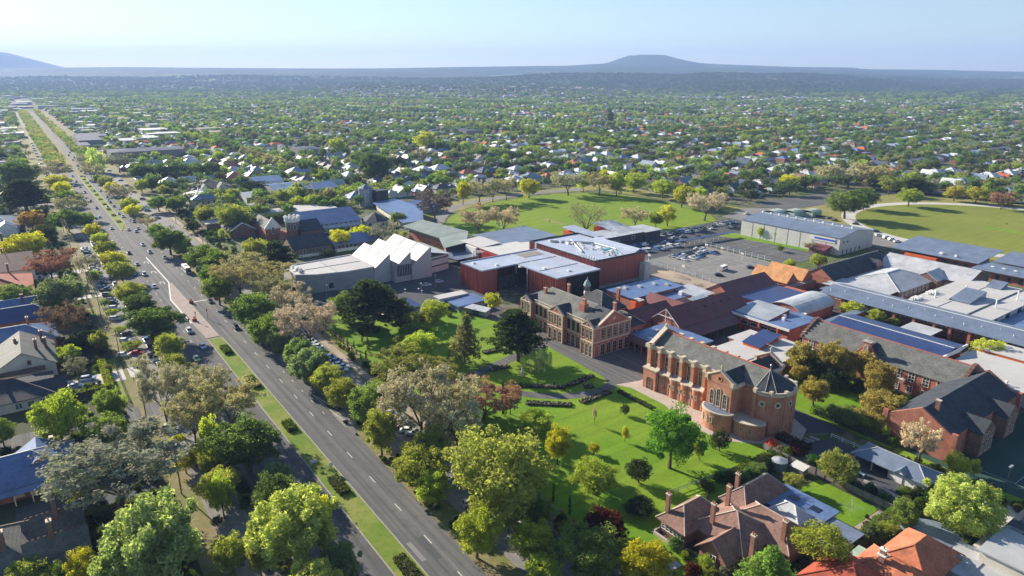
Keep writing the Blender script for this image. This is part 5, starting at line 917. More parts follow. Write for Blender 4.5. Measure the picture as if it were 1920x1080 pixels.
L6 = house('navy_roofed_house', 'house with dark blue low roofs and small white gable vents', -324, -6, [('h', -331, -316, -30, 3, 3.8, 7.4, 'metal_navy', 'brick_house', .9, 'paint_white'), ('h', -342, -331.4, -22, 4, 3.8, 7.2, 'metal_blue', 'brick_house', .6, 'paint_white')], [(-326, -2, 5, 9.4, 'brick_dark', 1, 1), (-335, -8, 5, 9, 'brick_dark', 1, 1)])
L7 = house('red_tiled_house', 'red tiled hipped house with pale front railings', -378, -12, [('h', -392, -360, -30, -4, 4.2, 9.2, 'tile_red', 'render_cream', .8, 'stone_cream')], [(-386, -12, 6, 11.4, 'brick_dark', 1.1, 2)])
L8 = house('maroon_roof_house', 'long house with dark maroon tiled roof behind the brown-leaved tree', -414, -12, [('g', -430, -400, -32, -2, 4.8, 10.4, 't', 'tile_brown', 'render_cream', .5)], [(-420, -14, 6, 12, 'brick_dark', 1.1, 2), (-408, -22, 6, 11.4, 'brick_dark', 1.1, 2)])
L9 = house('charcoal_villa', 'charcoal slate villa with white dormer gable near the dark trees', -458, -12, [('h', -480, -440, -34, -5, 4.6, 10.6, 'slate_dark', 'render_cream', .8), ('g', -446, -438, -14, -6, 4.6, 8.6, 's', 'slate_dark', 'render_white', .3)], [(-460, -14, 7, 12.5, 'brick_dark', 1.4, 3)])
L10 = house('white_gable_villa', 'blue-grey roofed villa with white gable and long verandah by the tall pine', -542, -12, [('h', -566, -524, -40, -6, 4.6, 9.6, 'metal_bluegrey', 'render_white', .8), ('g', -530, -520, -18, -7, 4.4, 8, 's', 'metal_bluegrey', 'render_white', .4)], [(-545, -16, 6, 11.5, 'brick_dark', 1.2, 2)])
# right of the boulevard
house('yellow_villa', 'pale yellow villa with bright blue hipped roof and white parapet ornaments', -568, 112, [('h', -592, -557, 103, 124, 5.4, 9.4, 'metal_blue', 'render_yellow', .8, 'paint_white'), ('f', -556, -550, 121, 127, 6.4, 'render_white', 'render_white')], [(-578, 112, 7, 11.4, 'render_white', 1.4, 3), (-570, 116, 7, 11.4, 'render_white', 1.4, 3)], [('+s', y, -556.9, 1.2, 1.2, 2.6, 'sash', 'paint_white') for y in (106, 110, 114, 118)])
house('twin_gable_house', 'large dark slate house with two cream gables behind the yellow villa', -612, 128, [('h', -636, -602, 112, 144, 6, 11.6, 'slate_dark', 'render_white', .6), ('g', -606, -598, 118, 125, 6, 10.4, 's', 'slate_dark', 'render_cream', .3), ('g', -606, -598, 131, 139, 6, 10.8, 's', 'slate_dark', 'render_cream', .3)], [(-622, 120, 8, 13.5, 'brick_dark', 1.4, 3)])
for nm, lb, f in (('low_blue_hall', 'long low hall with pale blue metal roof behind the dark tree', ('g', -650, -618, 158, 192, 5.5, 8.5, 't', 'metal_blue', 'render_white', .5)),
                  ('pale_blue_shed', 'small pale blue roofed building between round trees', ('g', -576, -548, 140, 154, 4.6, 7, 't', 'metal_pale', 'render_cream', .5)),
                  ('broad_blue_hall', 'broad blue-grey metal roof seen over the garden trees', ('g', -606, -560, 168, 196, 5, 8, 't', 'metal_blue', 'render_grey', .5)),
                  ('blue_ridge_hall', 'blue roofed hall with pale skylight strips', ('g', -584, -556, 198, 218, 5, 8.4, 't', 'metal_blue', 'render_grey', .5)),
                  ('street_carport', 'flat pale carport roof beside the round clipped tree', ('f', -482, -469, 93, 104, 2.8, 'membrane_white', 'brick_dark')),
                  ('dark_flat_house', 'dark roofed low house with white chimney blocks', ('h', -526, -500, 134, 150, 3.6, 6.0, 'slate_dark', 'render_white', .6)),
                  ('pale_skillion_sheds', 'row of pale beige flat roofs with a dark hedge in front', ('f', -496, -470, 154, 182, 4, 'membrane_white', 'render_cream')),
                  ('beige_roof_shed', 'low beige roofed shed beside the ochre shrub', ('f', -494, -482, 122, 148, 3.4, 'membrane_white', 'render_cream'))):
    B = house(nm, lb, (f[1] + f[2]) / 2, (f[3] + f[4]) / 2, [f])
# ------------------------------------------------------------------ trees: nominal crown radius 6 m, height 13 m; scaled per tree
NR, NH = 6.0, 13.0
def leaf_cloud(rng, centers, radii, per, size, flat=1.0, inner=.25, long=1.0):
    """leaf clumps: small two-triangle leaves spread over clump shells"""
    n = len(centers) * per; c = np.repeat(centers, per, 0); r = np.repeat(radii, per)
    d = rng.normal(size=(n, 3)); d /= np.linalg.norm(d, axis=1)[:, None]
    rr = r * (1 - inner * rng.random(n) ** 1.5) * rng.uniform(.8, 1.15, n)
    p = c + d * rr[:, None] * np.array([1, 1, flat])
    nrm = d + rng.normal(scale=.55, size=(n, 3)); nrm /= np.linalg.norm(nrm, axis=1)[:, None]
    a = np.cross(nrm, rng.normal(size=(n, 3))); a /= np.linalg.norm(a, axis=1)[:, None]; b = np.cross(nrm, a)
    s_ = size * rng.uniform(.6, 1.3, n)[:, None]; a = a * s_ * long; b = b * s_ * .62
    q = np.stack([p - a, p + b, p + a, p - b], 1).reshape(-1, 3); return q
def quads_mesh(name, q, mat):
    n = len(q) // 4; me = bpy.data.meshes.new(name); me.vertices.add(len(q)); me.vertices.foreach_set('co', q.astype('f').ravel())
    me.loops.add(4 * n); me.loops.foreach_set('vertex_index', np.arange(4 * n, dtype='i')); me.polygons.add(n); me.polygons.foreach_set('loop_start', np.arange(0, 4 * n, 4, dtype='i')); me.polygons.foreach_set('loop_total', np.full(n, 4, dtype='i'))
    me.materials.append(mt[mat]); me.update(calc_edges=True); return me
def limbs(seed, nl, z0, spread, top, r0=.32, sub=3, twig=0):
    """tapered trunk that forks into limbs, returns (mesh builder, tips)"""
    rg = random.Random(seed); b = MB(); tips = []
    b.tube((0, 0, -.3), (0, 0, z0 * .5), r0 * 1.25, r0, 7, cap=False); lean = Vector((rg.uniform(-.25, .25), rg.uniform(-.25, .25), z0)); b.tube((0, 0, z0 * .5), lean, r0, r0 * .8, 7, cap=False)
    for i in range(nl):
        a = 2 * pi * i / nl + rg.uniform(-.4, .4); out = spread * rg.uniform(.35, .75); zt = z0 + (top - z0) * rg.uniform(.4, .8)
        m_ = Vector((cos(a) * out * .45, sin(a) * out * .45, z0 + (zt - z0) * .55)); e = Vector((cos(a) * out, sin(a) * out, zt))
        b.tube(lean, m_, r0 * .5, r0 * .34, 5, cap=False); b.tube(m_, e, r0 * .34, r0 * .16, 5, cap=False); tips.append(e)
        for k in range(sub):
            a2 = a + rg.uniform(-1.1, 1.1); o2 = out + spread * rg.uniform(.05, .4); e2 = Vector((cos(a2) * min(o2, spread * .95), sin(a2) * min(o2, spread * .95), min(top, zt + rg.uniform(-.1, .42) * (top - z0))))
            st = m_.lerp(e, rg.uniform(.2, .95)); b.tube(st, e2, r0 * .16, r0 * .06, 4, cap=False); tips.append(e2)
            for q in range(twig):
                e3 = e2 + Vector((rg.uniform(-1, 1), rg.uniform(-1, 1), rg.uniform(-.3, 1.1))) * spread * .3; s2 = st.lerp(e2, rg.uniform(.3, 1)); b.tube(s2, e3, r0 * .07, r0 * .02, 3, cap=False); tips.append(e3)
    return b, tips
def shell_points(rng, n, rx, zc, hz, jitter=.12, bottom=-.7):
    i = np.arange(n) + .5; ph = np.arccos(1 - 2 * i / n); th = pi * (1 + 5 ** .5) * i + rng.random()
    d = np.stack([np.cos(th) * np.sin(ph), np.sin(th) * np.sin(ph), np.cos(ph)], 1); d = d[d[:, 2] > bottom]; k = rng.uniform(.55, .95, len(d))[:, None]
    p = d * k * np.array([rx, rx, hz]) + rng.normal(scale=jitter * rx, size=d.shape); p[:, 2] += zc; return p
def crown(kind, seed, lod):
    rng = np.random.default_rng(seed); L = lod; per = {3: 1.0, 2: .42, 1: .13, 0: .03}[L]; sz = {3: 1.0, 2: 1.45, 1: 2.3, 0: 4.2}[L]; rg = random.Random(seed)
    if kind == 'broad':
        tb, tips = limbs(seed, 5, 3.2, 5.4, 11.5, .30, 3); c = shell_points(rng, 84, 4.8, 7.3, 5.1, .11, -.88); r = rng.uniform(.6, 1.7, len(c)); extra = np.array([[0, 0, 7.5], [1.5, 1, 8], [-1.5, -1, 7], [1, -2, 7.5], [-1, 2, 8.4]]); c = np.vstack([c, extra]); r = np.append(r, [2.2] * 5)
        q = leaf_cloud(rng, c, r, max(3, int(190 * per)), .21 * sz, .85, .55)
    elif kind == 'willow':     # pale, feathery, upward sprays
        tb, tips = limbs(seed, 6, 3.0, 5.2, 11.5, .34, 3); c = shell_points(rng, 90, 5.3, 7.2, 5.2, .09, -.85); r = rng.uniform(.6, 1.1, len(c)); c = np.vstack([c, shell_points(rng, 16, 3, 7.5, 3)]); r = np.append(r, rng.uniform(1.2, 1.8, len(c) - len(r)))
        q = leaf_cloud(rng, c, r, int(170 * per), .2 * sz, 1.5, .7, 1.5)
    elif kind == 'airy':       # budding deciduous: visible branches, thin leaf
        tb, tips = limbs(seed, 6, 3.0, 5.6, 12.3, .30, 5, 4 if L > 1 else 1); c = np.array([tuple(t) for t in tips]); c = c + rng.normal(scale=.35, size=c.shape); c = np.vstack([c, shell_points(rng, 50, 5.2, 8.0, 4.6, .1, -.55)]); r = rng.uniform(.5, 1.15, len(c))
        q = leaf_cloud(rng, c, r, max(3, int((72 if L == 3 else 76) * per * (1 if L > 1 else 1.6))), .2 * sz, .9, .9)
    elif kind == 'vase':       # leafless fan of branches
        tb, tips = limbs(seed, 9, 1.4, 5.6, 12.6, .26, 5, 5); c = np.array([tuple(t) for t in tips]); r = rng.uniform(.3, .8, len(c)); q = leaf_cloud(rng, c, r, max(2, int(13 * per)), .13 * sz, .9, .9)
    elif kind == 'dense':      # evergreen, dark, tight clumps
        tb, tips = limbs(seed, 4, 2.4, 4.5, 10, .34, 2); c = shell_points(rng, 54, 4.9, 6.6, 5.6, .07, -.9); r = rng.uniform(1.1, 1.7, len(c)); c = np.vstack([c, [[0, 0, 6], [0, 0, 9]]]); r = np.append(r, [3, 2.2]); q = leaf_cloud(rng, c, r, int(125 * per), .26 * sz, .9, .12)
    elif kind == 'cedar':      # flat layered boughs
        b = MB(); b.tube((0, 0, -.3), (0, 0, 6), .42, .33, 8, cap=False); b.tube((0, 0, 6), (0, 0, 12.4), .33, .08, 7, cap=False); c, r = [], []
        for k in range(15):
            z = 3.6 + 9.0 * k / 15; out = 6.0 * (1 - (k / 15) ** 1.6) * rg.uniform(.72, 1.05) + .6; nb = 6 if k < 11 else 4; a0 = rg.random() * 6.28
            for j in range(nb):
                a = a0 + 2 * pi * j / nb + rg.uniform(-.3, .3); o2 = out * rg.uniform(.65, 1.0); b.tube((0, 0, z - .5), (cos(a) * o2, sin(a) * o2, z + .2), .12, .03, 4, cap=False)
                for m_ in range(4): f_ = .35 + .65 * m_ / 3; c.append((cos(a) * o2 * f_ + rg.uniform(-.4, .4), sin(a) * o2 * f_ + rg.uniform(-.4, .4), z + .15 + rg.uniform(-.15, .25))); r.append(rg.uniform(.7, 1.25))
        tb = b; q = leaf_cloud(rng, np.array(c), np.array(r), int(34 * per + 1), .26 * sz, .33, .8)
    elif kind == 'conifer':    # conical with drooping branchlets
        b = MB(); b.tube((0, 0, -.3), (0, 0, 12.6), .34, .05, 7, cap=False); c, r = [], []
        for k in range(20):
            z = 2.6 + 10.2 * k / 20; out = 5.4 * (1 - (k / 20) ** 1.15) * rg.uniform(.75, 1.05) + .3; nb = max(3, int(8 * (1 - k / 24))); a0 = rg.random() * 6.28
            for j in range(nb):
                a = a0 + 2 * pi * j / nb; b.tube((0, 0, z), (cos(a) * out, sin(a) * out, z - .5), .08, .02, 4, cap=False)
                for m_ in range(3): f_ = .4 + .6 * m_ / 2; c.append((cos(a) * out * f_, sin(a) * out * f_, z - .5 * f_ + rg.uniform(-.3, .3))); r.append(rg.uniform(.55, 1.1))
        tb = b; q = leaf_cloud(rng, np.array(c), np.array(r), int(28 * per + 1), .22 * sz, .75, .8, 1.2)
    elif kind == 'poplar':
        b = MB(); b.tube((0, 0, -.3), (0, 0, 12), .5, .1, 6, cap=False); z = rng.uniform(1.2, 12.6, 80); k = np.sin(np.clip(z / 13, 0, 1) * pi * .92) * .9 + .18; a = rng.random(80) * 6.28; o = k * 4.6 * np.sqrt(rng.random(80))
        c = np.stack([np.cos(a) * o, np.sin(a) * o, z], 1); tb = b; q = leaf_cloud(rng, c, rng.uniform(.8, 1.5, 80), int(80 * per), .24 * sz, 1.7, .3, 1.2)
    elif kind == 'cypress':
        b = MB(); b.tube((0, 0, -.3), (0, 0, 11), .6, .1, 5, cap=False); z = np.linspace(.6, 12.4, 26); c = np.stack([z * 0, z * 0, z], 1); tb = b; q = leaf_cloud(rng, c, 4.6 * (1 - (z / 13) ** 2.2) ** .5 + .3, int(60 * per), .42 * sz, .35, .1, 1.3)
    elif kind == 'umbrella':   # several pale stems under a billowing canopy
        b = MB()
        for k in range(5): a = k * 1.26; b.tube((cos(a) * .3, sin(a) * .3, -.2), (cos(a) * 2.6, sin(a) * 2.6, 7.6), .24, .12, 6, cap=False)
        c = shell_points(rng, 60, 5.0, 9.2, 3.1, .06, -.5); tb = b; q = leaf_cloud(rng, c, rng.uniform(1.0, 1.6, len(c)), int(120 * per), .25 * sz, .8, .15)
    elif kind == 'weep':
        tb, tips = limbs(seed, 6, 4, 4.6, 11, .3, 3); c = []; 
        for k in range(90): a = rg.random() * 6.28; o = 5.4 * rg.random() ** .5; top = 11.6 - (o / 5.4) ** 2 * 2.6; [c.append((cos(a) * o, sin(a) * o, top - j * 1.3)) for j in range(int(1 + o))]
        c = np.array(c); q = leaf_cloud(rng, c, np.full(len(c), .55), int(20 * per + 1), .2 * sz, 1.8, .7, 1.5)
    elif kind == 'shrub':
        b = MB(); b.tube((0, 0, -.3), (0, 0, 5), .3, .1, 5, cap=False); c = shell_points(rng, 40, 4.8, 6.2, 5.6, .07, -1); tb = b; q = leaf_cloud(rng, c, rng.uniform(1.3, 2.2, len(c)), int(90 * per), .42 * sz, .9, .2)
    return q, tb
TM = {}
def tree_meshes(kind, var, lod, bare):
    k = (kind, var, lod)
    if k not in TM:
        q, tb = crown(kind, 11 + var * 7 + len(kind), lod); TM[k] = (quads_mesh('crown', q, 'leaf_bare' if bare else 'leaf'), tb.mesh('trunk', 'bark'))
    return TM[k]
# kind -> (form, crown colour, words)
TK = {'pale': ('willow', (.165, .205, .10), 'pale grey-green willowy'), 'palelime': ('willow', (.185, .22, .075), 'pale lime feathery'), 'grey': ('airy', (.19, .215, .15), 'silver-grey leaved'),
 'lime': ('broad', (.155, .19, .038), 'lime green'), 'yel': ('broad', (.23, .24, .025), 'yellow-green'), 'yellow': ('broad', (.36, .36, .035), 'bright yellow'), 'yelol': ('broad', (.20, .205, .04), 'golden olive'), 'olive': ('broad', (.135, .155, .045), 'olive green'),
 'green': ('broad', (.08, .118, .036), 'mid green'), 'dgreen': ('broad', (.05, .08, .03), 'deep green'), 'teal': ('willow', (.10, .14, .075), 'blue-green'), 'greyteal': ('broad', (.085, .115, .07), 'grey-green'), 'dark': ('dense', (.034, .05, .022), 'dark evergreen'),
 'darkpine': ('cedar', (.030, .046, .024), 'dark layered pine'), 'cedar': ('cedar', (.042, .066, .034), 'great dark cedar'), 'pinegrey': ('conifer', (.085, .085, .05), 'grey-brown conifer'), 'conif': ('conifer', (.085, .14, .035), 'fresh green conifer'),
 'bare': ('airy', (.32, .335, .20), 'tan budding'), 'olivebare': ('airy', (.31, .32, .15), 'olive-tan budding'), 'limebare': ('airy', (.20, .22, .06), 'thin lime-leaved'), 'barelime': ('airy', (.2, .2, .07), 'thin lime-leaved'), 'barebrown': ('airy', (.15, .115, .075), 'brown twiggy'), 'tan': ('airy', (.37, .345, .24), 'pinkish tan budding'), 'rust': ('airy', (.25, .15, .09), 'rust-brown leaved'), 'vase': ('vase', (.20, .17, .13), 'leafless fan-shaped'), 'greybare': ('airy', (.15, .13, .11), 'grey leafless'),
 'orange': ('broad', (.30, .20, .07), 'orange-topped'), 'ochre': ('broad', (.29, .25, .09), 'ochre autumn-coloured'), 'maple': ('broad', (.055, .125, .022), 'vivid green round-headed'), 'darkred': ('shrub', (.07, .022, .018), 'dark red-leaved'), 'redor': ('shrub', (.35, .09, .05), 'coral red'),
 'cyp': ('cypress', (.02, .03, .016), 'slim dark pencil cypress'), 'poplar': ('poplar', (.17, .22, .07), 'tall pale poplar'), 'weep': ('weep', (.20, .23, .11), 'pale weeping'), 'umbrella': ('umbrella', (.13, .15, .03), 'umbrella-shaped olive'), 'limeolive': ('broad', (.19, .21, .04), 'olive-lime round'), 'elm': ('broad', (.15, .165, .05), 'huge olive-green elm')}
BAREF = ('airy', 'vase')
TREES = 'fl,-127,8,21.2,9.2,pale;fl,-124,3,17.4,5.3,pale;fl,-166,6,13.7,10.2,grey;fl,-171,-2,11.2,4.3,lime;fl,-137,-3,8.8,3.6,yel;fl,-142,-12,7.2,4.1,olive;fl,-139,-8,6.0,3.1,green;fl,-147,3,5.9,1.9,dark;fl,-142,22,2.9,1.5,dark;fl,-144,24,11.8,2.8,lime;fl,-169,21,6.6,3.0,yel;fl,-162,26,9.2,3.1,olive;lv,-119,32,18.1,8.5,palelime;lv,-119,37,16.3,3.2,yel;lv,-147,37,8.2,3.9,teal;lv,-109,37,9.4,4.5,teal;lv,-125,21,9.0,3.8,olive;lv,-119,25,12.2,2.4,olive;lv,-159,34,16.5,7.5,dgreen;lv,-167,28,15.0,3.0,lime;fl,-204,-3,14.9,6.3,lime;fl,-206,10,12.7,4.1,green;fl,-192,7,10.8,4.9,green;fl,-212,-16,7.8,3.9,green;lv,-199,22,19.4,4.9,bare;lv,-191,31,16.4,4.9,bare;lv,-181,26,15.0,4.7,olivebare;lv,-246,31,11.2,4.6,olive;lv,-185,22,2.9,2.3,yel;lv,-172,24,5.0,3.4,yel;lv,-308,31,9.3,6.6,dgreen;lv,-279,32,11.4,8.1,dgreen;ln,-328,20,3.7,2.1,green;ln,-313,21,3.0,2.9,lime;ln,-290,21,2.3,2.7,lime;ln,-268,22,2.8,3.7,lime;ln,-245,22,3.6,2.7,green;ln,-200,24,3.4,2.3,bare;hs,-290,5,13.0,6.7,barebrown;hs,-277,9,6.9,5.8,dark;hs,-271,13,8.7,3.2,olive;hs,-272,3,4.3,4.2,lime;hs,-249,4,7.1,3.3,grey;hs,-595,-0,26.0,14.8,darkpine;hs,-786,-2,19.5,14.3,dgreen;hs,-537,1,11.5,7.3,orange;hs,-489,6,10.5,7.2,dark;hs,-480,-5,6.9,9.3,yel;hs,-386,4,14.3,7.7,rust;hs,-358,-12,7.4,6.5,green;hs,-351,6,9.2,8.9,greyteal;hs,-326,0,6.6,4.4,green;lv,-819,25,10.6,10.0,bare;lv,-753,28,8.4,8.8,yelol;lv,-690,27,9.5,7.7,yel;lv,-634,27,9.9,7.5,green;lv,-581,27,10.2,8.4,bare;lv,-550,21,8.0,9.1,dgreen;lv,-517,29,11.0,6.6,green;lv,-489,31,7.5,5.3,yel;lv,-460,32,7.4,4.7,lime;lv,-430,32,7.8,5.3,olive;lv,-403,32,7.4,5.9,yelol;lv,-370,32,9.7,6.5,olive;lv,-336,31,7.2,6.7,olive;ln,-398,20,6.6,5.1,bare;ln,-370,20,7.3,3.6,lime;rv,-926,62,7.9,6.7,bare;rv,-864,61,6.8,6.3,bare;rv,-803,61,8.1,7.2,bare;rv,-734,58,8.9,5.4,green;rv,-709,62,9.6,6.7,olive;rv,-672,62,8.5,6.8,yelol;rv,-615,62,11.5,8.0,bare;rv,-580,63,8.1,6.8,olive;rv,-542,60,9.0,5.6,yel;rv,-493,62,7.7,4.2,bare;rv,-452,62,10.8,4.8,green;rv,-425,63,11.9,8.9,dgreen;rv,-375,66,10.8,8.3,green;rv,-350,67,13.5,7.8,green;rv,-333,60,11.1,5.2,green;rv,-302,61,13.8,7.1,green;rv,-306,71,15.8,8.3,olivebare;rv,-276,68,9.8,8.7,green;rv,-244,64,11.5,7.1,green;rv,-233,65,10.3,4.7,greyteal;rv,-265,80,13.7,6.2,tan;rv,-230,75,18.5,7.3,tan;rv,-202,65,12.1,6.7,teal;rv,-178,66,10.4,4.9,olive;rv,-164,68,14.0,6.3,green;rv,-147,64,15.0,4.1,olive;rv,-128,66,12.2,6.4,olive;rv,-120,64,9.8,3.9,lime;rv,-108,74,22.1,10.9,elm;rv,-100,63,11.5,4.7,lime;rv,-103,73,6.4,1.8,lime;rv,-100,79,8.2,3.6,green;rv,-86,69,7.1,3.7,lime;rv,-82,78,11.2,5.8,green;rv,-368,91,12.3,7.9,olive;rv,-315,85,10.3,7.5,olivebare;sr,-829,65,25.0,6.0,poplar;sr,-820,71,20.5,4.9,poplar;sr,-806,84,18.3,9.3,grey;sr,-747,94,15.7,10.3,dgreen;sr,-736,109,15.4,9.8,dgreen;sr,-733,126,15.6,9.9,dgreen;sr,-722,141,15.2,9.3,dgreen;sr,-721,155,15.1,8.9,dgreen;sr,-651,82,12.1,5.4,lime;sr,-662,91,11.9,5.5,dark;sr,-644,97,6.0,5.0,olive;sr,-577,82,7.4,6.9,green;sr,-565,92,7.3,6.9,green;sr,-462,83,8.1,4.4,dark;sr,-552,92,10.8,6.7,green;sr,-501,99,9.5,7.0,olive;sr,-485,114,10.0,10.6,olive;sr,-430,93,7.5,2.1,lime;sr,-431,98,6.5,2.3,lime;sr,-576,137,8.9,5.2,lime;sr,-605,161,9.6,10.5,dark;sr,-563,155,7.6,6.4,green;sr,-555,170,6.4,7.3,olive;sr,-504,166,9.8,5.2,lime;sr,-498,174,11.1,6.0,lime;sr,-498,182,9.9,5.2,green;sr,-482,189,10.2,5.9,green;sr,-358,104,10.8,9.6,darkpine;sc,-353,130,4.6,4.1,dark;sc,-521,165,6.4,4.1,bare;sc,-386,150,6.1,6.7,yel;sc,-398,170,4.3,6.1,yel;sc,-372,171,7.7,6.1,grey;sc,-407,199,9.1,5.0,green;sc,-380,183,4.0,3.0,lime;sc,-372,186,4.2,2.3,lime;sc,-423,236,13.9,10.6,greybare;gd,-236,102,20.7,12.9,cedar;gd,-251,97,12.1,5.4,green;gd,-237,113,11.7,5.9,dark;gd,-230,126,8.5,5.4,lime;gd,-228,115,6.9,4.2,olive;gd,-198,103,11.2,6.1,lime;gd,-211,101,5.9,2.7,olive;gd,-187,114,18.2,5.3,pinegrey;gd,-177,130,19.6,8.7,cedar;gd,-225,152,9.0,3.8,limeolive;gd,-168,131,7.5,4.5,weep;gd,-177,84,12.5,7.8,limebare;gd,-148,76,19.2,8.0,bare;gd,-150,87,14.7,6.1,bare;gd,-152,99,9.2,6.6,rust;gd,-147,105,6.5,3.3,grey;gd,-144,90,4.6,1.9,dgreen;gd,-134,104,6.7,4.4,lime;gd,-118,99,11.0,3.8,yellow;gd,-127,132,3.8,1.4,dark;gd,-128,121,4.6,0.8,bare;gd,-116,121,4.8,1.1,yellow;gd,-116,110,3.2,1.8,yellow;gd,-100,110,7.3,3.1,dark;gd,-100,121,16.9,6.8,maple;gd,-103,98,8.5,5.0,lime;gd,-98,130,6.4,1.7,olive;gd,-98,138,6.9,2.9,dark;gd,-91,90,5.5,4.3,darkred;gd,-91,101,4.0,3.4,dark;cy,-106,88,4.9,0.4,cyp;cy,-100,88,5.1,0.4,cyp;cy,-224,87,3.8,0.5,cyp;cy,-221,88,3.3,0.5,cyp;cy,-225,93,4.7,0.6,cyp;cy,-236,87,4.3,0.6,cyp;cy,-231,87,4.1,0.6,cyp;cy,-215,91,5.6,0.7,cyp;cy,-208,87,4.0,0.6,cyp;cy,-147,103,10.6,0.9,cyp;fr,-73,84,11.1,4.8,yellow;fr,-58,101,12.8,6.0,conif;fr,-70,98,3.8,1.8,lime;fr,-70,94,4.3,1.5,darkred;fr,-85,136,3.2,3.0,green;fr,-86,140,3.8,2.0,dark;fr,-85,130,3.2,2.3,green;fr,-72,150,7.6,4.6,olive;fr,-76,138,4.4,2.7,olive;fr,-57,116,10.2,4.9,umbrella;fr,-53,142,9.0,2.9,green;fr,-54,139,3.6,2.4,lime;fr,-46,152,13.6,6.6,palelime;fr,-46,169,5.2,2.3,yel;fr,-56,175,6.8,3.0,lime;fr,-54,179,4.6,2.6,lime;fr,-91,151,2.3,1.9,redor;fr,-85,154,2.7,2.4,darkred;fr,-34,148,4.8,2.6,lime;wg,-114,199,11.9,4.1,ochre;wg,-106,202,14.5,4.5,ochre;wg,-102,205,12.9,4.3,ochre;wg,-96,208,12.3,3.7,ochre;wg,-89,202,13.0,4.9,ochre;wg,-98,182,9.1,4.0,ochre;wg,-110,194,6.3,2.8,ochre;wg,-81,188,9.5,6.2,ochre;wg,-108,198,9.1,3.4,dark;wg,-101,198,7.3,4.2,dark;wg,-85,178,6.7,3.8,green;wg,-89,178,5.5,3.4,green;wg,-86,183,4.6,1.4,lime;wg,-83,183,4.9,1.5,lime;wg,-80,182,3.9,1.2,lime;wg,-77,181,4.4,1.5,lime;wg,-75,179,4.7,1.3,lime;wg,-64,174,11.8,4.0,tan;cr,-134,269,6.4,4.2,limeolive;cr,-124,268,6.3,4.0,lime;cr,-118,270,3.9,2.9,lime;cr,-83,265,7.3,4.9,limeolive;cr,-138,307,4.6,2.6,lime;cr,-136,347,4.9,2.0,lime;cr,-130,203,5.2,2.4,limeolive;cr,-155,192,3.3,1.4,grey;ov,-183,325,8.4,4.4,lime;ov,-193,316,4.5,3.3,lime;ov,-242,360,8.4,2.3,lime;ov,-233,362,8.8,2.1,lime;ov,-233,369,6.3,1.8,lime;ov,-216,342,3.8,2.3,green;ov,-206,355,5.4,3.0,bare;ov,-266,500,13.0,12.0,green;ov,-263,520,13.4,9.3,dgreen;ov,-254,572,9.7,8.5,lime;ov,-337,596,15.8,9.7,bare;ov,-329,617,16.1,11.0,bare;ov,-312,630,18.3,12.1,olivebare;ov,-296,625,9.9,9.4,olive;ov,-269,614,13.9,11.7,dark;ov,-258,620,11.2,4.9,grey;ov,-240,618,8.9,7.0,yelol;ov,-225,621,10.1,7.7,yelol;ov,-207,622,5.6,6.7,rust;pk,-441,334,15.8,9.1,yellow;pk,-432,368,18.8,9.3,bare;pk,-437,389,18.3,6.1,lime;pk,-417,389,16.5,8.4,olivebare;pk,-445,419,16.7,6.1,yellow;pk,-405,397,21.2,7.0,lime;pk,-410,422,16.8,8.6,lime;pk,-376,420,16.4,8.6,lime;pk,-340,402,17.9,7.4,yellow;pk,-339,418,15.1,8.1,lime;pk,-297,376,19.4,9.4,tan;pk,-317,286,16.0,8.7,vase;pk,-310,322,13.2,6.4,bare;pk,-301,332,10.8,4.2,lime;pk,-300,342,14.5,6.3,yelol;pk,-446,274,19.6,4.9,yellow;pk,-446,289,18.0,7.9,bare;pk,-442,299,15.8,5.0,bare;pk,-442,312,18.0,5.5,bare;pk,-349,226,17.8,9.2,tan;pk,-341,239,15.7,6.9,tan;sb,-352,559,11.4,8.1,yel;sb,-816,446,25.8,13.4,limeolive;sb,-836,330,21.7,9.4,lime;sb,-676,306,16.7,15.8,dgreen;sb,-662,326,14.3,10.1,dark;sb,-712,303,17.2,9.9,green;sb,-1025,980,34.0,6.4,dark'
ZN = {'fl': 'in the left foreground gardens', 'lv': "on the left carriageway's verge", 'ln': 'by the left footpath', 'hs': 'in the far left gardens', 'rv': "on the main road's right verge", 'sr': 'among the villas right of the road', 'sc': 'between the school buildings', 'gd': 'on the convent lawns', 'cy': 'along the convent fence', 'fr': 'in the gardens at the lower right', 'wg': 'beside the brick wing', 'cr': 'in a school courtyard', 'ov': 'near the sports hall and oval', 'pk': 'around the cricket park', 'sb': 'beyond the school'}
GN = {'fl': 'garden trees left foreground', 'lv': 'trees on the left verge', 'ln': 'young street trees by the footpath', 'hs': 'front garden trees left of the road', 'rv': 'trees on the right verge', 'sr': 'trees among the villas', 'sc': 'trees between school buildings', 'gd': 'trees on the convent lawns', 'cy': 'pencil cypresses along the fence', 'fr': 'trees in the lower right gardens', 'wg': 'trees beside the brick wing', 'cr': 'courtyard trees', 'ov': 'trees near the sports hall and oval', 'pk': 'trees around the cricket park', 'sb': 'trees in the streets beyond the school'}
ORD = ['nearest', 'second nearest', 'third nearest', 'fourth nearest', 'fifth nearest', 'sixth nearest', 'seventh nearest', 'eighth nearest', 'ninth nearest', 'tenth nearest', 'eleventh nearest', 'twelfth nearest', 'thirteenth nearest', 'fourteenth nearest', 'fifteenth nearest', 'sixteenth nearest', 'seventeenth nearest', 'eighteenth nearest']
def dist(s, t): p_ = W(s, t); return math.hypot(p_.x, p_.y)
rows = []
for r_ in TREES.split(';'):
    z, s, t, h, rr, k = r_.split(','); rows.append([z, float(s), float(t), float(h), float(rr), k])
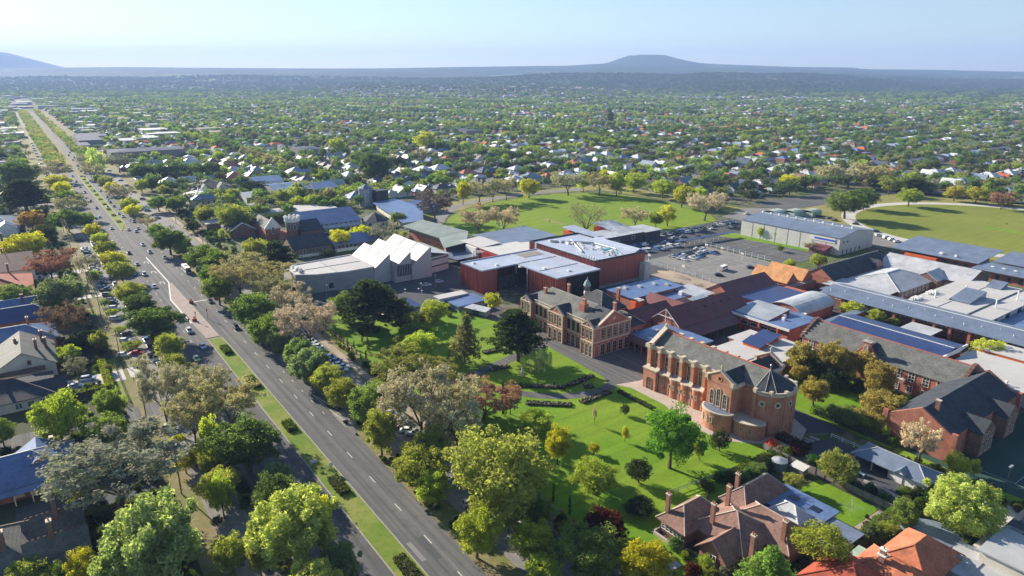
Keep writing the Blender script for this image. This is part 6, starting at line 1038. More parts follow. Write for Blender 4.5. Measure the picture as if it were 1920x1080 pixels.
rows += [[z, s, t, h, rr, k] for z, s, t, h, rr, k in (('lv', -182, 36, 14, 5.6, 'olivebare'), ('lv', -150, 25, 10, 4.2, 'olive'), ('lv', -136, 33, 13, 5.0, 'dgreen'), ('lv', -228, 29.5, 10, 4.6, 'olive'), ('lv', -212, 30, 11, 4.8, 'bare'), ('lv', -104, 30, 12, 5.2, 'palelime'), ('lv', -322, 30, 9, 4.6, 'lime'),
 ('rv', -190, 66, 11, 4.6, 'olive'), ('rv', -214, 66, 12, 5.0, 'teal'), ('rv', -256, 66, 12, 5.2, 'green'), ('rv', -287, 80, 13, 6.0, 'olivebare'), ('rv', -320, 66, 12, 5.6, 'green'), ('rv', -400, 66, 10, 5.6, 'green'), ('rv', -338, 76, 12, 6.0, 'olivebare'), ('rv', -138, 81, 13, 5.6, 'bare'), ('rv', -134, 71, 13, 4.6, 'olive'), ('rv', -116, 84, 13, 5.2, 'elm'), ('rv', -92, 71, 10, 4.2, 'lime'), ('gd', -166, 91, 12, 5.4, 'limebare'), ('gd', -192, 94, 11, 5.0, 'olive'), ('gd', -214, 110, 8, 4.2, 'green'))]
def plant(rows):
    seen = {}
    rows.sort(key=lambda r: dist(r[1], r[2])); tot = {}
    for r in rows: tot[(r[0], r[5])] = tot.get((r[0], r[5]), 0) + 1
    rg = random.Random(3)
    for z, s, t, h, rr, k in rows:
        if z == 'rv' and -385 < s < -325: t += 5
        if k not in ('cyp', 'cedar', 'dark', 'maple', 'shrub') and h > 4.2 and h < 1.75 * rr:     # crowns reach down behind their neighbours
            h2 = 1.75 * rr; p_ = W(s, t) * (1 - .8 * (h2 - h) / (CAM_H - h)); h = h2; s, t = p_.x * UX + p_.y * UY, p_.x * VX + p_.y * VY
        form, col, wd = TK[k]; D = dist(s, t); px = rr * 2 / D * 1280
        lod = 3 if px > 46 else 2 if px > 20 else 1; var = rg.randrange(3) if form in ('broad', 'airy', 'willow') else rg.randrange(2)
        c, tr = tree_meshes(form, var, lod, form in BAREF); n = seen.get((z, k), 0); seen[(z, k)] = n + 1
        small = h < 4.5; noun = 'shrub' if (small and k not in ('cyp',)) or form == 'shrub' else ('tree' if wd.split()[-1] not in ('cypress', 'cedar', 'pine', 'conifer', 'poplar', 'elm') else '')
        ords = '' if tot[(z, k)] == 1 else ', ' + (ORD[n] if n < len(ORD) else 'far') + ' of its kind'
        nm = 'shrub' if noun == 'shrub' else {'cyp': 'cypress_tree', 'cedar': 'cedar_tree', 'darkpine': 'pine_tree', 'conif': 'conifer_tree', 'pinegrey': 'conifer_tree', 'poplar': 'poplar_tree'}.get(k, 'tree')
        o = root(nm, ' '.join(f"{wd} {noun} {ZN[z]}".split()) + ords, 'shrub' if noun == 'shrub' else 'tree', s, t, 0, rg.uniform(0, 6.28), GN[z])
        rr *= 1.27 if rr > 4 else 1.12; sc_ = Vector((rr / NR * rg.uniform(.86, 1.12), rr / NR * rg.uniform(.86, 1.12), h / NH)); o.rotation_euler.x, o.rotation_euler.y = rg.uniform(-.06, .06), rg.uniform(-.06, .06)
        if small: zz = sc_.z * 1.25
        a = link('trunk', tr, o); a.scale = sc_; cr = link('crown', c, o); cr.scale = sc_ if form != 'broad' or h > 5 else Vector((sc_.x, sc_.y, sc_.z))
        v_ = rg.uniform(.86, 1.14); v_ *= 1.12 if form in BAREF or k in ('ochre', 'orange', 'yellow') else 1.25 if k in ('dark', 'darkpine', 'cedar', 'cyp', 'darkred') else 2.1; v_ *= 1.3 if form in BAREF else 1; cr.color = (col[0] * 1.1 * v_ * rg.uniform(.94, 1.06), col[1] * v_, col[2] * v_ * rg.uniform(.9, 1.1), 1)
# ------------------------------------------------------------------ vehicles
PAINT = {'white': (.78, .78, .76), 'silver': (.50, .52, .54), 'black': (.02, .02, .024), 'blueblack': (.02, .03, .06), 'dark': (.05, .055, .06), 'grey': (.18, .19, .2), 'blue': (.10, .18, .42), 'paleblue': (.42, .50, .66), 'red': (.45, .03, .03), 'redpink': (.45, .10, .13), 'yellowgreen': (.48, .55, .12)}
def car_parts(style):
    """length along x, nose at +x"""
    L = {'sedan': 4.6, 'suv': 4.6, 'van': 5.1, 'hatch': 4.1, 'ute': 5.1}[style]; h = L / 2
    low = {'sedan': [(-h, .5), (-h + .05, .85), (-h + .5, .98), (-1.1, 1.0), (.9, .98), (h - .35, .82), (h, .62), (h - .02, .35)], 'suv': [(-h, .5), (-h + .02, 1.0), (-h + .25, 1.08), (.9, 1.08), (h - .3, .95), (h, .7), (h, .38)], 'hatch': [(-h, .5), (-h + .03, .95), (-h + .2, 1.0), (.8, .98), (h - .3, .82), (h, .6), (h, .35)], 'van': [(-h, .5), (-h, 1.15), (1.3, 1.15), (h - .25, 1.0), (h, .75), (h, .38)], 'ute': [(-h, .5), (-h, 1.02), (-.7, 1.04), (1.0, 1.06), (h - .3, .95), (h, .7), (h, .38)]}[style]
    top = {'sedan': [(-h + .65, .97), (-1.0, 1.42), (.35, 1.45), (1.15, .99)], 'suv': [(-h + .1, 1.07), (-h + .4, 1.66), (.45, 1.7), (1.15, 1.08)], 'hatch': [(-h + .12, .99), (-h + .5, 1.46), (.3, 1.5), (1.0, .98)], 'van': [(-h + .05, 1.14), (-h + .1, 1.95), (1.0, 1.98), (1.75, 1.12)], 'ute': [(-.6, 1.03), (-.45, 1.66), (.5, 1.7), (1.15, 1.06)]}[style]
    body, glass, lights = MB(), MB(), MB(); prof = [(-h + .05, .28)] + low + [(h - .1, .28)]; n = len(prof); w = .88
    rows_ = []
    for y, k in ((-w, .96), (-w * .82, 1.0), (w * .82, 1.0), (w, .96)): rows_.append([(x * (1 if abs(y) < w else .975), y, .3 + (z - .3) * (k if abs(y) < w else .93)) for x, z in prof])
    vs = [p for r_ in rows_ for p in r_]; fs = [(j * n + i, j * n + i + 1, (j + 1) * n + i + 1, (j + 1) * n + i) for j in range(3) for i in range(n - 1)] + [tuple(range(n)), tuple(range(4 * n - 1, 3 * n - 1, -1))]
    body.add(vs, fs)
    m_ = len(top); wt, wb = .66, .80; gl = [[(x, sy * (wb if i in (0, m_ - 1) else wt), z) for i, (x, z) in enumerate(top)] for sy in (-1, 1)]; vs = gl[0] + gl[1]
    glass.add(vs, [(0, 1, m_ + 1, m_), (m_ - 2, m_ - 1, 2 * m_ - 1, 2 * m_ - 2), tuple(range(m_ - 1, -1, -1)), tuple(range(m_, 2 * m_))])
    rx1, rz1 = top[1]; rx2, rz2 = top[2]; body.prism([(rx1 - .02, -wt - .02), (rx2 + .02, -wt - .02), (rx2 + .02, wt + .02), (rx1 - .02, wt + .02)], [rz1 - .04, rz2 - .04, rz2 - .04, rz1 - .04], [rz1 + .04, rz2 + .04, rz2 + .04, rz1 + .04])
    for sy in (-1, 1):
        for xa, xb in ((top[0], top[1]), (top[3], top[2])): body.tube((xa[0], sy * wb, xa[1]), (xb[0], sy * wt, xb[1]), .05, n=4)
        mx = (top[1][0] + top[2][0]) / 2; body.tube((mx, sy * (wt + .02), top[1][1]), (mx, sy * (wb + .02), top[0][1]), .045, n=4)
        if style == 'van': body.box(-h + .1, .4, sy * .78 - .04, sy * .78 + .04, 1.1, 1.9)
        lights.box(h - .14, h + .01, sy * .62 - .17, sy * .62 + .17, .62, .76)
    if style == 'ute': body.box(-h + .1, -.7, -.8, .8, .98, 1.0)
    wheels = [(h - .85, sy * .80) for sy in (-1, 1)] + [(-h + .85, sy * .80) for sy in (-1, 1)]
    return body, glass, lights, wheels
wb_ = MB(); wb_.tube((0, -.11, .33), (0, .11, .33), .33, n=12); WHEEL = wb_.mesh('wheel', 'rubber'); hb_ = MB(); hb_.tube((0, -.125, .33), (0, .125, .33), .19, n=8); HUB = hb_.mesh('rim', 'steel')
CARM = {}
def car_proto(style):
    if style not in CARM: bo, gl, li, wh = car_parts(style); CARM[style] = (bo.mesh('body', 'car_paint'), gl.mesh('windows', 'glass'), li.mesh('headlight', 'paint_white'), wh)
    return CARM[style]
def add_car(s, t, ang, col, style, label, group, detail=True, cat='car'):
    bm_, gm, lm, wh = car_proto(style); o = root('parked_car' if 'parked' in group else 'car', label, cat, s, t, .02, ang, group)
    p_ = link('body', bm_, o); p_.color = (*PAINT[col], 1); link('windows', gm, o)
    for x, y in wh:
        q = link('wheel', WHEEL, o, (x, y, 0))
        if detail: link('rim', HUB, q)
    if detail: link('lights', lm, o)
    return o
CARS = 'r,-684.8,49.5,0,silver;r,-681.4,54.3,0,white;r,-891.3,53.2,0,grey;r,-864.6,52.1,0,white;r,-838.5,52.0,0,black;r,-790.7,51.7,0,white;r,-754.9,53.1,0,white;r,-641.3,54.8,0,silver;r,-623.6,53.9,0,white;r,-590.2,49.6,0,white;r,-592.3,54.1,0,silver;r,-557.1,53.1,0,white;r,-493.4,50.8,0,silver;r,-493.4,56.3,0,silver;r,-442.9,51.6,0,white;r,-420.9,51.9,0,silver;r,-403.2,56.5,0,white;r,-308.0,58.4,0,blueblack;r,-267.8,58.8,0,black;r,-284.5,64.7,20,silver;L,-551.8,40.5,0,white;L,-425.0,42.0,0,black;L,-396.0,42.0,0,silver;L,-375.6,37.7,0,blue;L,-372.5,42.0,0,silver;L,-346.8,42.4,0,white;L,-291.4,42.8,0,silver;L,-274.2,43.0,0,silver;L,-254.2,43.6,0,paleblue;L,-243.1,39.1,0,yellowgreen;L,-201.1,44.2,0,redpink;S,-256.2,28.2,70,black;S,-205.2,27.2,80,white;S,-195.2,22.4,60,silver;S,-182.4,21.1,60,silver;S,-306.6,21.6,62,silver;S,-284.9,23.2,62,black;S,-277.4,21.4,62,white;S,-261.6,23.0,62,red;S,-262.3,18.9,62,white;S,-307.1,23.2,62,black;S,-365.1,21.3,0,silver;S,-407.1,24.8,30,white;S,-477.0,22.7,62,black;S,-523.1,20.4,62,black;D,-246.4,6.7,75,paleblue;D,-242.4,2.7,75,paleblue;P,-213.3,78.1,65,blue;P,-209.7,77.6,65,white;P,-206.9,77.8,65,white;P,-204.6,76.3,65,silver;P,-217.6,77.8,65,blue;P,-157.8,75.6,55,black;P,-155.1,75.7,55,white;P,-152.7,76.4,55,silver;P,-150.0,78.1,60,blue;P,-116.1,71.7,70,silver;P,-102.1,76.8,78,white;P,-558.5,71.9,62,blue;P,-537.8,73.2,62,silver;P,-524.0,73.0,62,blue;P,-569.4,71.0,62,silver;P,-431.6,67.4,62,white;P,-444.1,73.3,62,silver;P,-433.9,73.4,62,black;P,-367.9,66.9,62,white;P,-354.3,69.0,62,silver;C,-275.5,155.0,70,paleblue;C,-292.0,144.4,80,white;C,-290.9,147.6,80,white;C,-248.7,151.4,0,white;C,-274.4,147.4,80,silver;K,-281.4,304.7,90,paleblue;K,-270.9,288.7,90,blue;K,-256.6,291.2,90,paleblue;K,-265.1,315.4,90,dark;K,-257.3,303.2,90,white;K,-259.3,281.0,30,white;K,-246.6,307.2,90,white;K,-239.2,300.7,90,white;K,-240.3,289.0,100,white;K,-238.6,283.6,100,silver;K,-239.2,304.8,90,white;K,-280.6,325.8,90,blue;K,-278.2,336.9,90,paleblue;K,-277.1,343.8,90,white;K,-278.9,349.2,90,silver;K,-276.5,358.1,90,white;K,-272.7,371.8,90,silver;K,-266.4,332.9,90,dark;K,-204.9,273.7,60,black;K,-204.1,298.4,60,black;O,-229.9,448.4,20,black;O,-263.9,451.0,80,silver;O,-258.5,452.0,80,black;O,-251.7,451.9,80,grey;O,-245.0,448.6,80,black;O,-210.5,436.4,65,black;O,-204.1,427.2,65,white;O,-197.5,423.9,65,white;O,-192.7,420.7,65,silver;O,-188.8,419.1,65,white;O,-294.3,418.8,90,white;O,-269.8,466.6,90,white'
CZ = {'r': ('car', 'driving in the right carriageway of the main road', 'cars on the main road'), 'L': ('car', 'in the left carriageway of the main road', 'cars on the left carriageway'), 'S': ('car', 'parked in the left service road', 'parked cars in the left service road'), 'D': ('car', 'parked on the driveway by the hedge', 'parked cars on the driveway'), 'P': ('car', 'parked in the right service road under the trees', 'parked cars in the right service road'), 'C': ('car', 'parked in the yard by the red boxes', 'parked cars in the school yard'), 'K': ('car', 'parked in the school car park and playground', 'parked cars in the school car park'), 'O': ('car', 'parked beside the white oval path', 'parked cars by the oval')}
CW = {'white': 'white', 'silver': 'silver', 'black': 'black', 'blueblack': 'midnight blue', 'dark': 'charcoal', 'grey': 'grey', 'blue': 'blue', 'paleblue': 'pale blue', 'red': 'red', 'redpink': 'dusty red', 'yellowgreen': 'yellow-green'}
cars = []
for r_ in CARS.split(';'): z, s, t, a, c = r_.split(','); cars.append([z, float(s), float(t), float(a), c])
CC = ['white', 'white', 'silver', 'black', 'blue', 'paleblue', 'dark', 'grey']
cars += [['K', -282 + R.uniform(-.4, .4), 317 + 2.8 * i, 2, R.choice(CC)] for i in range(26) if i not in (3, 4, 9, 15, 20)] + [['K', -259.5 + R.uniform(-.4, .4), 268 + 2.9 * i, 2, R.choice(CC)] for i in range(12) if i not in (2, 6)] + [['K', x_ + R.uniform(-.6, .6), 283 + 2.9 * i, 4, R.choice(CC)] for x_ in (-234.5, -243) for i in range(10) if R.random() < .7] + [['K', -270 + R.uniform(-3, 3), 276 + 7 * i, 80, R.choice(CC)] for i in range(8)]
cars += [['S', -225 - 6.8 * i, 28.0 + R.uniform(-.3, .3), 0, R.choice(CC)] for i in range(40) if i % 4 != 1] + [['S', -322 - 4.6 * i, 23.2 + R.uniform(-.3, .3), 62, R.choice(CC)] for i in range(30) if i % 5 not in (1, 4)] + [['P', -372 - 3.1 * i, 72.6, 62, R.choice(CC)] for i in range(30) if i % 6 not in (2, 3)] + [['P', -226 - 3.2 * i, 77.4, 62, R.choice(CC)] for i in range(8)] + [['P', -160.5 - 3.1 * i, 76, 58, R.choice(CC)] for i in range(5)]
cars += [['r', -480 - 34 * i + R.uniform(-6, 6), 54 + 3.4 * (i % 2), 0, R.choice(CC)] for i in range(18)] + [['L', -460 - 44 * i, 38 + 4.5 * (i % 2), 0, R.choice(CC)] for i in range(7)]

cars.sort(key=lambda r: dist(r[1], r[2])); seen, tot = {}, {}
styles = ['sedan', 'suv', 'hatch', 'suv', 'hatch', 'sedan', 'ute']
VANS = {(-265, 288), (-257, 281), (-282, 337), (-270, 289), (-257, 303)}
plan = []
for i, (z, s, t, a, c) in enumerate(cars):
    st = 'van' if any(abs(s - q[0]) < 6 and abs(t - q[1]) < 6 for q in VANS) else styles[(i * 5 + int(abs(s))) % 7]; plan.append((z, s, t, a, c, st)); tot[(z, c, st)] = tot.get((z, c, st), 0) + 1
SW = {'sedan': 'sedan', 'suv': 'tall wagon', 'hatch': 'hatchback', 'ute': 'utility truck', 'van': 'van'}
for z, s, t, a, c, st in plan:
    if c == 'white' and abs(s + 102) < 1.5: st = 'suv'
    n = seen.get((z, c, st), 0); seen[(z, c, st)] = n + 1; D = dist(s, t)
    lb = f"{CW[c]} {SW[st]} {CZ[z][1]}" + ('' if tot[(z, c, st)] == 1 else ', ' + (ORD[n] if n < 18 else 'farther'))
    ang = radians(a) + (pi if z in 'r' and False else 0)
    add_car(s, t, ang, c, st, lb, CZ[z][2], D < 330, 'van' if st == 'van' else 'car')
k = 0
for i in range(46):     # rows of parked cars far along the boulevard
    s = -600 - i * 14 - R.random() * 5; t = (22.6, 77, 29.0)[i % 3]; c = R.choice(['white', 'silver', 'black', 'grey', 'blue', 'white', 'red'])
    if i % 3 == 2: t, ang, what = 38 + R.choice([0, 4]), 0, 'far along the left carriageway'
    else: ang, what = radians(62), 'parked far along the ' + ('left' if i % 3 == 0 else 'right') + ' service road'
    st = R.choice(['sedan', 'suv', 'hatch']); key = (c, st, what); k = seen.get(key, 0); seen[key] = k + 1
    add_car(s, t, ang, c, st, f"{CW[c]} {SW[st]} {what}, {ORD[min(k, 17)]}", 'cars far along the boulevard', False)
# minibus in the playground, truck on the main road
o = root('minibus', 'white high-roofed minibus with dark side windows parked in the playground', 'minibus', -210, 284, .02, radians(100)); b = MB().box(-2.8, 2.5, -1, 1, .45, 2.5).add([(2.5, -1, .45), (2.5, 1, .45), (3.2, 1, .5), (3.2, -1, .5), (2.5, -1, 2.4), (2.5, 1, 2.4), (3.2, 1, 1.3), (3.2, -1, 1.3)], [(3, 2, 6, 7), (4, 7, 6, 5), (0, 3, 7, 4), (1, 5, 6, 2)]); link('body', b.mesh('body', 'paint_white'), o)
link('windows', MB().box(-2.5, 2.2, -1.03, 1.03, 1.5, 2.1).mesh('windows', 'glass'), o)
for x in (-2, 2.2):
    for y in (-.9, .9): link('wheel', WHEEL, o, (x, y, 0))
o = root('bus', 'white bus seen from its dark rear, at the right kerb of the main road', 'bus', -367, 60.4, .02, 0); b = MB().box(-5.4, 5.4, -1.25, 1.25, .5, 3.1).box(-5.0, 5.0, -1.1, 1.1, 3.1, 3.25); link('body', b.mesh('body', 'paint_white'), o)
link('windows', MB().box(-4.8, 4.8, -1.27, 1.27, 1.5, 2.5).box(5.38, 5.43, -1.1, 1.1, .9, 2.9).mesh('windows', 'glass'), o); link('roof_unit', MB().box(-2, .5, -.8, .8, 3.25, 3.5).mesh('roof_unit', 'membrane_white'), o)
for x in (-3.4, 3.4):
    for y in (-1.1, 1.1): q = link('wheel', WHEEL, o, (x, y, 0)); q.scale = (1.4, 1.4, 1.4)
# ------------------------------------------------------------------ people and statue
def person(label, s, t, rz, mat='cloth_dark', walk=.25):
    """one continuous body grown over a jointed skeleton"""
    J = {'pel': (0, 0, .93, .15), 'sp': (0, .01, 1.18, .13), 'ch': (0, 0, 1.38, .16), 'nk': (0, .01, 1.52, .06), 'hd': (0, .03, 1.64, .11), 'ht': (0, .02, 1.78, .07)}
    for sd, x in (('l', -1), ('r', 1)):
        f_ = walk * x; J.update({sd + 'h': (x * .1, 0, .88, .11), sd + 'k': (x * .11, f_ * .5, .5, .075), sd + 'a': (x * .11, f_, .09, .05), sd + 't': (x * .12, f_ + .17, .04, .04), sd + 's': (x * .19, 0, 1.43, .07), sd + 'e': (x * .27, -f_ * .3, 1.15, .05), sd + 'w': (x * .29, -f_ * .6 + .1, .9, .035), sd + 'f': (x * .29, -f_ * .6 + .14, .80, .035)})
    ks = list(J); E_ = [('pel', 'sp'), ('sp', 'ch'), ('ch', 'nk'), ('nk', 'hd'), ('hd', 'ht')]
    for sd in 'lr': E_ += [('pel', sd + 'h'), (sd + 'h', sd + 'k'), (sd + 'k', sd + 'a'), (sd + 'a', sd + 't'), ('ch', sd + 's'), (sd + 's', sd + 'e'), (sd + 'e', sd + 'w'), (sd + 'w', sd + 'f')]
    me = bpy.data.meshes.new('body'); me.from_pydata([J[k_][:3] for k_ in ks], [(ks.index(a), ks.index(b2)) for a, b2 in E_], []); me.materials.append(mt[mat])
    o = root('person', label, 'person', s, t, .03, rz, 'people on the grounds'); bo = link('body', me, o); md = bo.modifiers.new('skin', 'SKIN'); sk = me.skin_vertices[0].data
    for i, k_ in enumerate(ks): sk[i].radius = (J[k_][3],) * 2; sk[i].use_root = (k_ == 'pel')
    bo.modifiers.new('sub', 'SUBSURF').levels = 1; link('head', MB().lathe([(.02, 1.54), (.09, 1.6), (.1, 1.7), (.02, 1.81)], 8, 0, .03).mesh('head', 'skin'), o)
person('person in dark clothes walking beside the flower bed on the lawn', -154.0, 127.3, .4); person('person standing beside a companion at the flower bed', -153.4, 128.1, -.6, 'cloth_dark', .1)
person('lone cricketer in dark kit standing near the pitch', -354.9, 286.5, 1); person('left one of two distant players on the park grass', -359.6, 308.1, 2); person('right one of two distant players on the park grass', -358, 310.6, .3)
person('person in dark clothes out on the far oval', -170.5, 528.2, 0); person('worker in yellow vest standing in the car park', -284.5, 287, 1, 'cloth_hivis'); person('person on the pavement by the side street', -217.5, 14.2, 2)
o = root('statue', 'white robed statue on a stone pedestal on the lawn', 'statue', -166.4, 123.7); link('pedestal', MB().box(-.55, .55, -.55, .55, 0, .35).box(-.38, .38, -.38, .38, .35, 1.35).box(-.48, .48, -.48, .48, 1.35, 1.5).mesh('pedestal', 'stone_cream'), o)
b = MB().lathe([(.34, 1.5), (.33, 1.9), (.26, 2.4), (.24, 2.7), (.30, 2.95), (.20, 3.08), (.08, 3.12)], 12).lathe([(.02, 3.08), (.11, 3.16), (.13, 3.28), (.09, 3.42), (.01, 3.46)], 10)
for d in (-1, 1): b.tube((d * .24, 0, 2.95), (d * .26, -.16, 2.6), .075, .06); b.tube((d * .26, -.16, 2.6), (d * .03, -.27, 2.72), .06, .04)
link('figure', b.mesh('figure', 'paint_white'), o)
# ------------------------------------------------------------------ poles, wires, signs, fences, beds
def pole(s, t, h, label, arms=2, group='timber power poles along the footpath', rz=0., lamp=False):
    o = root('power_pole', label, 'power pole', s, t, 0, rz, group); link('pole', MB().tube((0, 0, -.2), (0, 0, h), .17, .11, 8).mesh('pole', 'pole_wood'), o)
    for k_ in range(arms):
        a = link('crossarm', MB().box(-.06, .06, -1.25, 1.25, h - .5 - k_ * 1.1, h - .38 - k_ * 1.1).mesh('crossarm', 'pole_wood'), o)
        for y in (-1.1, -.45, .45, 1.1): link('insulator', MB().tube((0, y, h - .38 - k_ * 1.1), (0, y, h - .2 - k_ * 1.1), .05, n=6).mesh('insulator', 'stone_grey'), a)
    if lamp: link('lamp_arm', MB().tube((0, 0, h - 2), (0, 1.8, h - 1.5), .05).box(-.12, .12, 1.6, 2.2, h - 1.55, h - 1.42).mesh('lamp_arm', 'steel'), o)
ps = [(-206.3, 17.7, 13.6), (-256, 17.3, 12), (-307.3, 16.8, 12), (-353, 16.6, 12), (-399, 16.3, 12), (-450, 16.4, 12), (-510, 16.6, 12), (-575.6, 17, 12), (-160, 18.2, 13)]
for i, (s, t, h) in enumerate(sorted(ps, reverse=True)): pole(s, t, h, f"timber power pole with crossarms beside the left footpath, {ORD[i]}", 2, rz=0)
sp_ = sorted(ps)
for i in range(len(sp_) - 1):
    b = MB(); (s1, t1, h1), (s2, t2, h2) = sp_[i], sp_[i + 1]
    for y in (-1.1, -.45, .45, 1.1):
        prev = None
        for k_ in range(9): f_ = k_ / 8; p_ = (s1 + (s2 - s1) * f_, t1 + (t2 - t1) * f_ + y, h1 - .2 + (h2 - h1) * f_ - 4 * .8 * f_ * (1 - f_)); prev and b.tube(prev, p_, .016, n=3, cap=False); prev = p_
    b.v = [tuple(W(*v_)) for v_ in b.v]; o = link('power_line', b.mesh('power_line', 'wire')); tag(o, f"overhead wires over the left footpath, {ORD[len(sp_) - 2 - i]} span", 'wires', 'overhead wires along the footpath')
for i, (s, t, h) in enumerate(((-330, 80, 10), (-420, 80, 10), (-498.6, 80, 10), (-580, 80, 10))): pole(s, t, h, f"slim power pole beside the right service road, {ORD[i]}", 1, 'poles by the right service road')
def simple(name, label, cat, s, t, parts, group=None, rz=0., z=0):
    o = root(name, label, cat, s, t, z, rz, group)
    for pn, mb_, ma in parts: link(pn, mb_.mesh(pn, ma), o)
    return o
simple('road_sign', 'white square road sign with grey edge on the grassy median', 'road sign', -148.2, 50.7, [('post', MB().tube((0, 0, 0), (0, 0, 2.6), .05), 'steel'), ('panel', MB().box(-.06, .0, -.55, .55, 1.6, 2.7), 'paint_white')])
simple('utility_cabinet', 'small dark utility cabinet at the end of the median shrubs', 'cabinet', -143.6, 50.2, [('box', MB().box(-.4, .4, -.3, .3, .1, 1.1).box(-.45, .45, -.35, .35, 1.1, 1.2), 'panel_dark')])
simple('pit_cover', 'pale concrete pit cover set in the median grass', 'pit cover', -155.5, 48.6, [('slab', MB().box(-.9, .9, -.7, .7, .14, .24).box(-.6, .6, -.45, .45, .24, .27), 'concrete')])
for i, (s, t, c) in enumerate(((-311.5, 51.3, 'red flags at the brick traffic island'), (-311.5, 61.6, 'at the right kerb beside the stop line'), (-286.2, 47.4, 'at the start of the grassy median'), (-315, 31, 'by the left verge tree'))):
    o = simple('roadwork_barrier', f"red and white road barrier {c}", 'barrier', s, t, [('barrier', MB().box(-.2, .2, -.9, .9, 0, .8).box(-.08, .08, -.9, .9, .8, 1.15), 'plastic_red'), ('sign', MB().tube((0, 0, .8), (0, 0, 2.0), .04).box(-.05, .05, -.4, .4, 1.3, 2.1), 'plastic_orange')], 'road barriers at the junction')
for i, (s, t, h) in enumerate(((-290, 62.9, 6), (-286, 52.4, 5), (-285.2, 47.8, 5), (-258, 28.6, 6))):
    simple('traffic_light', f"dark pole with signal head at the junction, {ORD[i]}", 'traffic light', s, t, [('pole', MB().tube((0, 0, 0), (0, 0, h - 1), .07), 'panel_dark'), ('signal_head', MB().box(-.15, .15, -.18, .18, h - 1.6, h - .6), 'black')], 'traffic lights at the junction')
def fence(name, label, pts, h, mat, post_mat=None, step=3, slats=False, brick=False):
    s0, t0 = pts[0]; o = root(name, label, 'fence', s0, t0)
    for i in range(len(pts) - 1):
        (a1, b1), (a2, b2) = pts[i], pts[i + 1]; L_ = math.hypot(a2 - a1, b2 - b1); n_ = max(1, int(L_ / step)); ux, uy = (a2 - a1) / L_, (b2 - b1) / L_; an = math.atan2(uy, ux)
        for k_ in range(n_):
            x, y = a1 + ux * L_ * k_ / n_ - s0, b1 + uy * L_ * k_ / n_ - t0; key = ('fence', mat, round(L_ / n_, 2), h, slats)
            if key not in WM:
                m1 = MB(); w_ = L_ / n_
                if slats == 'rail': m1.box(0, w_, -.03, .03, h - .15, h).box(0, w_, -.03, .03, h * .45, h * .55)
                elif slats: [m1.box(j * .3 + .02, j * .3 + .27, -.02, .02, .05, h + (j % 3) * .03) for j in range(int(w_ / .3))]; m1.box(0, w_, .02, .07, h * .3, h * .36).box(0, w_, .02, .07, h * .75, h * .8)
                else: m1.box(0, w_, -.06, .06, 0, h)
                WM[key] = (m1.mesh('panel', mat), MB().box(-.22 if brick else -.07, .22 if brick else .07, -.22 if brick else -.1, .22 if brick else .1, 0, h + (.35 if brick else .12)).mesh('post', post_mat or mat))
            link('panel', WM[key][0], o, (x, y, 0), an); link('post', WM[key][1], o, (x, y, 0), an)
    return o
fence('brick_fence', 'low brick pillar fence with pale rail between service road and convent lawn', [(-84, 86), (-195, 86.2), (-262, 87.5), (-300, 89)], 1.3, 'paving_pink', 'brick_red', 4, 'rail', True)
fence('timber_fence', 'weathered grey paling fence with posts between the two back gardens', [(-92, 148.4), (-84, 148.2), (-60, 148.4), (-54, 148.5)], 1.8, 'timber_grey', 'timber', 2.4, True)
fence('wire_fence', 'low green wire fence along the bottom of the convent lawn', [(-92, 112), (-90.5, 126), (-88.5, 142)], 1.2, 'steel', None, 2.5, 'rail')
fence('white_fence', 'white rail fence beside the dark yard by the apse', [(-84.5, 168.8), (-75, 169)], 1.2, 'paint_white', None, 2.4, 'rail')
fence('court_fence', 'tall pale netting fence between playground and courts', [(-250, 319), (-205, 317)], 2.6, 'glass_pale', 'paint_white', 3.8, 'rail')
fence('court_fence', 'netting fence along the dirt yard side of the playground', [(-246, 262.6), (-196, 261.6)], 2.4, 'glass_pale', 'paint_white', 4.5, 'rail')
fence('front_fence', 'dark front fence along the gardens beside the left footpath', [(-222, 15.2), (-262, 15.1), (-330, 14.8), (-420, 14.6)], 1.2, 'timber', None, 3, 'rail')
fence('park_fence', 'low white fence along the near side of the cricket park', [(-290, 318), (-282, 345), (-281, 372)], 1.3, 'paint_white', None, 3, 'rail')
fence('road_fence', 'grey fence along the right side of the service road', [(-296, 86), (-420, 83.5), (-560, 84)], 1.5, 'timber_grey', None, 4, True)
# oval boundary fence and hoops
for i, (s, t, h, rz) in enumerate(((-246.1, 267.5, 3.4, 0), (-219.2, 263.8, 3.8, 0), (-242.4, 310.7, 3.6, pi), (-217.4, 309.4, 3.9, pi), (-232.9, 312.4, 3.4, pi))):
    simple('basketball_hoop', f"white basketball backboard on a pole, {ORD[i]} to the camera", 'basketball hoop', s, t, [('pole', MB().tube((0, 0, 0), (0, 0, h - .6), .09), 'paint_white'), ('backboard', MB().box(-.95, .95, .25, .33, h - 1.1, h + .1), 'paint_white'), ('hoop', MB().tube((0, .35, h - .8), (0, .8, h - .8), .22, n=8), 'plastic_orange')], 'basketball hoops', rz)
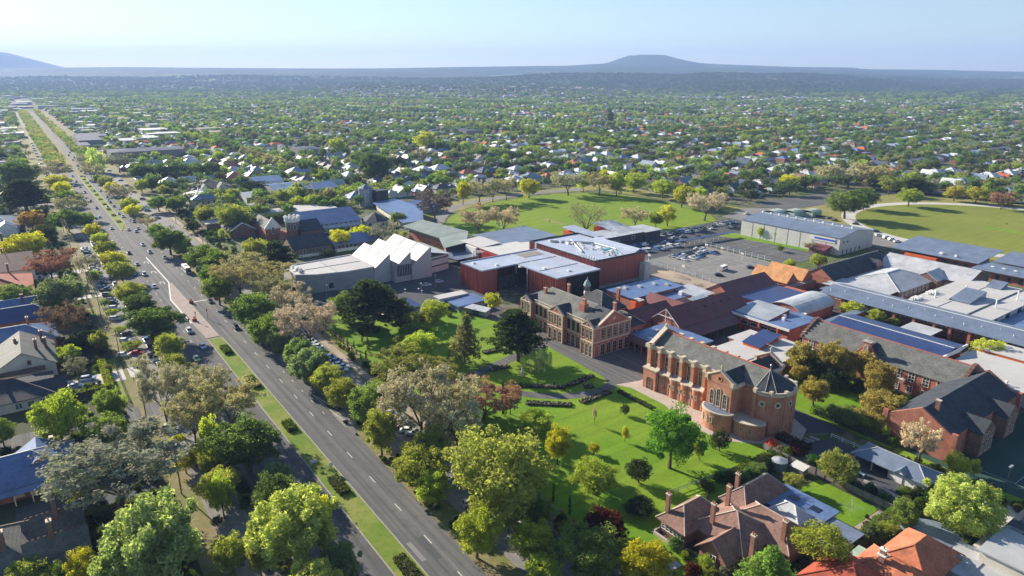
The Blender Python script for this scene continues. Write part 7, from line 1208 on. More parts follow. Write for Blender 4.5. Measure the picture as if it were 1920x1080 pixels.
# hedges and flower beds, leaf-built
def leafy_box(name, label, cat, s1, s2, t1, t2, h, col, dens=16, size=.22, mat='leaf', group=None, rz=0.):
    rng = np.random.default_rng(int(abs(s1 * 7 + t1 * 3))); cx, cy_ = (s1 + s2) / 2, (t1 + t2) / 2; a, b_ = abs(s2 - s1) / 2, abs(t2 - t1) / 2
    area = 4 * a * b_ + 4 * (a + b_) * h; n = int(area * dens); p = np.stack([rng.uniform(-a, a, n), rng.uniform(-b_, b_, n), rng.uniform(0, h, n)], 1); f_ = rng.random(n); top = f_ < 4 * a * b_ / area
    p[top, 2] = h * rng.uniform(.86, 1.06, top.sum()); sd = ~top; side = rng.integers(0, 4, n); per = a / (a + b_); ch = rng.random(n) < per
    p[sd & ch, 1] = np.where(side[sd & ch] % 2 == 0, -b_, b_) * rng.uniform(.85, 1.06, (sd & ch).sum()); p[sd & ~ch, 0] = np.where(side[sd & ~ch] % 2 == 0, -a, a) * rng.uniform(.92, 1.03, (sd & ~ch).sum())
    q = leaf_cloud(rng, p, np.full(n, .12), 1, size); me = quads_mesh('foliage', q, mat); o = root(name, label, cat, cx, cy_, 0, rz, group); c_ = link('foliage', me, o); c_.color = (*col, 1)
    link('stems', MB().box(-a * .9, a * .9, -b_ * .8, b_ * .8, 0, h * .8).mesh('stems', 'bark'), o); return o
leafy_box('hedge', 'clipped yellow-green hedge along the footpath by the driveway', 'hedge', -258, -233, 10.6, 12.8, 2.2, (.19, .22, .03)); leafy_box('hedge', 'clipped hedge between the driveway and the side street', 'hedge', -235.5, -232.8, -6, 10, 2.2, (.14, .18, .03))
leafy_box('hedge', 'long tall dark hedge behind the old school', 'hedge', -466, -458, 112, 152, 5.5, (.045, .07, .02), 9, .4); leafy_box('hedge', 'green hedge with yellow tips beside the flat roofed carport', 'hedge', -57.6, -55, 121, 147, 2.4, (.11, .17, .02)); leafy_box('hedge', 'dark hedge at the lower edge of the convent lawn', 'hedge', -89, -86.2, 127, 147, 1.8, (.06, .11, .02))
leafy_box('hedge', 'deep red hedge behind the row of stone seats by the apse', 'hedge', -93, -84, 155.5, 158.5, 1.6, (.055, .02, .018)); leafy_box('hedge', 'low dark hedge by the terrace edge on the lawn', 'hedge', -139, -124, 140.5, 142, .8, (.04, .07, .02)); leafy_box('hedge', 'green hedge along the lane below the brick hall', 'hedge', -96, -72, 177.2, 179.4, 2.2, (.07, .14, .02))
leafy_box('hedge', 'garden hedge beside the slate house drive', 'hedge', -163, -161, -4, 12, 1.6, (.10, .13, .03))
for i, (s1, s2) in enumerate(((-109, -99), (-145, -137), (-180, -174), (-217, -208), (-250, -242))): leafy_box('shrub_bed', f"bed of brown-green shrubs on the grassy median, {ORD[i]}", 'shrub bed', s1, s2, 48.4, 50.9, 1.2, (.085, .095, .04) if i < 2 else (.07, .10, .03), 22, .26, group='shrub beds on the median')
for i in range(11): leafy_box('shrub_bed', f"small round bed far along the median, {ORD[i]}", 'shrub bed', -530 - i * 27, -524 - i * 27, 48.2, 50.6, .7, (.12, .11, .04), 8, .3, group='small beds far along the median')
for i, (a_, b2, w_) in enumerate((((-190.2, 123.8), (-189.3, 132.1), 2.4), ((-175.9, 117.5), (-175.4, 124.7), 2.0), ((-162.1, 116.8), (-151.1, 129.5), 2.0), ((-151.3, 130.5), (-152.8, 142.8), 2.2), ((-149.8, 113.0), (-140.7, 123.3), 2.4), ((-140.2, 126.6), (-140.6, 139.0), 2.4), ((-147.8, 134.6), (-146.6, 137.4), 2.6))):
    L_ = math.hypot(b2[0] - a_[0], b2[1] - a_[1]); an = math.atan2(b2[1] - a_[1], b2[0] - a_[0]); cx, cy_ = (a_[0] + b2[0]) / 2, (a_[1] + b2[1]) / 2
    o = leafy_box('flower_bed', f"stone-edged bed of dark shrubs and pale flowers by the drive, {ORD[i]}", 'flower bed', cx - L_ / 2, cx + L_ / 2, cy_ - w_ / 2, cy_ + w_ / 2, .55, (.05, .06, .035), 26, .2, group='flower beds along the convent drive', rz=an)
    rb = MB(); rq = random.Random(i)
    for k_ in range(int(L_ * 7)): x, y, z = rq.uniform(-L_ / 2, L_ / 2), rq.uniform(-w_ / 2, w_ / 2), rq.uniform(.45, .68); r_ = rq.uniform(.09, .2); rb.tube((x, y, z), (x, y, z + .08), r_, r_ * .5, 5)
    f_ = link('blossom', rb.mesh('blossom', 'stone_cream'), o); f_['kind'] = 'stuff'
for i in range(7):
    x, y = -88.6 + i * .35, 152.6 + i * 1.9; simple('stone_seat', f"low pale stone slab seat in the dark yard by the apse, {ORD[i]}", 'stone seat', x, y, [('slab', MB().box(-1.3, 1.3, -.35, .35, .35, .5), 'stone_grey'), ('base', MB().box(-.9, .9, -.25, .25, 0, .35), 'stone_grey')], 'stone seats in the yard', .2)
# garden things lower right
simple('water_tank', 'round green corrugated water tank with conical lid beside the fence', 'water tank', -83.7, 143.4, [('tank', MB().lathe([(1.9, 0), (1.9, 2.3), (2.0, 2.35)], 20), 'metal_green'), ('lid', MB().lathe([(2.0, 2.35), (.1, 2.9)], 20), 'metal_galv')])
simple('garden_shed', 'tiny grey roofed lean-to beside the water tank and fence', 'shed', -79.5, 145.6, [('wall', MB().box(-1.6, 1.6, -1.2, 1.2, 0, 1.9), 'timber_grey'), ('roof', MB().slab([(-1.9, -1.5, 1.9), (1.9, -1.5, 1.9), (1.9, 1.5, 2.3), (-1.9, 1.5, 2.3)], .1), 'panel_pale')])
b = MB().tube((0, 0, 0), (0, 0, 2.3), .06); 
for k_ in range(4): a = .5 + k_ * pi / 2; b.tube((0, 0, 1.9), (2.6 * cos(a), 2.6 * sin(a), 2.3), .04)
for r_ in (1.0, 1.8, 2.5):
    for k_ in range(4): a, a2 = .5 + k_ * pi / 2, .5 + (k_ + 1) * pi / 2; b.tube((r_ * cos(a), r_ * sin(a), 1.9 + r_ * .15), (r_ * cos(a2), r_ * sin(a2), 1.9 + r_ * .15), .015, n=3)
simple('clothes_line', 'rotary clothes line standing on the back lawn', 'clothes line', -62.8, 139.6, [('frame', b, 'steel')])
simple('garden_table', 'long white garden table under the olive tree in the side yard', 'table', -70.5, 157, [('top', MB().box(-1.6, 1.6, -.5, .5, .72, .78), 'paint_white'), ('leg', MB().box(-1.4, -1.3, -.4, .4, 0, .72), 'paint_white'), ('leg', MB().box(1.3, 1.4, -.4, .4, 0, .72), 'paint_white')])
simple('ride_on_mower', 'orange and red ride-on mower on the concrete slab', 'mower', -45.2, 165.6, [('body', MB().box(-.9, .3, -.4, .4, .4, .9).box(-.2, .8, -.35, .35, .4, .7).box(-1.0, .9, -.6, .6, .25, .4), 'plastic_orange'), ('seat', MB().box(.1, .5, -.25, .25, .7, .85).box(.45, .55, -.25, .25, .85, 1.3), 'plastic_red'), ('wheel', MB().tube((-.7, -.5, .25), (-.7, .5, .25), .25, n=10), 'rubber'), ('wheel', MB().tube((.6, -.55, .33), (.6, .55, .33), .33, n=10), 'rubber')])
simple('retaining_wall', 'long low concrete wall across the side garden', 'wall', -60, 155, [('wall', MB().box(-8, 4, -.15, .15, 0, .6), 'concrete')])
b = MB().box(-.2, .2, -.2, .2, 0, .1).tube((0, 0, 0), (0, 0, 7), .09, .07, 8); simple('court_lamp', 'tall lamp pole beside the green tennis court', 'lamp post', -46, 178, [('pole', b, 'panel_dark'), ('lamp_head', MB().box(-.25, .25, -.9, .9, 7, 7.15), 'steel')])
for s1, s2, t1, t2 in ((-62, -30, 184, 184.08), (-62, -61.92, 184, 240), (-46, -45.92, 184, 240)): sheet('court_line', rect(s1, s2, t1, t2), .032, 'line_white')
for i, (s, t) in enumerate(((-262, 138), (-270, 150), (-258, 128), (-252, 133))): simple('yard_lamp', f"slim lamp post in the school yard by the red box, {ORD[i]}", 'lamp post', s, t, [('pole', MB().tube((0, 0, 0), (0, 0, 6), .07), 'steel'), ('lamp_head', MB().box(-.2, .2, -.5, .3, 6, 6.15), 'paint_white')], 'yard lamp posts')
for i, (s, t) in enumerate(((-278, 100), (-305, 85), (-250, 130))): simple('street_lamp', f"grey street lamp beside the theatre yard, {ORD[i]}", 'street lamp', s, t, [('pole', MB().tube((0, 0, 0), (0, 0, 8), .09, .06), 'steel'), ('lamp_arm', MB().tube((0, 0, 8), (1.4, 0, 8.4), .05).box(1.2, 1.9, -.12, .12, 8.36, 8.46), 'steel')], 'street lamps by the theatre')
for i, (s, t) in enumerate(((-212, 240), (-206, 246), (-200, 252), (-197, 240), (-203, 236))): 
    b = MB(); rq = random.Random(40 + i)
    for k_ in range(14): x, y = rq.uniform(-2, 2), rq.uniform(-1.4, 1.4); a = rq.uniform(0, 3); l_ = rq.uniform(1, 2.6); b.tube((x, y, .15 + k_ * .05), (x + cos(a) * l_, y + sin(a) * l_, .15 + k_ * .05), .08, n=4)
    simple('building_material', f"untidy pile of building timber in the dirt yard, {ORD[i]}", 'timber pile', s, t, [('planks', b, 'timber_grey')], 'timber piles in the dirt yard')
o = simple('dirt_mound', 'long low mound of dug earth beside the playground fence', 'dirt mound', -218, 256, [('earth', MB().lathe([(5, 0), (4.2, .5), (2.5, 1.0), (.1, 1.3)], 14), 'dirt')]); o.scale = (2.2, .6, 1)
# ------------------------------------------------------------------ the suburb: streets, houses, trees
def in_park(s, t): return (-478 < s < -275 and 212 < t < 432)
def house_ok(s, t):
    if t < 12: return s < -605 or t < -48 if s < -180 else False
    if t < 92: return False
    if -665 < s and t < 208: return False
    if s > -478 and t < 436: return False
    if s > -330 and t < 672: return False
    return True
def tree_ok(s, t):
    if 14 < t < 92: return False
    if t <= 14: return s < -600 or (s < -300 and t < -34)
    if s > -660 and s < -478 and 92 <= t < 208: return R.random() < .8
    if s > -478 and t < 436: return False
    if s > -325 and t < 606: return False
    return True
def view(s, t, m=.80):
    p_ = W(s, t); return p_.y > 150 and abs(p_.x) < p_.y * m + 12
HS = []; streets = []
for si in range(-5, 31):
    s_c = -700 - si * 104
    for sd in (-1, 1):
        for ti in range(-70, 150):
            t = ti * 19.5 + R.uniform(-2, 2) + (9 if sd > 0 else 0); s = s_c + sd * (20 + R.uniform(-3, 5))
            if int(ti) % 12 in (0,): continue
            if house_ok(s, t) and view(s, t, .78): HS.append((s, t, sd))
            if R.random() < .5 and house_ok(s + sd * 22, t) and view(s + sd * 22, t, .78): HS.append((s + sd * 23, t, 9))
    if house_ok(s_c, 600) or house_ok(s_c, 0) or 1: streets.append(s_c)
for s_c in streets:
    for t1, t2 in ((100, 900), (900, 2400), (-900, -50 if s_c > -600 else 8)):
        if t1 < 0 and s_c > -480: continue
        if s_c > -665 and t1 == 100: t1 = 215 if s_c < -480 else 440
        if s_c > -330: t1 = max(t1, 680)
        sheet('street', rect(s_c - 3.6, s_c + 3.6, t1, t2), .004 + .002 * (len(streets) % 3), 'asphalt')
for k_, t_c in enumerate((234, 468, 702, 936, 1170, 1404, 1640)): sheet('street', rect(-3300, -480 if t_c < 440 else (-330 if t_c < 700 else 0), t_c - 3.8, t_c + 3.8), .012, 'asphalt')
for t_c in (-234, -468): sheet('street', rect(-3300, -700, t_c - 3.6, t_c + 3.6), .012, 'asphalt')
HS.sort(key=lambda q: dist(q[0], q[1]))
ROOFC = [((.20, .24, .32), 'blue-grey', 5), ((.50, .52, .55), 'pale grey', 5), ((.07, .085, .13), 'navy', 3), ((.42, .12, .06), 'terracotta', 2), ((.17, .10, .08), 'brown', 3), ((.055, .06, .07), 'charcoal', 4), ((.66, .66, .66), 'white', 2), ((.30, .36, .30), 'pale green', 1), ((.12, .17, .30), 'blue', 2)]
ROOFC = [(tuple(min(.7, c_ * 1.3) for c_ in a), b, c) for a, b, c in ROOFC]
RW = [x for x in ROOFC for _ in range(x[2])]
WALLC = [(.55, .50, .42), (.36, .14, .085), (.66, .65, .62), (.40, .38, .34), (.30, .16, .11)]
M('wall_any', (1, 1, 1), .85, .12, usecol=True)
PH = []
def proto_house(i):
    rg = random.Random(100 + i); w_, d_ = rg.uniform(10, 14), rg.uniform(11, 16); zr = 3.1 + min(w_, d_) * .30
    B = Bld('house', 'x', 'house', 0, 0); B.root.location = (0, 0, 0); B.root.rotation_euler = (0, 0, 0)
    WL, RF = MB(), MB()
    def hipm(s1, s2, t1, t2, ze, zr):
        a1, a2, b1, b2 = s1 - .6, s2 + .6, t1 - .6, t2 + .6; ls, lt = a2 - a1, b2 - b1
        if ls >= lt: p, q = (a1 + lt / 2, (b1 + b2) / 2, zr), (a2 - lt / 2, (b1 + b2) / 2, zr); fs = [(0, 1, 5, 4), (1, 2, 5), (2, 3, 4, 5), (3, 0, 4)]
        else: p, q = ((a1 + a2) / 2, b1 + ls / 2, zr), ((a1 + a2) / 2, b2 - ls / 2, zr); fs = [(0, 1, 4), (1, 2, 5, 4), (2, 3, 5), (3, 0, 4, 5)]
        v_ = [(a1, b1, ze), (a2, b1, ze), (a2, b2, ze), (a1, b2, ze), p, q]; RF.add(v_, fs + [(3, 2, 1, 0)]); WL.box(s1, s2, t1, t2, -.1, ze)
    def gabm(s1, s2, t1, t2, ze, zr):
        m_ = (t1 + t2) / 2; k = (zr - ze) / (m_ - t1); RF.slab([(s1 - .5, t1 - .5, ze - .5 * k), (s2 + .5, t1 - .5, ze - .5 * k), (s2 + .5, m_, zr), (s1 - .5, m_, zr)], .2).slab([(s1 - .5, m_, zr), (s2 + .5, m_, zr), (s2 + .5, t2 + .5, ze - .5 * k), (s1 - .5, t2 + .5, ze - .5 * k)], .2)
        WL.box(s1, s2, t1, t2, -.1, ze); WL.add([(x, y, z) for x in (s1, s2) for y, z in ((t1, ze), (t2, ze), (m_, zr - .15))], [(0, 2, 1), (3, 4, 5)])
    if i % 3 == 0: hipm(-w_ / 2, w_ / 2, -d_ / 2, d_ / 2, 3.1, zr); gabm(w_ / 2 - 2, w_ / 2 + 2.4, -d_ / 2 + .6, -d_ / 2 + 6, 3.0, 5.4)
    elif i % 3 == 1: gabm(-w_ / 2, w_ / 2, -d_ / 3, d_ / 3, 3.1, zr); hipm(-w_ / 2 + 1, w_ / 4, d_ / 3 - .5, d_ / 2 + 3, 2.9, 4.8)
    else: hipm(-w_ / 2, w_ / 2, -d_ / 2, d_ / 2, 3.1, zr); hipm(-w_ / 2 - 3, -w_ / 2 + 2, -d_ / 3, d_ / 4, 2.8, 4.6)
    wl = link('wall', WL.mesh('wall', 'wall_any'), B.root); rf = link('roof', RF.mesh('roof', 'metal_roofcol'), B.root)
    ch = link('chimney', MB().box(-.4, .4, -.3, .3, 3.5, zr + .9).mesh('chimney', 'brick_house'), B.root, (rg.uniform(-2, 2), rg.uniform(-2, 2), 0))
    for y in (-d_ / 4, d_ / 5): B.s0 = B.t0 = 0; B.win('+s', y, w_ / 2 + (2.42 if i % 3 == 0 and y < 0 else 0), 1.0, 1.6, 1.4, 'plain', 'paint_white')
    return B.root
PH = [proto_house(i) for i in range(9)]
def zone_h(s, t):
    p_ = W(s, t); q = p_.x / p_.y; D = p_.y
    a = 'near' if D < 620 else 'middle' if D < 850 else 'far'
    if t < 12: return f'left of the boulevard, {a} rows', 'houses left of the boulevard'
    b_ = 'behind the old school' if q < -.12 else 'beyond the cricket park' if q < .30 else 'beyond the oval'
    c_ = ['left edge', 'left side', 'centre left', 'centre', 'centre right', 'right side', 'right edge'][min(6, max(0, int((q + .75) / 1.5 * 7)))]
    return f'{b_}, {a} rows, {c_}', 'houses ' + b_
NIND = 262; seen = {}; first = {}
for j, (s, t, sd) in enumerate(HS[:NIND]):
    p = R.randrange(9); rc = R.choice(RW); wc = R.choice(WALLC); zt, gp = zone_h(s, t)
    o = PH[p] if p not in first else copy_tree(PH[p]); first[p] = 1
    o.location = W(s, t, 0); o.rotation_euler = (0, 0, A + (pi if sd == -1 else 0) + R.uniform(-.06, .06) + R.choice([0, 0, pi / 2]))
    sh = ['hip-roofed', 'gabled', 'hipped'][p % 3]; sz = 'small' if sd == 9 else 'detached'
    key = (rc[1], sh, sz, zt); k_ = seen.get(key, 0); seen[key] = k_ + 1
    o['label'] = f"{sz} {sh} house, {rc[1]} roof, {zt}" + (f", {ORD[min(k_, 17)]}" if k_ else ''); o['group'] = gp
    kk = .75 if sd == 9 else R.uniform(1.1, 1.38); o.scale = (kk, kk, kk * .95 if sd != 9 else .7)
    for ch in o.children:
        if ch.name.startswith('roof'): ch.color = (*rc[0], 1)
        if ch.name.startswith('wall'): ch.color = (*wc, 1)
for p in range(9):
    if p not in first:
        for ch in list(PH[p].children): bpy.data.objects.remove(ch)
        bpy.data.objects.remove(PH[p])
# the rest of the houses and far sheds as one mesh
vs, fs, cs = [], [], []
def far_house(s, t, w_, d_, ze, zr, rc, wc, flat=False):
    k = len(vs); P_ = [W(s + x * w_ / 2, t + y * d_ / 2) for x, y in ((-1, -1), (1, -1), (1, 1), (-1, 1))]; zb = terrain(P_[0].x, P_[0].y)
    vs.extend([(q.x, q.y, zb - 1) for q in P_]); vs.extend([(q.x, q.y, zb + ze) for q in P_])
    wl = [(k, k + 1, k + 5, k + 4), (k + 1, k + 2, k + 6, k + 5), (k + 2, k + 3, k + 7, k + 6), (k + 3, k, k + 4, k + 7)]
    if flat: rf = [(k + 4, k + 5, k + 6, k + 7)]
    else:
        c_ = W(s, t, zb + zr); u = (P_[1] - P_[0]) * .2 if w_ > d_ else (P_[3] - P_[0]) * .2; vs.extend([tuple(c_ - u), tuple(c_ + u)])
        rf = [(k + 4, k + 5, k + 9, k + 8), (k + 5, k + 6, k + 9), (k + 6, k + 7, k + 8, k + 9), (k + 7, k + 4, k + 8)] if w_ > d_ else [(k + 4, k + 5, k + 8), (k + 5, k + 6, k + 9, k + 8), (k + 6, k + 7, k + 9), (k + 7, k + 4, k + 8, k + 9)]
    fs.extend(wl + rf); cs.extend([wc] * 4 + [rc] * len(rf))
for s, t, sd in HS[NIND:]:
    k_ = .75 if sd == 9 else 1.25; far_house(s, t, R.uniform(10, 15) * k_, R.uniform(10, 15) * k_, 3, 5.6 if sd != 9 else 3.6, R.choice(RW)[0], R.choice(WALLC))
for i in range(2600):
    s, t = -R.uniform(900, 5200), R.uniform(-2500, 3200)
    if 5 < t < 92 or not view(s, t): continue
    if W(s, t).y < 1500 or terrain(*W(s, t)[:2]) > 16: continue
    far_house(s, t, R.uniform(10, 22), R.uniform(9, 16), 3.5, 6, R.choice(RW)[0], R.choice(WALLC), R.random() < .2)
for i in range(260):      # shops and sheds of the town centre
    s, t = -R.uniform(1150, 4200), R.choice([R.uniform(95, 330), R.uniform(-260, 0)]); s, t = (s, R.uniform(-260, 330)) if s < -2400 else (s, t); far_house(s, t, R.uniform(18, 60), R.uniform(15, 50), R.uniform(5, 9), 9, R.choice([(.6, .6, .6), (.45, .47, .5), (.2, .24, .32), (.35, .3, .28)]), (.4, .36, .33), True)
for s, t, a_, b_, z in ((-1105, 72, 60, 24, 7), (-1180, 90, 90, 30, 9), (-1260, 100, 70, 40, 8), (-930, 128, 44, 78, 11), (-860, 300, 40, 30, 8), (-1000, 620, 60, 30, 9)): far_house(s, t, a_, b_, z, z + 2, (.07, .09, .14), (.25, .22, .2), a_ > 50)
me = bpy.data.meshes.new('distant_houses'); me.from_pydata(vs, [], fs); ca = me.color_attributes.new('col', 'FLOAT_COLOR', 'CORNER')
arr = np.ones((len(me.loops), 4), 'f'); i0 = 0; arr[:, :3] = np.repeat(np.array(cs, 'f'), [len(f_) for f_ in fs], 0); ca.data.foreach_set('color', arr.ravel())
m, n, l = nmat('house_far'); at = n.new('ShaderNodeAttribute'); at.attribute_name = 'col'; finish(m, n, l, at.outputs['Color'], .85, spec=.1); me.materials.append(m)
tag(link('distant_houses', me), 'distant houses and shops receding among the trees towards the hills', 'houses', kind='stuff')
# ---- trees of the suburb
occ = {}
for s, t, sd in HS: occ.setdefault((int(s // 20), int(t // 20)), []).append((s, t, 6.5 if sd != 9 else 4))
def free(s, t, rr):
    i, j = int(s // 20), int(t // 20)
    for a in (i - 1, i, i + 1):
        for b_ in (j - 1, j, j + 1):
            for (x, y, q) in occ.get((a, b_), ()):
                if abs(x - s) < q + rr * .35 and abs(y - t) < q + rr * .35: return False
    return abs(((s + 700 + 52) % 104) - 52) > 3.5 or R.random() < .1
CT = [((.075, .13, .03), 22), ((.05, .085, .028), 20), ((.035, .05, .026), 17), ((.135, .155, .05), 14), ((.165, .215, .03), 12), ((.17, .155, .115), 6), ((.18, .21, .035), 5), ((.10, .15, .06), 9), ((.12, .105, .085), 4)]
CTW = [c_ for c_, k_ in CT for _ in range(k_)]
KIND = ['green', 'dgreen', 'dark', 'olive', 'lime', 'tan', 'yel', 'greyteal', 'bare']; KW = [k_ for k_, q in zip(KIND, CT) for _ in range(q[1])]
PT = []
def kind_at(X, Y):
    v_ = hn(X, Y, .011, 4) * .5 + .5 + R.gauss(0, .28); return CTS[min(len(CTS) - 1, max(0, int(v_ * len(CTS))))]
CTS = [c_ for c_, k_ in sorted(CT, key=lambda q: q[0][0]) for _ in range(k_)]
def scatter(n_, y1, y2, r1, r2, h1, h2, idxs):
    out = []
    for _ in range(n_):
        Y = math.sqrt(R.uniform(y1 * y1, y2 * y2)); X = R.uniform(-.82, .82) * Y; s = X * UX + Y * UY; t = X * VX + Y * VY
        rr = r1 + (r2 - r1) * R.random() ** 1.5
        if Y < 3300 and R.random() > .62 + .6 * hn(X, Y, .013): continue
        if Y < 3300 and not (tree_ok(s, t) and free(s, t, rr)): continue
        if Y < 1400 and 8 < t < 64 and s < -850: continue
        zt_ = terrain(X, Y); out.append((X, Y, zt_ - .2, rr, R.uniform(h1, h2) * (.55 + .45 * rr / r2), R.choice(idxs), kind_at(X, Y) if zt_ < 14 else (.08, .11, .06), s, t))
    return out
def row_tree(s, t, c_, r_):
    if view(s, t, .8) and tree_ok(s, t) and dist(s, t) > 420: p_ = W(s, t); PT.append((p_.x, p_.y, 0, r_ * R.uniform(.8, 1.15), r_ * R.uniform(1.6, 2.1), R.choice([0, 1, 2]), c_, s, t))
for s_c in streets:
    for sd in (-7, 7):
        for blk in range(-4, 10):
            c_ = R.choice(CTW); r_ = R.uniform(3.4, 6.4)
            if R.random() < .25: continue
            for k_ in range(16):
                if R.random() < .72: row_tree(s_c + sd + R.uniform(-1, 1), blk * 234 + 14 + k_ * 13.6 + R.uniform(-2, 2), c_, r_)
for t_c in (234, 468, 702, 936, 1170, 1404):
    for sd in (-8, 8):
        for blk in range(22):
            c_ = R.choice(CTW); r_ = R.uniform(4.5, 7.5)
            for k_ in range(7):
                if R.random() < .8: row_tree(-700 - blk * 104 - k_ * 13.4, t_c + sd, c_, r_)
for _ in range(16):     # small parks and paddocks
    s, t = -R.uniform(800, 2600), R.uniform(150, 1700); a_, b_ = R.uniform(25, 60), R.uniform(25, 60); sheet('park', rect(s, s + a_, t, t + b_), .03, R.choice(['park_grass', 'oval_grass', 'lawn_dry']))
    for i in range(int(s // 20), int((s + a_) // 20) + 1):
        for j in range(int(t // 20), int((t + b_) // 20) + 1): occ.setdefault((i, j), []).append((i * 20 + 10, j * 20 + 10, 11))
near = scatter(12000, 380, 1300, 2.4, 8.6, 5, 13, [0, 1, 2])
near.sort(key=lambda q: q[1]); 
for q in near[:7]:
    k_ = KIND[[c_ for c_, _ in CT].index(q[6])]; rows.append(['sb', q[7], q[8], q[4], q[3], k_])
PT += near[7:]
PT += scatter(27000, 1300, 3000, 3.4, 9.5, 7, 15, [3, 4]); PT += scatter(22000, 3000, 6400, 9, 15, 10, 18, [3, 4])
for t0_, jt in ((30, 1.5), (38, 2.5), (65, 1.5), (34, 3)):
    for k_ in range(110):
        s = -860 - k_ * 13 - R.uniform(0, 5); p_ = W(s, t0_ + R.uniform(-jt, jt)); PT.append((p_.x, p_.y, 0, R.uniform(5, 7.5), R.uniform(8, 11), R.choice([0, 1, 2]), R.choice([(.17, .18, .06), (.10, .15, .04), (.24, .19, .12), (.13, .16, .05)]), s, t0_))
plant(rows)
protos = []
for i, (kd, ld) in enumerate((('broad', 1), ('broad', 1), ('airy', 1), ('broad', 0), ('dense', 0))):
    q, tb = crown(kd, 50 + i, ld); me = quads_mesh('far_tree', q, 'leaf_far')
    k0 = len(me.vertices); me2 = bpy.data.meshes.new('far_tree'); v_ = [tuple(x) for x in q] + (tb.v if ld else []); f_ = [(4 * j, 4 * j + 1, 4 * j + 2, 4 * j + 3) for j in range(len(q) // 4)] + ([tuple(len(q) + a for a in ff) for ff in tb.f] if ld else [])
    me2.from_pydata(v_, [], f_); me2.materials.append(mt['leaf_far']); me2.materials.append(mt['bark']); me2.polygons.foreach_set('material_index', [0] * (len(q) // 4) + [1] * (len(f_) - len(q) // 4)); protos.append(bpy.data.objects.new('far_tree_form', me2))
pm = bpy.data.meshes.new('distant_trees'); pm.from_pydata([q[:3] for q in PT], [], [])
for nm, ty, dat in (('scl', 'FLOAT_VECTOR', [c_ for q in PT for c_ in (q[3] / NR * R.uniform(.75, 1.2), q[3] / NR * R.uniform(.75, 1.2), q[4] / NH)]), ('rot', 'FLOAT_VECTOR', [c_ for q in PT for c_ in (0, 0, R.uniform(0, 6.28))]), ('tint', 'FLOAT_COLOR', [c_ for q in PT for kf in (R.uniform(1.5, 2.3) * (1 - .6 * sstep(2600, 4800, q[1])),) for c_ in (*[(.78 * x + .22 * y) * kf for x, y in zip(q[6], (.12, .13, .085))], 1)]), ('idx', 'INT', [q[5] for q in PT])):  # tint is darkened with distance to let the haze look bluer
    a = pm.attributes.new(nm, ty, 'POINT'); a.data.foreach_set({'FLOAT_VECTOR': 'vector', 'FLOAT_COLOR': 'color', 'INT': 'value'}[ty], dat)
to = link('distant_trees', pm); tag(to, 'mass of distant street and garden trees reaching to the wooded hills', 'trees', kind='stuff')
ng = bpy.data.node_groups.new('scatter_trees', 'GeometryNodeTree'); ng.interface.new_socket('Geometry', in_out='INPUT', socket_type='NodeSocketGeometry'); ng.interface.new_socket('Geometry', in_out='OUTPUT', socket_type='NodeSocketGeometry')
N, Lk = ng.nodes, ng.links; gi, go = N.new('NodeGroupInput'), N.new('NodeGroupOutput'); iop = N.new('GeometryNodeInstanceOnPoints'); j2 = N.new('GeometryNodeJoinGeometry')
infos = []
for ob in protos:
    oi = N.new('GeometryNodeObjectInfo'); oi.inputs['Object'].default_value = ob; oi.inputs['As Instance'].default_value = True; infos.append(oi)
for oi in reversed(infos): Lk.new(oi.outputs['Geometry'], j2.inputs[0])
def attr(nm, ty): a = N.new('GeometryNodeInputNamedAttribute'); a.data_type = ty; a.inputs['Name'].default_value = nm; return a.outputs['Attribute']
Lk.new(gi.outputs[0], iop.inputs['Points']); Lk.new(j2.outputs[0], iop.inputs['Instance']); iop.inputs['Pick Instance'].default_value = True
Lk.new(attr('idx', 'INT'), iop.inputs['Instance Index']); er = N.new('FunctionNodeEulerToRotation'); Lk.new(attr('rot', 'FLOAT_VECTOR'), er.inputs[0]); Lk.new(er.outputs[0], iop.inputs['Rotation']); Lk.new(attr('scl', 'FLOAT_VECTOR'), iop.inputs['Scale'])
Lk.new(iop.outputs[0], go.inputs[0]); md = to.modifiers.new('scatter', 'NODES'); md.node_group = ng
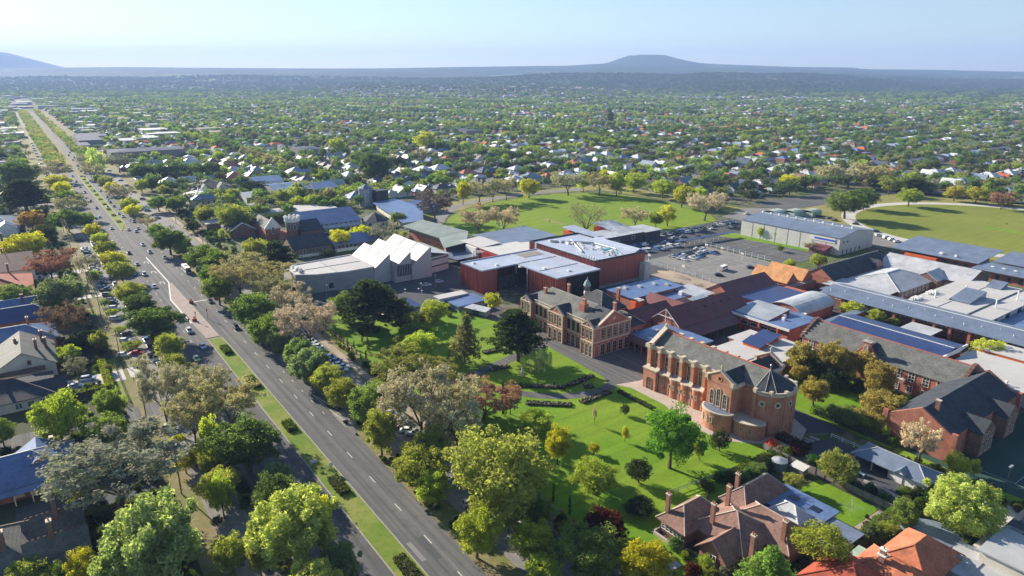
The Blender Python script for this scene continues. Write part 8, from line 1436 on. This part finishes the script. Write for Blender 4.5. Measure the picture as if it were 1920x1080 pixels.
# ---- low garden shrubs, hedges and undergrowth, one mass
US = []
def under(n_, s1, s2, t1, t2, r1=.6, r2=1.9):
    for _ in range(n_):
        s, t = R.uniform(s1, s2), R.uniform(t1, t2); rr = R.uniform(r1, r2); p_ = W(s, t); US.append((p_.x, p_.y, 0, rr, rr * R.uniform(1.1, 2.0), R.choice([0, 1]), R.choice(CTW)))
for q in ((150, -220, -84, -3, 14), (40, -206, -196, -20, 6), (220, -620, -222, 4, 13.5), (150, -620, -300, -34, 4), (40, -160, -90, 13, 16), (60, -300, -90, 28.8, 31), (90, -400, -100, 63, 67.5, .4, 1.1), (60, -300, -95, 83.5, 85.5, .5, 1.3), (60, -130, -84, 74, 85), (50, -84, -50, 90, 99.5), (40, -60, -54, 104, 124), (50, -60, -50, 131, 160), (40, -90, -84, 118, 148), (50, -120, -75, 196, 212), (24, -56, -46, 147, 166), (60, -70, -30, 171, 175), (60, -460, -425, 84, 98), (60, -420, -300, 84, 96), (90, -600, -480, 86, 100), (90, -600, -480, 120, 135), (40, -322, -300, 92, 94), (60, -410, -388, 136, 172), (26, -90, -60, 149.5, 152), (30, -44, -38, 148, 154), (24, -250, -222, 134, 152), (30, -262, -230, 96, 112)): under(*q)
um = bpy.data.meshes.new('garden_shrubs'); um.from_pydata([q[:3] for q in US], [], [])
for nm, ty, dat in (('scl', 'FLOAT_VECTOR', [c_ for q in US for c_ in (q[3] / NR, q[3] / NR, q[4] / 9.)]), ('rot', 'FLOAT_VECTOR', [c_ for q in US for c_ in (0, 0, R.uniform(0, 6.28))]), ('tint', 'FLOAT_COLOR', [c_ for q in US for c_ in (*[x * R.uniform(.9, 1.3) for x in q[6]], 1)]), ('idx', 'INT', [q[5] for q in US])):
    a = um.attributes.new(nm, ty, 'POINT'); a.data.foreach_set({'FLOAT_VECTOR': 'vector', 'FLOAT_COLOR': 'color', 'INT': 'value'}[ty], dat)
uo = link('garden_shrubs', um); tag(uo, 'low shrubs and undergrowth filling gardens and verges', 'shrubs', kind='stuff')
sh = []
for i in range(2):
    q, tb = crown('shrub', 70 + i, 2); q[:, 2] *= .75; q[:, 2] -= .6; sh.append(bpy.data.objects.new('shrub_form', quads_mesh('shrub_form', q, 'leaf_far')))
ng2 = ng.copy(); k_ = 0
for nd in ng2.nodes:
    if nd.bl_idname == 'GeometryNodeObjectInfo': nd.inputs['Object'].default_value = sh[k_ % 2]; k_ += 1
uo.modifiers.new('scatter', 'NODES').node_group = ng2
# ------------------------------------------------------------------ haze
m, n, l = nmat('haze'); pv = n.new('ShaderNodeVolumePrincipled'); pv.inputs['Color'].default_value = (.36, .54, .96, 1); pv.inputs['Density'].default_value = 9.5e-5; pv.inputs['Anisotropy'].default_value = .1
o = n.new('ShaderNodeOutputMaterial'); l.new(pv.outputs[0], o.inputs['Volume'])
hz = link('haze', MB().box(-21000, 21000, -600, 15500, -2, 620).mesh('haze', 'haze')); hz['kind'] = 'stuff'
